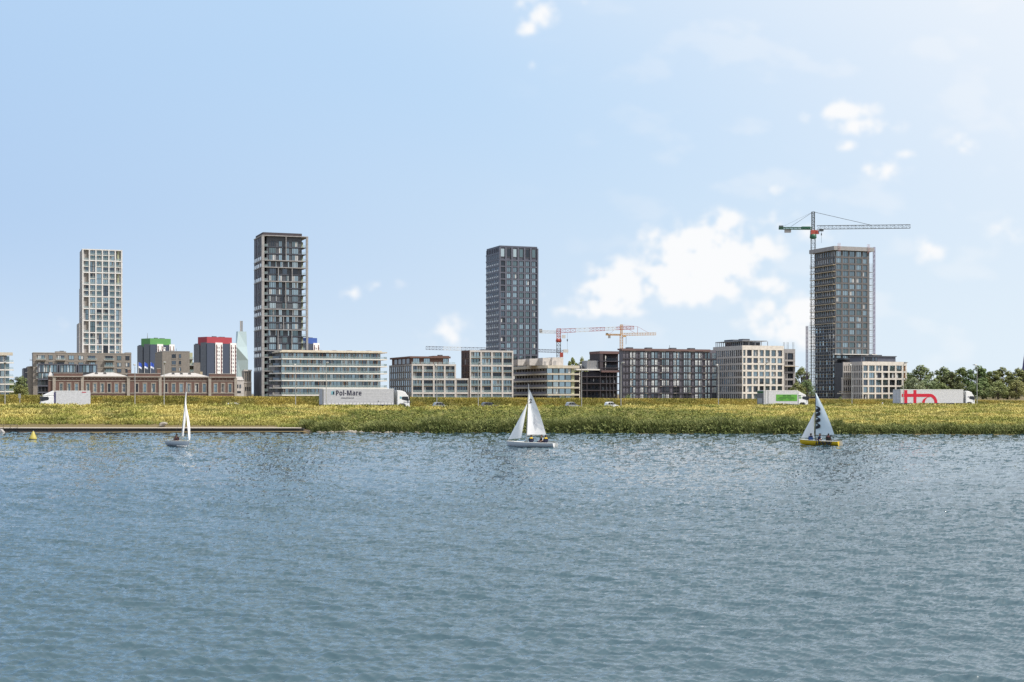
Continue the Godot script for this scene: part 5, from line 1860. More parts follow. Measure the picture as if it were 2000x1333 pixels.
func build_cranes() -> void:
	# green and grey hammerhead crane beside the scaffolded tower
	var C := crane_node("tower_crane", "grey tower crane with green counter jib over the scaffolded tower", 1588.6, 688.0)
	var st := begin()
	lattice(st, Vector3(0, 0, 0), Vector3(0, cy(C, 466.0), 0), 1.9, 1.9, 0.12, 34, Vector3.RIGHT)
	put(C.n, "mast", st.commit(), "crane_grey")
	box(C.n, "base", Vector3(-2.5, -1.5, -2.5), Vector3(2.5, 0.8, 2.5), "grey_concrete")
	put(C.n, "slewing_ring", lathe([Vector2(1.0, cy(C, 467.0)), Vector2(1.7, cy(C, 465.0)), Vector2(1.5, cy(C, 458.0)), Vector2(0, cy(C, 458.0))], 12), "crane_green")
	box(C.n, "turntable", Vector3(-1.2, cy(C, 458.5), -1.2), Vector3(1.3, cy(C, 450.0), 1.2), "crane_red")
	var cab := box(C.n, "cab", Vector3(1.35, cy(C, 457.5), -0.2), Vector3(2.6, cy(C, 450.5), 1.4), "crane_red")
	box(cab, "cab_window", Vector3(0.1, -0.2, -0.3), Vector3(0.53, 0.35, 0.54), "glass_dark")
	st = begin()
	lattice(st, Vector3(0, cy(C, 450.0), 0), Vector3(0, cy(C, 414.0), 0), 1.3, 1.3, 0.13, 10, Vector3.RIGHT)
	put(C.n, "apex", st.commit(), "crane_grey")
	boom(C, "jib", Vector3(cx(C, 1596.0), cy(C, 444.6), 0), Vector3(cx(C, 1778.0), cy(C, 442.6), 0), 1.3, 1.7, 0.1, "crane_grey")
	boom(C, "counter_jib", Vector3(cx(C, 1586.0), cy(C, 446.6), 0), Vector3(cx(C, 1522.0), cy(C, 446.2), 0), 1.6, 0.9, 0.16, "crane_green")
	box(C.n, "winch", Vector3(cx(C, 1566.0), cy(C, 447.0), -0.8), Vector3(cx(C, 1583.0), cy(C, 443.0), 0.8), "crane_green")
	box(C.n, "counterweight", Vector3(cx(C, 1533.0), cy(C, 454.5), -0.7), Vector3(cx(C, 1545.0), cy(C, 448.0), 0.7), "grey_concrete")
	box(C.n, "end_box", Vector3(cx(C, 1522.0), cy(C, 447.0), -0.7), Vector3(cx(C, 1530.0), cy(C, 441.0), 0.7), "crane_grey")
	st = begin()
	bar(st, Vector3(0, cy(C, 414.0), 0), Vector3(cx(C, 1545.0), cy(C, 443.0), 0), 0.1)
	bar(st, Vector3(0, cy(C, 414.0), 0), Vector3(cx(C, 1702.0), cy(C, 440.0), 0), 0.12)
	bar(st, Vector3(0, cy(C, 414.0), 0), Vector3(cx(C, 1532.0), cy(C, 441.5), 0), 0.05)
	put(C.n, "tie_rods", st.commit(), "cable")
	box(C.n, "trolley", Vector3(cx(C, 1601.0), cy(C, 452.0), -0.6), Vector3(cx(C, 1608.5), cy(C, 447.6), 0.6), "crane_grey")
	st = begin()
	bar(st, Vector3(cx(C, 1604.8), cy(C, 452.0), 0), Vector3(cx(C, 1604.8), cy(C, 475.0), 0), 0.06)
	bar(st, Vector3(cx(C, 1604.8), cy(C, 456.0), 0), Vector3(cx(C, 1604.8), cy(C, 460.0), 0), 0.3)
	put(C.n, "hook_rope", st.commit(), "cable")
	# red flat-top crane
	C = crane_node("tower_crane", "red and white flat top tower crane right of the slate tower", 1091.2, 880.0)
	st = begin()
	lattice(st, Vector3(0, 0, 0), Vector3(0, cy(C, 668.0), 0), 2.4, 2.4, 0.2, 16, Vector3.RIGHT)
	put(C.n, "mast", st.commit(), "crane_grey")
	put(C.n, "slewing_ring", lathe([Vector2(1.3, cy(C, 669.0)), Vector2(1.9, cy(C, 667.0)), Vector2(1.5, cy(C, 662.0)), Vector2(0, cy(C, 662.0))], 12), "crane_red")
	st = begin()
	lattice(st, Vector3(0, cy(C, 662.0), 0), Vector3(0, cy(C, 642.5), 0), 2.3, 2.3, 0.24, 4, Vector3.RIGHT)
	put(C.n, "tower_head", st.commit(), "crane_red")
	box(C.n, "cab", Vector3(2.0, cy(C, 661.0), 0.3), Vector3(4.2, cy(C, 655.0), 2.0), "crane_white")
	var jx := [1094.0, 1124.0, 1151.0, 1181.0, 1204.0, 1238.0]
	for k in 5:
		var y0 := lerpf(646.8, 640.5, (jx[k] - 1094.0) / 144.0)
		var y1 := lerpf(646.8, 640.5, (jx[k + 1] - 1094.0) / 144.0)
		boom(C, "jib_section", Vector3(cx(C, jx[k]), cy(C, y0), 0), Vector3(cx(C, jx[k + 1]), cy(C, y1), 0), 1.5, 2.3 - 0.15 * k, 0.15, "crane_red" if k % 2 == 0 else "crane_white")
	boom(C, "counter_jib", Vector3(cx(C, 1088.0), cy(C, 649.0), 0), Vector3(cx(C, 1054.0), cy(C, 648.6), 0), 1.6, 1.4, 0.16, "crane_white")
	box(C.n, "counterweight", Vector3(cx(C, 1053.0), cy(C, 650.0), -0.8), Vector3(cx(C, 1059.0), cy(C, 643.0), 0.8), "grey_concrete")
	st = begin()
	bar(st, Vector3(cx(C, 1108.2), cy(C, 650.0), 0), Vector3(cx(C, 1108.2), cy(C, 692.0), 0), 0.07)
	bar(st, Vector3(cx(C, 1108.2), cy(C, 663.0), 0), Vector3(cx(C, 1108.2), cy(C, 667.0), 0), 0.45)
	put(C.n, "hook_rope", st.commit(), "cable")
	# yellow hammerhead crane
	C = crane_node("tower_crane", "small yellow tower crane above the long dark block", 1213.8, 920.0)
	st = begin()
	lattice(st, Vector3(0, 0, 0), Vector3(0, cy(C, 655.0), 0), 1.8, 1.8, 0.18, 24, Vector3.RIGHT)
	put(C.n, "mast", st.commit(), "crane_yellow")
	st = begin()
	lattice(st, Vector3(0, cy(C, 655.0), 0), Vector3(0, cy(C, 634.5), 0), 1.2, 1.2, 0.2, 6, Vector3.RIGHT)
	put(C.n, "apex", st.commit(), "crane_yellow")
	boom(C, "jib", Vector3(cx(C, 1215.0), cy(C, 653.6), 0), Vector3(cx(C, 1281.0), cy(C, 652.6), 0), 1.3, 1.5, 0.14, "crane_yellow")
	boom(C, "counter_jib", Vector3(cx(C, 1213.0), cy(C, 654.4), 0), Vector3(cx(C, 1183.5), cy(C, 654.0), 0), 1.3, 0.8, 0.2, "crane_yellow")
	box(C.n, "counterweight", Vector3(cx(C, 1188.0), cy(C, 661.0), -0.7), Vector3(cx(C, 1192.5), cy(C, 655.0), 0.7), "grey_concrete")
	box(C.n, "winch", Vector3(cx(C, 1183.5), cy(C, 654.0), -0.7), Vector3(cx(C, 1188.0), cy(C, 651.0), 0.7), "cable")
	box(C.n, "cab", Vector3(0.9, cy(C, 658.5), -0.2), Vector3(3.0, cy(C, 655.5), 1.4), "crane_yellow")
	st = begin()
	bar(st, Vector3(0, cy(C, 634.5), 0), Vector3(cx(C, 1245.5), cy(C, 638.5), 0), 0.09)
	bar(st, Vector3(cx(C, 1245.5), cy(C, 638.5), 0), Vector3(cx(C, 1268.0), cy(C, 651.0), 0), 0.09)
	bar(st, Vector3(cx(C, 1245.5), cy(C, 638.5), 0), Vector3(cx(C, 1245.5), cy(C, 651.5), 0), 0.14)
	bar(st, Vector3(0, cy(C, 634.5), 0), Vector3(cx(C, 1240.0), cy(C, 651.0), 0), 0.12)
	bar(st, Vector3(0, cy(C, 634.5), 0), Vector3(cx(C, 1190.0), cy(C, 653.0), 0), 0.09)
	put(C.n, "tie_rods", st.commit(), "crane_red")
	tube(C.n, "hook_rope", Vector3(cx(C, 1223.0), cy(C, 654.0), 0), Vector3(cx(C, 1223.0), cy(C, 673.0), 0), 0.12, "cable")
	# low crane whose jib passes behind the slate tower
	C = crane_node("tower_crane", "grey and red crane whose jib passes behind the slate tower", 1030.0, 860.0)
	st = begin()
	lattice(st, Vector3(0, 0, 0), Vector3(0, cy(C, 684.0), 0), 2.0, 2.0, 0.18, 14, Vector3.RIGHT)
	put(C.n, "mast", st.commit(), "crane_grey")
	var kx := [1030.0, 985.0, 948.0, 901.0, 866.0, 832.0]
	for k in 5:
		boom(C, "jib_section", Vector3(cx(C, kx[k]), cy(C, lerpf(684.5, 680.0, k / 5.0)), 0), Vector3(cx(C, kx[k + 1]), cy(C, lerpf(684.5, 680.0, (k + 1) / 5.0)), 0), 1.4, 1.9, 0.13, "violet_panel" if k % 2 == 0 else "crane_white")
	boom(C, "counter_jib", Vector3(0, cy(C, 684.5), 0), Vector3(cx(C, 1100.0), cy(C, 687.0), 0), 1.5, 1.6, 0.15, "violet_panel")
	box(C.n, "counterweight", Vector3(cx(C, 1093.5), cy(C, 698.0), -0.9), Vector3(cx(C, 1100.0), cy(C, 689.0), 0.9), "crane_red")
	box(C.n, "end_winch", Vector3(cx(C, 1100.0), cy(C, 689.0), -0.8), Vector3(cx(C, 1110.0), cy(C, 683.0), 0.8), "crane_white")

# ------------------------------------------------------------------ trees
func tree_meshes(sd: int, tall: float, wide: float) -> Array:
	var r := RandomNumberGenerator.new()
	r.seed = sd
	var tr := begin()
	var h := 10.0
	var lean := Vector3(r.randf_range(-0.5, 0.5), 0, r.randf_range(-0.5, 0.5))
	bar(tr, Vector3(0, -0.6, 0), Vector3(0, h * 0.35, 0) + lean * 0.4, 0.32, 0.24, 8)
	bar(tr, Vector3(0, h * 0.35, 0) + lean * 0.4, Vector3(0, h * 0.8, 0) + lean, 0.24, 0.08, 8)
	var cr := begin()
	var lobes := []
	var n := 17
	for i in n:
		var t := (i + 0.5) / n
		var a := i * 2.4 + r.randf_range(-0.4, 0.4)
		var rad := wide * (0.35 + 0.75 * sin(PI * pow(t, 0.75))) * r.randf_range(0.55, 1.0)
		var c := Vector3(cos(a) * rad, lerpf(0.16, 0.95, t) * h * tall, sin(a) * rad) + lean * t
		if i == n - 1: c = Vector3(0, h * tall * 0.94, 0) + lean
		var size := wide * lerpf(0.62, 0.36, t) * r.randf_range(0.62, 1.15)
		lobes.append([c, size])
		bar(tr, Vector3(0, maxf(c.y * 0.55, 1.2), 0) + lean * t * 0.5, c, 0.12, 0.03, 5)
	for lb in lobes:
		var c: Vector3 = lb[0]
		var size: float = lb[1]
		for k in 170:
			var dir := Vector3(r.randfn(), r.randfn() * 0.9, r.randfn()).normalized()
			var p := c + dir * size * pow(r.randf(), 0.35) * Vector3(1.0, 1.1, 1.0)
			leaf(cr, r, p, dir, r.randf_range(0.16, 0.34))
	return [tr.commit(), cr.commit()]

func build_trees() -> void:
	var shapes := [tree_meshes(51, 1.0, 2.3), tree_meshes(52, 1.0, 2.7), tree_meshes(53, 1.0, 2.0), tree_meshes(54, 0.95, 3.1)]
	# [px of the trunk, py of the top, half width in px, distance, shape, tint, label, group]
	var dark := Color(0.13, 0.17, 0.065)
	var mid := Color(0.18, 0.225, 0.08)
	var light := Color(0.25, 0.29, 0.11)
	var grey := Color(0.22, 0.26, 0.14)
	var row := "tall leafy tree in the row beyond the dyke"
	var list := [
		[1796, 716, 22, 640, 1, dark, row], [1782, 738, 18, 600, 3, grey, ""], [1812, 742, 20, 610, 1, grey, ""], [1840, 719, 18, 650, 0, dark, row], [1858, 726, 16, 640, 2, dark, row],
		[1882, 719, 17, 650, 0, mid, row], [1908, 717, 20, 640, 1, dark, row], [1926, 720, 15, 660, 2, dark, row], [1940, 724, 15, 640, 2, mid, row], [1962, 720, 19, 640, 1, mid, row], [1990, 721, 18, 630, 0, mid, row],
		[2022, 716, 20, 630, 1, dark, row], [2060, 720, 22, 630, 0, mid, row], [1843, 748, 18, 560, 3, mid, ""], [1876, 750, 16, 560, 1, dark, ""], [1950, 744, 18, 540, 3, light, ""], [1985, 742, 16, 540, 3, light, ""], [1920, 746, 16, 550, 1, mid, ""],
		[1773, 728, 14, 700, 0, dark, row], [1830, 752, 15, 560, 3, dark, ""], [1895, 753, 14, 555, 3, dark, ""], [1968, 756, 14, 545, 1, dark, ""],
		[1566, 719, 15, 700, 0, light, "pale leafy tree between the beige block and the scaffolded tower"], [1574, 742, 14, 640, 3, dark, "dark bushy tree at the foot of the scaffolded tower"], [1558, 748, 12, 600, 1, mid, ""],
		[1117, 698, 10, 820, 2, light, "pale tree top rising behind the cream banded block"], [1138, 700, 9, 820, 0, light, "leafy tree top beside the white metal roof box"], [1149, 702, 8, 840, 2, mid, "small tree top behind the white metal roof box"],
		[30, 738, 14, 760, 1, grey, "grey green tree in the gap beside the white balcony flats"], [44, 736, 10, 700, 0, dark, "dark tree against the long grey brick flats"], [36, 752, 14, 640, 3, mid, ""], [18, 745, 12, 700, 1, mid, ""]]
	for t in list:
		var d: float = t[3]
		var o: Node3D
		var lab: String = t[6]
		var grp := "row of trees beyond the dyke" if lab == row else ""
		if lab == "":
			lab = {dark: "dark low bushy tree", mid: "mid green low bushy tree", light: "pale green low bushy tree", grey: "silvery green low bushy tree"}[t[5]] + (" in front of the tree row" if t[0] > 1600 else " in a gap between the buildings")
			grp = "low trees " + ("before the row" if t[0] > 1600 else "between buildings")
		var tl: Color = t[5] * rng.randf_range(0.85, 1.2)
		tl = Color(snappedf(tl.r * rng.randf_range(0.95, 1.12), 0.02), snappedf(tl.g, 0.02), snappedf(tl.b, 0.02))
		o = thing("leafy_tree", lab, "tree", Vector3(X(t[0], d), FAR_Y, -d), rng.randf() * TAU, grp)
		var tall: float = Yp(t[1], d) - FAR_Y
		var wide: float = t[2] * d / F
		var sh: Array = shapes[t[4]]
		var sw: float = 1.45 * wide / [2.9, 3.3, 2.5, 3.9][t[4]]
		var xf := Transform3D(Basis.from_scale(Vector3(sw, tall / 10.0, sw)), Vector3.ZERO)
		put(o, "trunk", sh[0], "bark", xf)
		put(o, "crown", sh[1], tinted_leaf(tl), xf)
	# bushes along the foot of the buildings and on the dyke
	var bush := leaf_clump(220, Vector3(1.5, 2.0, 1.5), 0.22, 77)
	for b in [[1099, 770, 618, "small dark bush in front of the cream banded block"], [1227, 767, 610, "small green bush in front of the long dark block"], [1642, 773, 610, "small green bush at the scaffolded tower's base"], [1906, 768, 345, "round grey green bush on the dyke below the trees"], [500, 771, 600, "low hedge bush at the dark tower's base"], [53, 764, 590, "yellow green bush in the gap beside the grey flats"]]:
		var d: float = b[2]
		var gy := ground_y(X(b[0], d), d)
		var o := thing("bush", b[3], "bush", Vector3(X(b[0], d), gy, -d))
		var hgt := maxf(Yp(b[1], d) - gy, 1.0) / 2.6
		put(o, "foliage", bush, tinted_leaf(mid if b[0] != 1906 else grey), Transform3D(Basis.from_scale(Vector3(hgt, hgt, hgt)), Vector3.ZERO))
		tube(o, "stem", Vector3(0, -0.3, 0), Vector3(0, 0.9 * hgt, 0), 0.08, "bark", 0.04, 5)

# ------------------------------------------------------------------ street lamps
func build_lamps() -> void:
	var pole := begin()
	bar(pole, Vector3(0, 0, 0), Vector3(0, 8.4, 0), 0.085, 0.055, 8)
	bar(pole, Vector3(0, 8.4, 0), Vector3(0, 8.7, 0.5), 0.06, 0.05, 6)
	var pm := pole.commit()
	var head := prism(PackedVector2Array([Vector2(0.0, 0.0), Vector2(0.95, 0.12), Vector2(0.95, 0.22), Vector2(0.1, 0.3), Vector2(0.0, 0.2)]), -0.17, 0.17)
	var near := [9.0, 320.0, 637.0, 934.0, 1213.0, 1495.0, 1765.0]
	var far := [263.0, 577.0, 853.0, 1136.0, 1403.5, 1664.5, 1909.0]
	for k in 2:
		for px in [near, far][k]:
			# the place on the verge where that column meets the line of lamps
			var off := -7.2 if k == 0 else 17.0
			var t: float = (px - 1000.0) / F
			var d := (270.6 + off) / (1.0 - 0.374 * t)
			var o := thing("street_lamp", "grey street lamp on the near verge of the motorway" if k == 0 else "grey street lamp on the far verge of the motorway", "street lamp", Vector3(X(px, d), ground_y(X(px, d), d) - 0.05, -d), ROT if k == 0 else ROT + PI, "street lamps along the motorway")
			var top := Yp(709.0 if k == 0 else 713.0, d) - o.position.y
			var s := top / 8.8
			put(o, "pole", pm, "lamp_grey", Transform3D(Basis.from_scale(Vector3(1, s, 1)), Vector3.ZERO))
			put(o, "lamp_head", head, "lamp_grey", Transform3D(Basis(Vector3.UP, -PI / 2), Vector3(0, 8.66 * s, 0.4)))
			put(o, "base_plate", lathe([Vector2(0.0, 0.0), Vector2(0.2, 0.0), Vector2(0.2, 0.35), Vector2(0.11, 0.42), Vector2(0.0, 0.42)], 10), "galvanised")

# ------------------------------------------------------------------ vehicles
# a vehicle's own axes: +X forward, +Z its right-hand side, y up from the road
func road_point(px: float, off: float) -> Vector3:
	var t := (px - 1000.0) / F
	var d := (270.6 + off) / (1.0 - 0.374 * t)
	return Vector3(X(px, d), ROAD_Y, -d)

func wheel(parent: Node, at: Vector3, r: float, w: float) -> void:
	var t := Transform3D(Basis(Vector3.RIGHT, PI / 2), at)
	var o := put(parent, "wheel", lathe([Vector2(r * 0.6, -w / 2), Vector2(r * 0.95, -w / 2), Vector2(r, -w * 0.35), Vector2(r, w * 0.35), Vector2(r * 0.95, w / 2), Vector2(r * 0.6, w / 2)], 20), "rubber", t)
	put(o, "rim", lathe([Vector2(0.0, -w * 0.42), Vector2(r * 0.3, -w * 0.46), Vector2(r * 0.6, -w * 0.36), Vector2(r * 0.6, w * 0.36), Vector2(r * 0.3, w * 0.46), Vector2(0.0, w * 0.42)], 16), "rim")

# a body whose side outline is poly, narrowed near the top and bevelled at both sides
func body_mesh(poly: PackedVector2Array, half: float, bevel: float) -> ArrayMesh:
	var st := begin()
	var inner := poly
	var off := Geometry2D.offset_polygon(poly, -bevel)
	if off.size() and off[0].size() >= 3: inner = off[0]
	prism_into(st, poly, -half + bevel, half - bevel)
	prism_into(st, inner, -half, -half + bevel)
	prism_into(st, inner, half - bevel, half)
	return st.commit()

func v2(list: Array) -> PackedVector2Array:
	var r := PackedVector2Array()
	for p in list: r.append(Vector2(p[0], p[1]))
	return r

# tractor cab at x = 0 (rear of cab) to x = 2.3 (front)
func cab(parent: Node, at: float, high: bool, paint: String) -> void:
	var n := Node3D.new()
	n.name = "cab"
	parent.add_child(n, true)
	n.position.x = at
	var roof := 3.75 if high else 3.05
	var shell := body_mesh(v2([[0, 0.75], [0.2, 0.75], [0.32, 1.12], [0.62, 1.28], [1.25, 1.28], [1.55, 1.12], [1.68, 0.6], [2.28, 0.42], [2.38, 0.6], [2.4, 1.75], [2.3, 2.0], [2.12, 2.75], [1.85, 2.98], [1.6, roof - 0.35], [0.9, roof - 0.08], [0.0, roof]]) if high
		else v2([[0, 0.75], [0.2, 0.75], [0.32, 1.12], [0.62, 1.28], [1.25, 1.28], [1.55, 1.12], [1.68, 0.6], [2.18, 0.42], [2.28, 0.6], [2.3, 1.6], [2.18, 1.9], [1.98, 2.55], [1.7, 2.72], [0.1, 2.72], [0, 2.5]]), 1.24, 0.1)
	put(n, "shell", shell, paint)
	if not high:
		put(n, "roof_deflector", body_mesh(v2([[0.0, 2.74], [1.85, 2.74], [1.9, 2.82], [0.2, 3.62], [0.0, 3.62]]), 1.15, 0.08), paint)
	for s in [-1.0, 1.0]:
		put(n, "side_window", prism(v2([[0.95, 2.02], [2.06, 1.78], [2.2, 1.95], [2.02, 2.58], [1.05, 2.6], [0.85, 2.4]]), -0.012, 0.012), "car_glass", Transform3D(Basis.IDENTITY, Vector3(0, 0, s * 1.245)))
		box(n, "mirror", Vector3(2.2, 1.9, s * 1.3), Vector3(2.32, 2.6, s * 1.52), "chassis")
		box(n, "headlight", Vector3(2.3, 0.75, s * 0.75), Vector3(2.42, 0.95, s * 1.15), "lamp_clear")
	put(n, "windscreen", prism(v2([[2.33, 1.85], [2.4, 1.85], [2.18, 2.72], [2.1, 2.72]]), -1.08, 1.08), "car_glass")
	box(n, "grille", Vector3(2.32, 0.75, -0.7), Vector3(2.43, 1.6, 0.7), "chassis")
	box(n, "sun_visor", Vector3(2.0, 2.78, -1.1), Vector3(2.45, 2.86, 1.1), "chassis")
	for s in [-1.0, 1.0]: wheel(n, Vector3(1.0, 0.52, s * 1.0), 0.52, 0.34)
	box(n, "bumper", Vector3(1.7, 0.3, -1.22), Vector3(2.36, 0.43, 1.22), "chassis")

func semi(label: String, px_rear: float, off: float, length: float, trailer: String) -> Node3D:
	var n := thing("articulated_lorry", label, "lorry", road_point(px_rear, off), ROT)
	cab(n, length - 2.45, true, "paint_white")
	var t := Node3D.new()
	t.name = "trailer"
	n.add_child(t, true)
	var tl := length - 3.1
	put(t, "box", body_mesh(v2([[0, 1.12], [tl, 1.12], [tl, 3.98], [0, 3.98]]), 1.27, 0.03), trailer)
	box(t, "roof_rail", Vector3(-0.02, 3.9, -1.29), Vector3(tl + 0.02, 4.02, 1.29), "paint_white")
	box(t, "side_rail", Vector3(-0.02, 1.0, -1.29), Vector3(tl + 0.02, 1.13, 1.29), "chassis")
	box(t, "chassis", Vector3(0.3, 0.75, -0.5), Vector3(length - 2.0, 1.0, 0.5), "chassis")
	box(t, "rear_frame", Vector3(-0.06, 1.1, -1.28), Vector3(-0.01, 3.95, 1.28), "paint_silver")
	for s in [-1.0, 1.0]:
		box(t, "rear_door", Vector3(-0.1, 1.2, s * 0.04), Vector3(-0.06, 3.8, s * 1.2), trailer)
		box(t, "tail_lamp", Vector3(-0.1, 0.85, s * 0.8), Vector3(0.0, 1.0, s * 1.2), "lamp_red")
		for k in 3: wheel(t, Vector3(2.2 + k * 1.3, 0.5, s * 1.05), 0.5, 0.38)
		wheel(t, Vector3(length - 4.6, 0.5, s * 1.0), 0.52, 0.5)
		box(t, "side_guard", Vector3(5.6, 0.5, s * 1.15), Vector3(length - 6.0, 0.95, s * 1.2), "paint_silver")
	box(t, "headboard", Vector3(tl, 1.2, -1.2), Vector3(tl + 0.1, 3.8, 1.2), "chassis")
	box(t, "rear_bumper", Vector3(-0.02, 0.45, -1.2), Vector3(0.1, 0.62, 1.2), "chassis")
	box(t, "landing_leg", Vector3(tl - 3.0, 0.1, -0.8), Vector3(tl - 2.8, 1.0, -0.65), "chassis")
	box(t, "landing_leg", Vector3(tl - 3.0, 0.1, 0.65), Vector3(tl - 2.8, 1.0, 0.8), "chassis")
	return n

func flat_mark(parent: Node, called: String, poly: PackedVector2Array, z: float, m: String) -> MeshInstance3D:
	return put(parent, called, prism(poly, z, z + 0.012), m)

func rect(x0: float, x1: float, y0: float, y1: float) -> PackedVector2Array:
	return PackedVector2Array([Vector2(x0, y0), Vector2(x1, y0), Vector2(x1, y1), Vector2(x0, y1)])

func lorry_length(px0: float, px1: float, off: float) -> float:
	return road_point(px0, off).distance_to(road_point(px1, off))

func build_vehicles() -> void:
	# curtain-sided lorry with lettering
	var L := lorry_length(627.0, 797.0, -2.0)
	var n := semi("grey curtain sided articulated lorry with navy Pol-Mare lettering", 627.0, -2.0, L, "tarp")
	var t := n.get_node("trailer")
	var tl := L - 3.1
	for k in 19:
		var x := 0.9 + k * (tl - 1.4) / 18.0
		box(t, "curtain_strap", Vector3(x, 1.1, 1.275), Vector3(x + 0.05, 1.5, 1.3), "chassis")
	box(t, "curtain_hem", Vector3(0.1, 1.14, 1.272), Vector3(tl - 0.1, 1.45, 1.284), "tarp_band")
	for k in 4:
		box(t, "curtain_pleat", Vector3(4.2, 1.75 + k * 0.5, 1.268), Vector3(tl - 1.0, 1.79 + k * 0.5, 1.29), "tarp_band")
	box(t, "corner_post", Vector3(0.0, 1.12, 1.27), Vector3(0.14, 3.9, 1.3), "paint_grey")
	flat_mark(t, "logo_panel", rect(1.55, 2.15, 2.95, 3.55), 1.285, "letter_teal")
	flat_mark(t, "logo_bar", rect(1.85, 2.1, 3.0, 3.5), 1.299, "letter_navy")
	letters(t, "lettering", "Pol-Mare", 0.92, "letter_navy", Transform3D(Basis.from_scale(Vector3(0.88, 1, 1)), Vector3(2.3, 3.22, 1.292)))
	letters(t, "web_address", "www.pol-mare.pl", 0.2, "letter_navy", Transform3D(Basis.IDENTITY, Vector3(3.4, 2.35, 1.292)))
	box(t, "side_marker", Vector3(tl - 3.0, 1.6, 1.272), Vector3(tl - 2.8, 1.85, 1.29), "paint_grey")
	flat_mark(n.get_node("cab"), "cab_logo", rect(0.5, 0.85, 2.2, 2.6), 1.245, "letter_teal")
	letters(n.get_node("cab"), "cab_lettering", "Pol-Mare", 0.24, "letter_navy", Transform3D(Basis.IDENTITY, Vector3(1.2, 1.55, 1.248)))
	# box trailer with the big red sign
	L = lorry_length(1752.0, 1898.0, -2.0)
	n = semi("white articulated lorry with a big red arch and H sign", 1752.0, -2.0, L, "trailer_white")
	t = n.get_node("trailer")
	tl = L - 3.1
	var z := 1.285
	flat_mark(t, "sign_upright", rect(0.95, 1.72, 1.15, 3.88), z, "letter_red")
	flat_mark(t, "sign_upright", rect(3.25, 4.0, 1.15, 3.88), z, "letter_red")
	flat_mark(t, "sign_bar", rect(0.35, 0.95, 2.45, 3.1), z, "letter_red")
	flat_mark(t, "sign_bar", rect(1.72, 3.25, 2.45, 3.1), z, "letter_red")
	flat_mark(t, "sign_bar", rect(4.0, 7.35, 2.45, 3.1), z, "letter_red")
	var arch := PackedVector2Array()
	for k in 17:
		var a := PI * k / 16.0
		if k <= 8: arch.append(Vector2(7.35 + cos(a) * 1.95, 1.15 + sin(a) * 1.95))
	arch.append(Vector2(7.35, 2.45))
	for k in 17:
		var a := PI / 2 - PI / 2 * k / 16.0
		arch.append(Vector2(7.35 + cos(a) * 1.2, 1.15 + sin(a) * 1.3))
	flat_mark(t, "sign_arch", arch, z, "letter_red")
	var arch2 := PackedVector2Array()
	for k in 9:
		var a := PI / 2 + PI / 2 * k / 8.0
		arch2.append(Vector2(7.35 + cos(a) * 1.95, 1.15 + sin(a) * 1.31))
	for k in 9:
		var a := PI - PI / 2 * k / 8.0
		arch2.append(Vector2(7.35 + cos(a) * 1.25, 1.15 + sin(a) * 1.28))
	flat_mark(t, "sign_arch", arch2, z + 0.014, "letter_red")
	box(t, "rear_hinge_post", Vector3(-0.02, 1.1, 1.272), Vector3(0.12, 3.95, 1.3), "paint_silver")
	box(t, "cooling_unit", Vector3(tl, 2.2, -1.0), Vector3(tl + 0.35, 3.7, 1.0), "paint_silver")
	flat_mark(n.get_node("cab"), "cab_badge", rect(0.5, 0.75, 2.3, 2.55), 1.245, "lorry_blue")
	# rigid lorry with a green panel
	n = thing("box_lorry", "white box lorry with a green notice panel on its side", "lorry", road_point(1486.0, -2.0), ROT)
	L = lorry_length(1486.0, 1573.0, -2.0)
	cab(n, L - 2.35, false, "paint_white")
	rigid_body(n, L - 2.5, 3.75, "trailer_white")
	var bx := n.get_node("cargo_box")
	z = 1.285
	var s := L / 91.0
	flat_mark(bx, "green_panel", rect(24.5 * s, 67.5 * s, 1.62, 2.95), z, "sign_green")
	for k in [[38.0, 45.0, 2.68, 0.2], [46.5, 55.0, 2.68, 0.2], [31.0, 61.0, 2.36, 0.1], [28.0, 45.0, 2.08, 0.12], [48.0, 62.0, 2.08, 0.12], [33.0, 38.0, 1.85, 0.1], [52.0, 56.0, 1.85, 0.1]]:
		flat_mark(bx, "panel_line", rect(k[0] * s, k[1] * s, k[2] - k[3] * 0.5, k[2] + k[3] * 0.5), z + 0.013, "sign_dark_green")
	flat_mark(bx, "side_mark", rect(70.0 * s, 75.5 * s, 2.6, 2.75), z, "sign_dark_green")
	flat_mark(bx, "side_mark", rect(71.5 * s, 76.5 * s, 2.2, 2.4), z, "sign_green")
	box(bx, "rear_header", Vector3(-0.14, 3.2, -1.15), Vector3(-0.06, 3.65, 1.15), "sign_dark_green")
	box(bx, "tail_lift", Vector3(-0.16, 1.1, -1.15), Vector3(-0.06, 3.15, 1.15), "paint_grey")
	box(bx, "rear_plate", Vector3(-0.2, 1.15, -0.9), Vector3(-0.16, 2.2, 0.9), "paint_silver")
	box(bx, "corner_post", Vector3(0.9, 1.0, 1.27), Vector3(1.0, 3.7, 1.295), "paint_grey")
	# plain lorry going the other way
	var p := road_point(174.5, 9.0)
	n = thing("box_lorry", "plain white box lorry with a dark blue cab back, facing away from the other lorries", "lorry", p, ROT + PI)
	L = p.distance_to(road_point(77.0, 9.0))
	cab(n, L - 2.35, false, "paint_white")
	rigid_body(n, L - 2.6, 3.6, "trailer_white")
	box(n, "bulkhead", Vector3(L - 2.6, 0.8, -1.2), Vector3(L - 2.36, 3.4, 1.2), "lorry_blue")
	flat_mark(n.get_node("cargo_box"), "small_decal", rect(0.7, 1.4, 3.3, 3.42), -1.297, "letter_red")
	# cars
	car("white estate car with dark windows driving behind the bank grass", 441.0, 480.0, -2.0, "paint_white")
	car("silver hatchback just ahead of the grey curtain sided lorry", 846.0, 874.0, 1.5, "paint_silver")
	car("dark grey car half hidden by the bank grass", 940.0, 973.5, -2.0, "paint_grey")
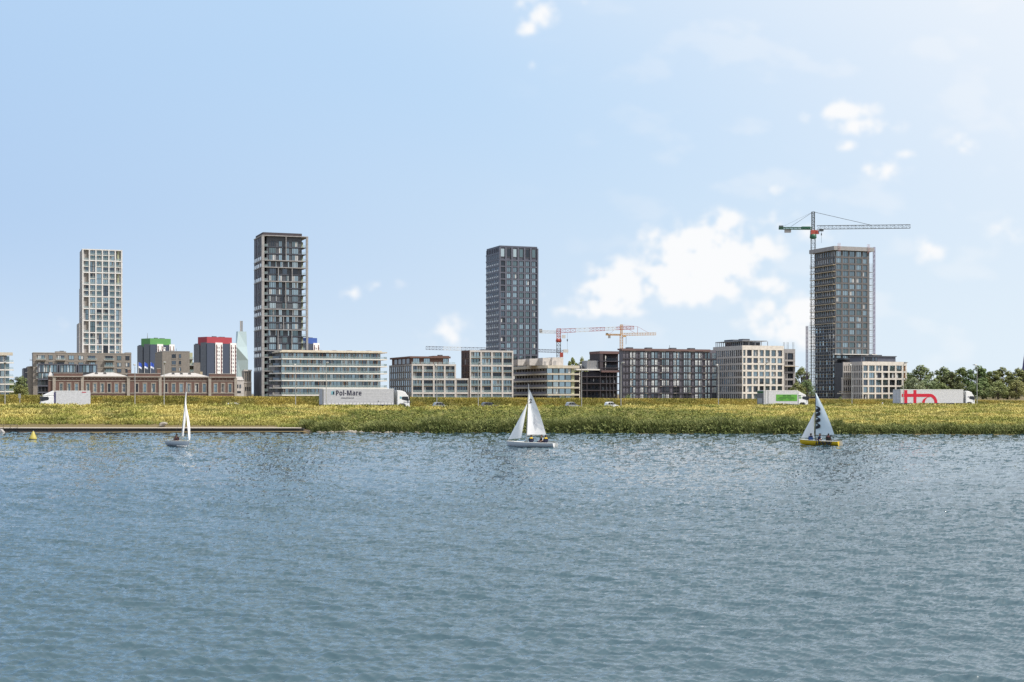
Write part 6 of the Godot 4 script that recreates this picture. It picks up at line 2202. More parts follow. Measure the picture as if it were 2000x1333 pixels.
	car("silver car roof showing over the grass behind the white sailing dinghy", 1106.0, 1130.0, -2.0, "paint_silver")
	car("pale car roof barely showing over the green scrub", 1182.0, 1206.0, -2.0, "paint_white")

func rigid_body(n: Node3D, length: float, top: float, m: String) -> void:
	var b := Node3D.new()
	b.name = "cargo_box"
	n.add_child(b, true)
	put(b, "box", body_mesh(v2([[0, 1.0], [length, 1.0], [length, top], [0, top]]), 1.27, 0.04), m)
	box(b, "roof_rail", Vector3(-0.02, top - 0.1, -1.29), Vector3(length + 0.02, top + 0.03, 1.29), "paint_white")
	box(b, "side_rail", Vector3(-0.02, 0.92, -1.29), Vector3(length + 0.02, 1.03, 1.29), "paint_silver")
	box(b, "rear_door", Vector3(-0.06, 1.05, -1.2), Vector3(-0.005, top - 0.15, 1.2), m)
	box(b, "chassis", Vector3(0.2, 0.6, -0.45), Vector3(length + 1.4, 0.92, 0.45), "chassis")
	for s in [-1.0, 1.0]:
		wheel(b, Vector3(2.2, 0.48, s * 1.0), 0.48, 0.45)
		box(b, "tail_lamp", Vector3(-0.05, 0.7, s * 0.8), Vector3(0.05, 0.85, s * 1.15), "lamp_red")
		box(b, "side_guard", Vector3(3.2, 0.5, s * 1.15), Vector3(length - 0.4, 0.85, s * 1.2), "paint_silver")

func car(label: String, px0: float, px1: float, off: float, paint: String) -> void:
	var p := road_point(px0, off)
	var n := thing("passenger_car", label, "car", p, ROT)
	var L := p.distance_to(road_point(px1, off))
	var k := L / 4.4
	var lower := v2([[0.0, 0.35], [0.35, 0.28], [0.45, 0.62], [0.8, 0.72], [1.15, 0.62], [1.25, 0.26], [3.05, 0.26], [3.15, 0.62], [3.5, 0.72], [3.85, 0.62], [3.95, 0.28], [4.35, 0.38], [4.4, 0.62], [4.2, 0.82], [3.3, 0.96], [0.2, 0.99], [0.02, 0.85]])
	var top := v2([[0.2, 0.98], [3.2, 0.96], [2.5, 1.44], [1.9, 1.52], [0.75, 1.5], [0.4, 1.36]])
	var glass := v2([[0.48, 1.02], [2.98, 1.0], [2.45, 1.36], [1.9, 1.43], [0.8, 1.42], [0.62, 1.3]])
	var xf := Transform3D(Basis.from_scale(Vector3(k, 1.0, 1.0)), Vector3.ZERO)
	put(n, "body", body_mesh(lower, 0.88, 0.06), paint, xf)
	put(n, "roof", body_mesh(top, 0.74, 0.1), paint, xf)
	for s in [-1.0, 1.0]:
		put(n, "side_glass", prism(glass, -0.01, 0.01), "car_glass", Transform3D(Basis.from_scale(Vector3(k, 1, 1)), Vector3(0, 0, s * 0.745)))
		for x in [0.8, 3.5]: wheel(n, Vector3(x * k, 0.33, s * 0.78), 0.33, 0.22)
		box(n, "mirror", Vector3(2.7 * k, 0.98, s * 0.9), Vector3(2.85 * k, 1.12, s * 1.0), paint)
		box(n, "headlight", Vector3(4.25 * k, 0.66, s * 0.5), Vector3(4.41 * k, 0.78, s * 0.82), "lamp_clear")
		box(n, "tail_lamp", Vector3(-0.01, 0.72, s * 0.55), Vector3(0.12, 0.9, s * 0.85), "lamp_red")
		for x in [1.35, 2.25]: box(n, "window_pillar", Vector3(x * k, 1.0, s * 0.75), Vector3((x + 0.07) * k, 1.44, s * 0.765), paint)
	put(n, "windscreen", prism(v2([[3.1, 1.0], [3.16, 1.0], [2.56, 1.42], [2.48, 1.42]]), -0.66, 0.66), "car_glass", xf)

# ------------------------------------------------------------------ sailing boats and their crews
# bones: [a, b, radius at a, radius at b, colour]; meshed as one continuous surface (surface nets over a smooth union)
func flesh(bones: Array, cell: float, blend: float) -> Dictionary:
	var lo := Vector3.INF
	var hi := -Vector3.INF
	for b in bones:
		var r: float = maxf(b[2], b[3]) + cell * 2.5
		for e in [b[0], b[1]]:
			lo = lo.min(e - Vector3.ONE * r)
			hi = hi.max(e + Vector3.ONE * r)
	var n := Vector3i(((hi - lo) / cell).ceil()) + Vector3i.ONE
	var f := PackedFloat32Array()
	f.resize(n.x * n.y * n.z)
	f.fill(1.0)
	var who := PackedInt32Array()
	who.resize(f.size())
	var best := PackedFloat32Array()
	best.resize(f.size())
	best.fill(9.0)
	for bi in bones.size():
		var b: Array = bones[bi]
		var A: Vector3 = b[0]
		var Bq: Vector3 = b[1]
		var ra: float = b[2]
		var rb: float = b[3]
		var pad := maxf(ra, rb) + cell * 2.0 + blend
		var l := Vector3i(((A.min(Bq) - Vector3.ONE * pad - lo) / cell).floor()).clamp(Vector3i.ZERO, n - Vector3i.ONE)
		var h := Vector3i(((A.max(Bq) + Vector3.ONE * pad - lo) / cell).ceil()).clamp(Vector3i.ZERO, n - Vector3i.ONE)
		var ab := Bq - A
		var ll := maxf(ab.length_squared(), 1e-9)
		for z in range(l.z, h.z + 1):
			for y in range(l.y, h.y + 1):
				for x in range(l.x, h.x + 1):
					var p := lo + Vector3(x, y, z) * cell
					var t := clampf((p - A).dot(ab) / ll, 0.0, 1.0)
					var dd := p.distance_to(A + ab * t) - lerpf(ra, rb, t)
					var i := (z * n.y + y) * n.x + x
					var hh := clampf(0.5 + 0.5 * (f[i] - dd) / blend, 0.0, 1.0)
					f[i] = lerpf(f[i], dd, hh) - blend * hh * (1.0 - hh)
					if dd < best[i]:
						best[i] = dd
						who[i] = bi
	var vid := {}
	var vs := PackedVector3Array()
	var own := PackedInt32Array()
	var idx := PackedInt32Array()
	for z in n.z - 1:
		for y in n.y - 1:
			for x in n.x - 1:
				var i := (z * n.y + y) * n.x + x
				var inside := 0
				var sum := Vector3.ZERO
				var wsum := 0.0
				for c in 8:
					var o := Vector3i(c & 1, (c >> 1) & 1, (c >> 2) & 1)
					var v := f[i + (o.z * n.y + o.y) * n.x + o.x]
					if v < 0.0: inside += 1
				if inside == 0 or inside == 8: continue
				for c in 8:
					for ax in 3:
						if (c >> ax) & 1: continue
						var o := Vector3i(c & 1, (c >> 1) & 1, (c >> 2) & 1)
						var q := o
						q[ax] += 1
						var v0 := f[i + (o.z * n.y + o.y) * n.x + o.x]
						var v1 := f[i + (q.z * n.y + q.y) * n.x + q.x]
						if (v0 < 0.0) != (v1 < 0.0):
							sum += Vector3(o).lerp(Vector3(q), v0 / (v0 - v1))
							wsum += 1.0
				vid[i] = vs.size()
				vs.append(lo + (Vector3(x, y, z) + sum / wsum) * cell)
				own.append(who[i])
	var stride := [1, n.x, n.x * n.y]
	for z in range(1, n.z - 1):
		for y in range(1, n.y - 1):
			for x in range(1, n.x - 1):
				var i := (z * n.y + y) * n.x + x
				for ax in 3:
					var a0 := f[i]
					var a1 := f[i + stride[ax]]
					if (a0 < 0.0) == (a1 < 0.0): continue
					var u: int = stride[(ax + 1) % 3]
					var v: int = stride[(ax + 2) % 3]
					var q := [vid[i], vid[i - u], vid[i - u - v], vid[i - v]]
					if a0 < 0.0: q.reverse()
					idx.append_array([q[0], q[1], q[2], q[0], q[2], q[3]])
	return {"v": vs, "i": idx, "own": own}

func flesh_mesh(st: SurfaceTool, g: Dictionary, cols: Array) -> void:
	var nm := PackedVector3Array()
	nm.resize(g.v.size())
	for k in range(0, g.i.size(), 3):
		var a: Vector3 = g.v[g.i[k]]
		var b: Vector3 = g.v[g.i[k + 1]]
		var c: Vector3 = g.v[g.i[k + 2]]
		var fn := (c - a).cross(b - a)
		for j in 3: nm[g.i[k + j]] += fn
	for k in g.i:
		st.set_normal(nm[k].normalized())
		st.set_color(cols[g.own[k]])
		st.add_vertex(g.v[k])

var body_geo := {}
var skin_mat: StandardMaterial3D

# a seated sailor facing +Z, hips at the origin's height 0.1
func sailor_mesh(shirt: Color, legs: Color, skin: Color) -> ArrayMesh:
	var hip := Vector3(0, 0.11, 0)
	var S := 0
	if body_geo.is_empty():
		var bones := []
		var kind := []
		var add := func(a: Vector3, b: Vector3, ra: float, rb: float, k: int):
			bones.append([a, b, ra, rb])
			kind.append(k)
		add.call(hip, Vector3(0, 0.3, -0.02), 0.135, 0.13, 0)
		add.call(Vector3(-0.06, 0.11, 0), Vector3(0.06, 0.11, 0), 0.13, 0.13, 1)
		add.call(Vector3(-0.07, 0.42, 0.0), Vector3(0.07, 0.42, 0.0), 0.125, 0.125, 0)
		add.call(Vector3(-0.15, 0.5, 0), Vector3(0.15, 0.5, 0), 0.07, 0.07, 0)
		add.call(Vector3(0, 0.52, 0), Vector3(0, 0.64, 0.015), 0.055, 0.05, 2)
		for s in [-1.0, 1.0]:
			add.call(Vector3(s * 0.19, 0.5, 0), Vector3(s * 0.25, 0.27, 0.1), 0.055, 0.045, 0)
			add.call(Vector3(s * 0.25, 0.27, 0.1), Vector3(s * 0.17, 0.2, 0.31), 0.042, 0.03, 2)
			add.call(Vector3(s * 0.09, 0.11, 0.02), Vector3(s * 0.14, 0.16, 0.44), 0.088, 0.06, 1)
			add.call(Vector3(s * 0.14, 0.16, 0.44), Vector3(s * 0.13, -0.25, 0.42), 0.058, 0.04, 1)
			add.call(Vector3(s * 0.13, -0.27, 0.4), Vector3(s * 0.14, -0.29, 0.58), 0.042, 0.032, 1)
		body_geo["body"] = flesh(bones, 0.02, 0.03)
		body_geo["kind"] = kind
		# head with jaw, nose, ears and brow
		var hb := [[Vector3(0, 0.755, 0.0), Vector3(0, 0.735, 0.02), 0.092, 0.085], [Vector3(0, 0.69, 0.045), Vector3(0, 0.67, 0.06), 0.055, 0.042], [Vector3(0, 0.75, 0.105), Vector3(0, 0.722, 0.122), 0.011, 0.016],
			[Vector3(-0.095, 0.745, 0.0), Vector3(-0.095, 0.72, 0.0), 0.016, 0.012], [Vector3(0.095, 0.745, 0.0), Vector3(0.095, 0.72, 0.0), 0.016, 0.012], [Vector3(-0.035, 0.765, 0.092), Vector3(0.035, 0.765, 0.092), 0.014, 0.014],
			[Vector3(-0.018, 0.692, 0.1), Vector3(0.018, 0.692, 0.1), 0.008, 0.008], [Vector3(0, 0.6, 0.01), Vector3(0, 0.68, 0.02), 0.05, 0.05]]
		body_geo["head"] = flesh(hb, 0.008, 0.015)
		# hand: palm, four fingers curled down, thumb from the side
		var hd := [[Vector3(0, 0, 0), Vector3(0, -0.005, 0.075), 0.02, 0.024], [Vector3(-0.025, 0, 0.03), Vector3(0.025, 0, 0.03), 0.017, 0.017]]
		for k in 4:
			var fx := -0.03 + k * 0.02
			var fl: float = [0.032, 0.04, 0.038, 0.028][k]
			hd.append([Vector3(fx, 0, 0.075), Vector3(fx, -0.014, 0.075 + fl), 0.0095, 0.009])
			hd.append([Vector3(fx, -0.014, 0.075 + fl), Vector3(fx, -0.045, 0.08 + fl), 0.009, 0.008])
		hd.append([Vector3(0.028, -0.005, 0.02), Vector3(0.055, -0.015, 0.055), 0.011, 0.0095])
		hd.append([Vector3(0.055, -0.015, 0.055), Vector3(0.05, -0.035, 0.085), 0.0095, 0.008])
		body_geo["hand"] = flesh(hd, 0.006, 0.004)
	var st := begin()
	var cols := []
	for k in body_geo["kind"]: cols.append([shirt, legs, skin][k])
	flesh_mesh(st, body_geo["body"], cols)
	var sk := []
	for k in 16: sk.append(skin)
	flesh_mesh(st, body_geo["head"], sk)
	for s in [-1.0, 1.0]:
		var g: Dictionary = body_geo["hand"].duplicate()
		var vs := PackedVector3Array()
		for v in g.v: vs.append(Vector3(v.x * -s, v.y, v.z) + Vector3(s * 0.165, 0.195, 0.32))
		g.v = vs
		if s > 0:
			var ii := PackedInt32Array(g.i)
			ii.reverse()
			g.i = ii
		flesh_mesh(st, g, sk)
	return st.commit()

func sailor(label: String, xf: Transform3D, shirt: Color, legs: Color, hair: Color, vest: Array) -> void:
	if skin_mat == null:
		skin_mat = mat("sailor_clothes_and_skin", 1, 1, 1, 0.8)
		skin_mat.vertex_color_use_as_albedo = true
	var n := thing("person", label, "person", Vector3.ZERO, 0.0, "")
	n.transform = xf
	put(n, "body", sailor_mesh(shirt, legs, Color(0.36, 0.2, 0.14)), skin_mat)
	var hs := begin()
	var hg := flesh([[Vector3(0, 0.785, -0.02), Vector3(0, 0.775, 0.015), 0.094, 0.088], [Vector3(0, 0.74, -0.05), Vector3(0, 0.7, -0.055), 0.075, 0.05]], 0.014, 0.02)
	var hc := [hair, hair]
	flesh_mesh(hs, hg, hc)
	put(n, "hair", hs.commit(), skin_mat)
	if vest.size():
		var vs := begin()
		var vg := flesh([[Vector3(-0.08, 0.24, 0.0), Vector3(0.08, 0.24, 0.0), 0.15, 0.15], [Vector3(-0.085, 0.4, 0.0), Vector3(0.085, 0.4, 0.0), 0.15, 0.15], [Vector3(-0.1, 0.53, -0.01), Vector3(0.1, 0.53, -0.01), 0.07, 0.07], [Vector3(-0.1, 0.5, -0.09), Vector3(0.1, 0.5, -0.09), 0.07, 0.07]], 0.022, 0.03)
		flesh_mesh(vs, vg, [vest[0], vest[0], vest[1], vest[1]])
		put(n, "life_vest", vs.commit(), skin_mat)

# hull along +X (bow), length L, beam B; y = 0 is the waterline
func hull_sections(L: float, B: float) -> Array:
	var out := []
	for i in 25:
		var t := i / 24.0                     # stern .. bow
		var b := B * 0.5 * (1.0 - pow(t, 3.2)) * lerpf(0.84, 1.0, smoothstep(0.0, 0.4, t)) + 0.012
		var sheer := 0.44 + 0.16 * t * t
		var keel := -0.16 + 0.05 * (1.0 - t) + 0.30 * pow(t, 5.0)
		var x := (t - 0.5) * L + 0.10 * t * t
		var sec := []
		for k in 9:
			var q := k / 8.0
			var yy := lerpf(keel, sheer, pow(q, 1.15))
			var bb := b * pow(sin(q * PI * 0.5), 0.55)
			sec.append(Vector3(x + (0.12 * q * t * t), yy, bb))
		out.append(sec)
	return out

func smooth_strip(grid: Array, flip: bool, st: SurfaceTool) -> void:
	for i in grid.size() - 1:
		for j in grid[i].size() - 1:
			var a: Vector3 = grid[i][j]
			var b: Vector3 = grid[i][j + 1]
			var c: Vector3 = grid[i + 1][j + 1]
			var d: Vector3 = grid[i + 1][j]
			for p in ([a, b, c, a, c, d] if not flip else [a, c, b, a, d, c]): st.add_vertex(p)

func grid_mesh(grids: Array, flips: Array) -> ArrayMesh:
	var st := begin()
	st.set_smooth_group(0)
	for k in grids.size(): smooth_strip(grids[k], flips[k], st)
	st.index()
	st.generate_normals()
	return st.commit()

func boat(called: String, label: String, px: float, py: float, yaw: float, heel: float, L: float, Bm: float, paint: String) -> Node3D:
	var d := EYE * F / (py - HY)
	var n := thing(called, label, "sailing boat", Vector3(X(px, d), 0.0, -d), 0.0, "")
	n.basis = Basis(Vector3.UP, yaw) * Basis(Vector3.RIGHT, heel)
	var sec := hull_sections(L, Bm)
	var mir := []
	for s in sec:
		var m := []
		for p in s: m.append(Vector3(p.x, p.y, -p.z))
		mir.append(m)
	put(n, "hull", grid_mesh([sec, mir], [true, false]), paint)
	# transom
	var poly := PackedVector3Array()
	var st := begin()
	for k in 8:
		quad(st, mir[0][k], mir[0][k + 1], sec[0][k + 1], sec[0][k])
	put(n, "transom", st.commit(), "hull_white" if paint != "hull_yellow" else "hull_yellow")  # transom keeps the lit white, the hull sides carry the shade tint
	# gunwale and foredeck, with an open cockpit
	st = begin()
	var rim := begin()
	var floor_st := begin()
	for i in 24:
		var a: Vector3 = sec[i][8]
		var b: Vector3 = sec[i + 1][8]
		var up := Vector3(0, 0.012, 0)
		if i >= 15:
			for s in [1.0, -1.0]:
				var p := Vector3(a.x, a.y, a.z * s) + up
				var q := Vector3(b.x, b.y, b.z * s) + up
				var pc := Vector3(a.x, a.y + 0.05 + 0.012, 0)
				var qc := Vector3(b.x, b.y + 0.05 + 0.012, 0)
				if s > 0: quad(st, p, pc, qc, q)
				else: quad(st, pc, p, q, qc)
		else:
			var w := 0.2
			for s in [1.0, -1.0]:
				var p := Vector3(a.x, a.y, a.z * s) + up
				var q := Vector3(b.x, b.y, b.z * s) + up
				var pi_ := Vector3(a.x, a.y + 0.02, maxf(a.z - w, 0.05) * s) + up
				var qi := Vector3(b.x, b.y + 0.02, maxf(b.z - w, 0.05) * s) + up
				if s > 0: quad(st, p, pi_, qi, q)
				else: quad(st, pi_, p, q, qi)
				var pd := Vector3(pi_.x, 0.1, pi_.z * 0.85)
				var qd := Vector3(qi.x, 0.1, qi.z * 0.85)
				if s > 0: quad(floor_st, pi_, pd, qd, qi)
				else: quad(floor_st, pd, pi_, qi, qd)
				var c0 := Vector3(pd.x, 0.1, 0)
				var c1 := Vector3(qd.x, 0.1, 0)
				if s > 0: quad(floor_st, pd, c0, c1, qd)
				else: quad(floor_st, c0, pd, qd, c1)
		for s in [1.0, -1.0]:
			bar(rim, Vector3(a.x, a.y, a.z * s), Vector3(b.x, b.y, b.z * s), 0.028, 0.028, 6)
	put(n, "deck", st.commit(), "deck_white")
	put(n, "cockpit", floor_st.commit(), "cockpit_grey")
	put(n, "gunwale", rim.commit(), "deck_white")
	box(n, "thwart", Vector3(-0.1, 0.36, -Bm * 0.42), Vector3(0.16, 0.41, Bm * 0.42), "deck_white")
	var rud := prism(v2([[-L * 0.5 - 0.32, 0.5], [-L * 0.5 - 0.02, 0.5], [-L * 0.5 - 0.02, 0.1], [-L * 0.5 - 0.08, -0.5], [-L * 0.5 - 0.36, -0.5]]), -0.02, 0.02)
	put(n, "rudder", rud, "deck_white")
	tube(n, "tiller", Vector3(-L * 0.5 - 0.1, 0.52, 0), Vector3(-L * 0.5 + 0.95, 0.62, 0.05), 0.02, "timber", 0.016, 6)
	return n

# a sail as a cambered sheet: luff from a to b, clew c; belly pushes it sideways
func sail(n: Node3D, called: String, a: Vector3, b: Vector3, c: Vector3, belly: Vector3, m: String, roach := 0.0) -> MeshInstance3D:
	var grid := []
	var nu := 14
	var nv := 9
	for i in nu + 1:
		var t := float(i) / nu
		var row := []
		var luff := a.lerp(b, t)
		var leech := c.lerp(b, t) + (c - a).normalized() * roach * sin(PI * t)
		for j in nv + 1:
			var s := float(j) / nv
			var p := luff.lerp(leech, s)
			var k := sin(PI * pow(s, 0.75)) * (0.35 + 0.65 * sin(PI * clampf(t + 0.12, 0, 1)))
			# creases that fan out from the clew
			var cr := 0.012 * sin(9.0 * atan2((p - c).dot((b - a).normalized()), 0.2 + (p - c).length()) + s * 4.0)
			row.append(p + belly * k + belly.normalized() * cr)
		grid.append(row)
	var o := put(n, called, grid_mesh([grid], [false]), m)
	return o

func seam(n: Node3D, called: String, pts: Array, m := "batten") -> void:
	var st := begin()
	for i in pts.size() - 1: bar(st, pts[i], pts[i + 1], 0.012, 0.012, 4)
	put(n, called, st.commit(), m)

func rig(n: Node3D, L: float, mast_x: float, mast_h: float, boom_y: float, boom_l: float, boom_a: float, main_top: float, jib_head: float, jib_clew: Vector3, cloth: String, spar: String, rake := 0.03, jib_belly := 0.22) -> Dictionary:
	var foot := Vector3(mast_x, 0.35, 0)
	var head := Vector3(mast_x - mast_h * rake, mast_h, 0)
	tube(n, "mast", foot, head, 0.045, spar, 0.028, 8)
	var dirb := Vector3(-cos(boom_a), 0, sin(boom_a))
	var g := foot.lerp(head, (boom_y - 0.35) / (mast_h - 0.35))
	var clew := g + dirb * boom_l + Vector3(0, 0.06, 0)
	tube(n, "boom", g + dirb * 0.04, clew + dirb * 0.12, 0.035, spar, 0.03, 8)
	var peak := foot.lerp(head, (main_top - 0.35) / (mast_h - 0.35))
	var lee := Vector3(sin(boom_a), 0, cos(boom_a)).normalized()
	var side := 1.0 if boom_a >= 0.0 else -1.0
	var ms := sail(n, "mainsail", g + dirb * 0.06 + Vector3(0, 0.08, 0), peak + dirb * 0.05, clew + Vector3(0, 0.05, 0), Vector3(sin(boom_a), 0, cos(boom_a)) * 0.2 * side, cloth, 0.16)
	var tack := Vector3(L * 0.5 + 0.1, 0.66, 0)
	var jh := foot.lerp(head, (jib_head - 0.35) / (mast_h - 0.35)) + Vector3(0.08, 0, 0)
	sail(n, "jib", tack + Vector3(-0.05, 0.1, 0), jh, jib_clew, Vector3(0.0, 0, jib_belly * signf(jib_clew.z)), cloth if cloth != "sailcloth_shaded" else "sailcloth")
	var st := begin()
	bar(st, tack, jh, 0.012, 0.012, 4)
	for s in [-1.0, 1.0]:
		bar(st, Vector3(mast_x - 0.25, 0.5, s * 0.75), jh - Vector3(0.08, 0, 0), 0.01, 0.01, 4)
	bar(st, clew, Vector3(-L * 0.35, 0.5, clew.z * 0.4), 0.01, 0.01, 4)
	put(n, "rigging", st.commit(), "cable")
	return {"g": g, "clew": clew, "peak": peak, "dir": dirb, "lee": Vector3(sin(boom_a), 0, cos(boom_a)) * side}

# a point on the mainsail: s along the chord, t up the luff
func on_sail(R: Dictionary, s: float, t: float, lift: float) -> Vector3:
	var luff: Vector3 = R.g.lerp(R.peak, t)
	var leech: Vector3 = R.clew.lerp(R.peak, t) + R.dir * 0.16 * sin(PI * t)
	var k := sin(PI * pow(s, 0.75)) * (0.35 + 0.65 * sin(PI * clampf(t + 0.12, 0, 1)))
	return luff.lerp(leech, s) + R.lee * (0.2 * k) + R.lee * lift

func build_boats() -> void:
	var navy := Color(0.012, 0.016, 0.05)
	var yellow := Color(0.62, 0.42, 0.02)
	var maroon := Color(0.09, 0.02, 0.03)
	var black := Color(0.012, 0.012, 0.014)
	var white := Color(0.6, 0.6, 0.6)
	var hair := Color(0.02, 0.014, 0.01)
	# --- white dinghy with three people, sail number 2
	var n := boat("sailing_dinghy", "white sailing dinghy with sail number 2 and three people aboard", 1038.0, 874.0, deg_to_rad(163.0), 0.03, 5.0, 1.75, "hull_shaded")
	var R := rig(n, 5.0, 0.55, 6.55, 1.22, 2.05, 0.5, 6.05, 4.5, Vector3(0.95, 0.95, -0.55), "sailcloth", "spar")
	for k in [[0.62, 0.75], [0.42, 0.58], [0.25, 0.4]]:
		seam(n, "batten_pocket", [on_sail(R, 0.96, k[0] - 0.12, -0.02), on_sail(R, 0.5, k[1] - 0.12, -0.02)])
	for k in 4:
		seam(n, "sail_crease", [on_sail(R, 0.5 + k * 0.06, 0.1 + k * 0.03, -0.02), on_sail(R, 0.42 + k * 0.05, 0.3 + k * 0.04, -0.02)])
	text_on_sail(n, R, "2", 0.42, 0.22, 0.74, 0.0, "letter_black", false)
	var names := ["person in a navy and yellow life vest nearest the white dinghy's mast", "person in a white top and dark vest amid the white dinghy", "person in a navy and yellow life vest at the white dinghy's tiller"]
	var xs := [-0.1, -1.0, -1.65]
	for k in 3:
		var turn: float = [0.3, 2.6, 0.4][k]
		sailor(names[k], n.transform * Transform3D(Basis(Vector3.UP, turn), Vector3(xs[k], 0.42, [-0.45, 0.35, -0.42][k])), [navy, white, navy][k], navy, hair, [[navy, yellow], [black, black], [navy, yellow]][k])
	# --- dinghy sailing towards the viewer, sails seen nearly edge on
	n = boat("sailing_dinghy", "shade tinted dinghy seen from its bow quarter, white sails edge on", 349.0, 872.0, deg_to_rad(-52.0), -0.1, 4.3, 1.6, "hull_shaded")
	R = rig(n, 4.3, 0.45, 6.75, 1.0, 1.9, -0.5, 5.75, 4.6, Vector3(0.9, 0.75, -0.6), "sailcloth", "spar", 0.0, 0.3)
	sailor("person in a maroon jacket at the shade tinted dinghy's stern", n.transform * Transform3D(Basis(Vector3.UP, 1.2), Vector3(-1.5, 0.42, -0.35)), maroon, black, hair, [maroon, black])
	sailor("crouching person in a dark top beside the shade tinted dinghy's helmsman", n.transform * Transform3D(Basis(Vector3.UP, 0.5), Vector3(-1.05, 0.34, -0.1)), Color(0.12, 0.06, 0.06), black, hair, [])
	put(n, "bow_wave", leaf_free_splash(), "foam", Transform3D(Basis.from_scale(Vector3(1, 1, 1)), Vector3(2.25, 0.0, 0.1)))
	# --- yellow dinghy with lettering and four people
	n = boat("sailing_dinghy", "yellow sailing dinghy with black lettering on its shade tinted sail", 1602.5, 870.0, deg_to_rad(152.0), 0.02, 4.15, 1.7, "hull_yellow")
	R = rig(n, 4.15, 0.55, 5.85, 1.02, 2.25, -0.2, 5.6, 3.6, Vector3(0.62, 0.8, -0.25), "sailcloth_shaded", "spar_dark", 0.0)
	var so := on_sail(R, 0.0, 0.17, 0.0)
	var ux := (on_sail(R, 0.3, 0.17, 0.0) - so).normalized()
	var uy := (on_sail(R, 0.0, 0.6, 0.0) - so).normalized()
	var uz := ux.cross(uy).normalized()
	put(n, "sail_lettering", script_mark(), "letter_black", Transform3D(Basis(uy * 0.7, -ux * 0.56, uz), so + ux * 0.74 + uz * 0.07))
	for k in [[0.62, 0.75], [0.40, 0.55]]:
		seam(n, "batten_pocket", [on_sail(R, 0.98, k[0] - 0.1, -0.02), on_sail(R, 0.45, k[1] - 0.12, -0.02)])
	for k in 3:
		seam(n, "sail_crease", [on_sail(R, 0.97, 0.03, -0.02), on_sail(R, 0.5 + 0.1 * k, 0.2 + 0.07 * k, -0.02)])
	var sec := hull_sections(4.15, 1.7)
	# lettering on the flank turned to the viewer
	var base: Vector3 = Vector3(0.1, 0.1, -0.865)
	put(n, "hull_lettering", script_mark(), "letter_black", Transform3D(Basis(Vector3(-0.42, 0, 0.02), Vector3(0, 0.3, -0.03), Vector3(0, 0, -1)), Vector3(-0.05, 0.1, -0.875)))
	var labs := ["person in a blue vest sitting before the yellow dinghy's mast", "person in a pale top and navy vest beside the yellow dinghy's mast", "person in a maroon top half hidden in the yellow dinghy", "person in black with arms out at the yellow dinghy's stern"]
	for k in 4:
		sailor(labs[k], n.transform * Transform3D(Basis(Vector3.UP, [0.5, 2.8, -0.6, 0.2][k]), Vector3([0.95, -0.05, -0.7, -1.0][k], 0.4, [-0.3, -0.35, 0.25, -0.35][k])), [Color(0.02, 0.05, 0.16), Color(0.5, 0.55, 0.6), maroon, black][k], [Color(0.4, 0.4, 0.42), navy, black, black][k], hair, [[Color(0.03, 0.08, 0.25), navy], [navy, Color(0.03, 0.06, 0.16)], [], [black, maroon]][k])

func leaf_free_splash() -> ArrayMesh:
	var r := RandomNumberGenerator.new()
	r.seed = 5
	var st := begin()
	for k in 70:
		var a := r.randf_range(-1.2, 1.2)
		var p := Vector3(r.randf_range(-0.5, 0.7), 0.0, a)
		var h := r.randf_range(0.03, 0.14) * exp(-absf(a))
		bar(st, p, p + Vector3(r.randf_range(-0.1, 0.15), h, 0), 0.06 * exp(-absf(a) * 0.6), 0.01, 5)
	return st.commit()

# lettering laid on the mainsail on the side turned to the viewer
func text_on_sail(n: Node3D, R: Dictionary, text: String, size: float, s: float, t: float, turn: float, m: String, up: bool) -> void:
	var o := on_sail(R, s, t, 0.0)
	var ux := (on_sail(R, s + 0.05, t, 0.0) - o).normalized()
	var uy := (on_sail(R, s, t + 0.1, 0.0) - o).normalized()
	var uz := ux.cross(uy).normalized()
	if (n.transform.basis * uz).z < 0.0: uz = -uz
	var b := Basis(ux, uy, uz)
	if (n.transform.basis * ux).x < 0.0: b = Basis(-ux, uy, uz)
	if up: b = Basis(b.y, -b.x, b.z)
	letters(n, "sail_lettering", text, size, m, Transform3D(b, o + uz * 0.06), true, up, up)

# the club's mark: a heavy slanted "vvw", baseline along +X, one unit high
func script_mark() -> ArrayMesh:
	var st := begin()
	var at := 0.0
	for k in 4:
		prism_into(st, v2([[at - 0.12, 0.95], [at + 0.02, 1.1], [at + 0.4, 0.98], [at + 0.58, 0.12], [at + 0.48, -0.06], [at + 0.18, -0.05], [at + 0.06, 0.12]]), -0.01, 0.01)
		prism_into(st, v2([[at + 0.44, 0.02], [at + 0.57, 0.05], [at + 0.86, 0.85], [at + 0.78, 1.05], [at + 0.64, 0.98]]), -0.012, 0.008)
		at += 0.95 if k < 2 else 0.68
	return st.commit()

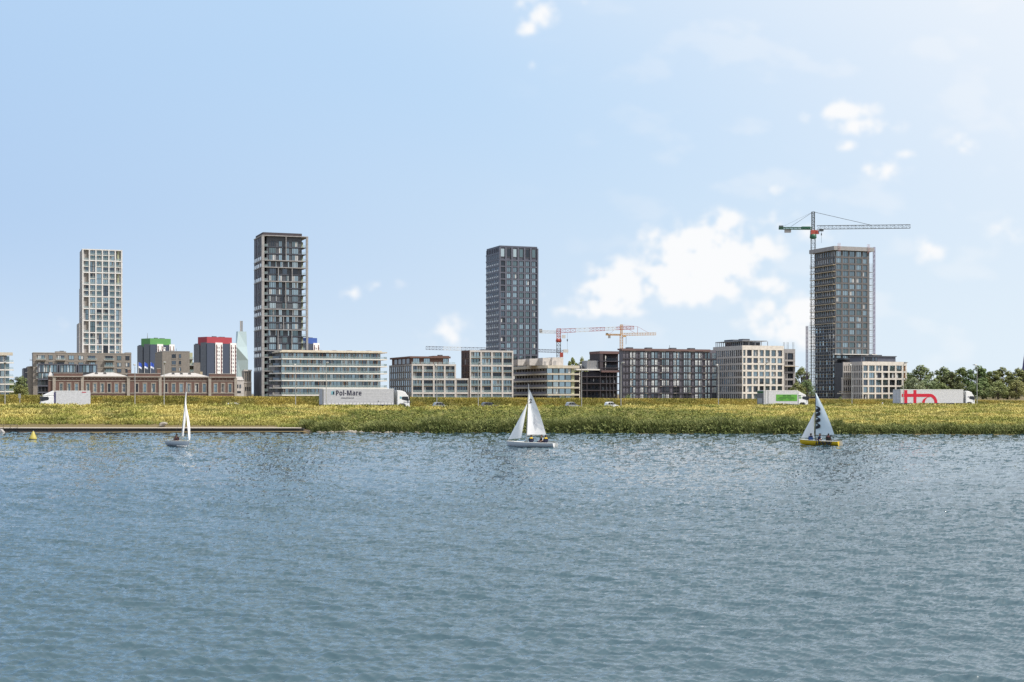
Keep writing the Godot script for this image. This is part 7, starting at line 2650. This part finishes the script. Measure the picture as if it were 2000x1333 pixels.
# ------------------------------------------------------------------ small things along the water and the road
func build_small_things() -> void:
	# mooring buoy
	var d := EYE * F / (859.0 - HY)
	var b := thing("buoy", "yellow cone shaped buoy floating before the quay", "buoy", Vector3(X(63.5, d), 0, -d))
	b.basis = Basis(Vector3.FORWARD, 0.06)
	put(b, "float", lathe([Vector2(0.0, -0.25), Vector2(0.3, -0.2), Vector2(0.46, -0.02), Vector2(0.47, 0.12), Vector2(0.4, 0.3), Vector2(0.25, 0.62), Vector2(0.12, 0.92), Vector2(0.07, 0.98), Vector2(0.0, 0.99)], 28), "buoy_yellow")
	put(b, "waterline_band", lathe([Vector2(0.462, -0.06), Vector2(0.478, 0.0), Vector2(0.476, 0.08), Vector2(0.46, 0.09)], 28), "buoy_dark")
	put(b, "lifting_eye", lathe([Vector2(0.03, 0.97), Vector2(0.05, 1.0), Vector2(0.04, 1.06), Vector2(0.0, 1.07)], 10), "galvanised")
	# leaning stakes at the water's edge
	for k in 2:
		var dd := 203.2
		var s := thing("stake", "weathered timber stake leaning at the water's edge", "stake", Vector3(X(816.0 + k * 6.0, dd), 0, -dd), 0.0, "leaning stakes on the shore")
		tube(s, "post", Vector3(0.25, -0.4, 0.2), Vector3(-0.3 - k * 0.1, 0.75, -0.3), 0.06, "timber", 0.05, 6)
		box(s, "cap", Vector3(-0.38 - k * 0.1, 0.72, -0.38), Vector3(-0.22 - k * 0.1, 0.78, -0.22), "timber")
	# rubble along the shore right of the quay
	var st := begin()
	var r := RandomNumberGenerator.new()
	r.seed = 19
	for k in 260:
		var px := 596.0 + pow(r.randf(), 1.6) * 240.0
		var dd := d_water(X(px, 204.0)) + r.randf_range(-0.9, 0.3)
		rock(st, r, Vector3(X(px, dd), r.randf_range(-0.08, 0.1), -dd), r.randf_range(0.1, 0.32))
	var o := put(self, "rubble", st.commit(), "stone")
	tag(o, "pale rubble stones along the waterline right of the quay", "stones", "", "stuff")
	# boulder beside the quay
	st = begin()
	rock(st, r, Vector3(0, 0.25, 0), 0.55)
	rock(st, r, Vector3(0.35, 0.45, 0.1), 0.4)
	var dq := 207.2
	var bo := put(self, "boulder", st.commit(), "stone", Transform3D(Basis.IDENTITY, Vector3(X(316.5, dq), ground_y(X(316.5, dq), dq), -dq)))
	tag(bo, "pale boulder lying in the grass behind the quay coping", "boulder")
	# slipway at the far end of the quay
	var dl := 203.0
	var sl := thing("slipway", "pale concrete slipway with a low rail at the quay's end", "slipway", Vector3(X(-4.0, dl), 0, -dl))
	put(sl, "ramp", prism(v2([[-5.5, -0.4], [1.2, -0.4], [0.5, 0.5], [-5.5, 0.6]]), -0.3, 0.5), "grey_concrete")
	for k in 5:
		tube(sl, "rail_post", Vector3(-1.5 + k * 1.0, 0.6, -0.6), Vector3(-1.5 + k * 1.0, 1.15, -0.6), 0.05, "timber")
	box(sl, "rail", Vector3(-1.6, 1.05, -0.66), Vector3(2.6, 1.15, -0.54), "timber")
	# posts by the road
	var p := road_point(38.0, 17.0)
	var sp := thing("road_post", "thin pale signpost on the far verge near the grey flats", "post", p)
	tube(sp, "post", Vector3(0, -0.2, 0), Vector3(0, 3.1, 0), 0.06, "lamp_grey")
	box(sp, "sign_plate", Vector3(-0.22, 2.3, 0.07), Vector3(0.22, 3.1, 0.1), "lamp_grey")
	p = road_point(1724.0, -7.4)
	var mp := thing("marker_post", "small white marker post in the grass before the red signed lorry", "post", Vector3(p.x, edge_y(p.x), p.z))
	tube(mp, "post", Vector3(0, -0.2, 0), Vector3(0, 0.95, 0), 0.1, "paint_white", 0.08, 8)
	box(mp, "marker", Vector3(-0.13, 0.7, 0.08), Vector3(0.13, 0.95, 0.12), "crane_white")

func rock(st: SurfaceTool, r: RandomNumberGenerator, at: Vector3, s: float) -> void:
	var ring := []
	var sc := Vector3(r.randf_range(0.8, 1.4), r.randf_range(0.5, 0.9), r.randf_range(0.7, 1.2)) * s
	var spin := r.randf() * TAU
	for lv in 4:
		var row := []
		var ph := lerpf(-1.2, 1.35, lv / 3.0)
		for k in 6:
			var a := TAU * k / 6.0 + spin
			row.append(at + Vector3(cos(a) * cos(ph), sin(ph), sin(a) * cos(ph)) * sc * r.randf_range(0.8, 1.15))
		ring.append(row)
	for lv in 3:
		for k in 6:
			quad(st, ring[lv][k], ring[lv + 1][k], ring[lv + 1][(k + 1) % 6], ring[lv][(k + 1) % 6])
	for k in 4: tri(st, ring[3][0], ring[3][k + 2], ring[3][k + 1])
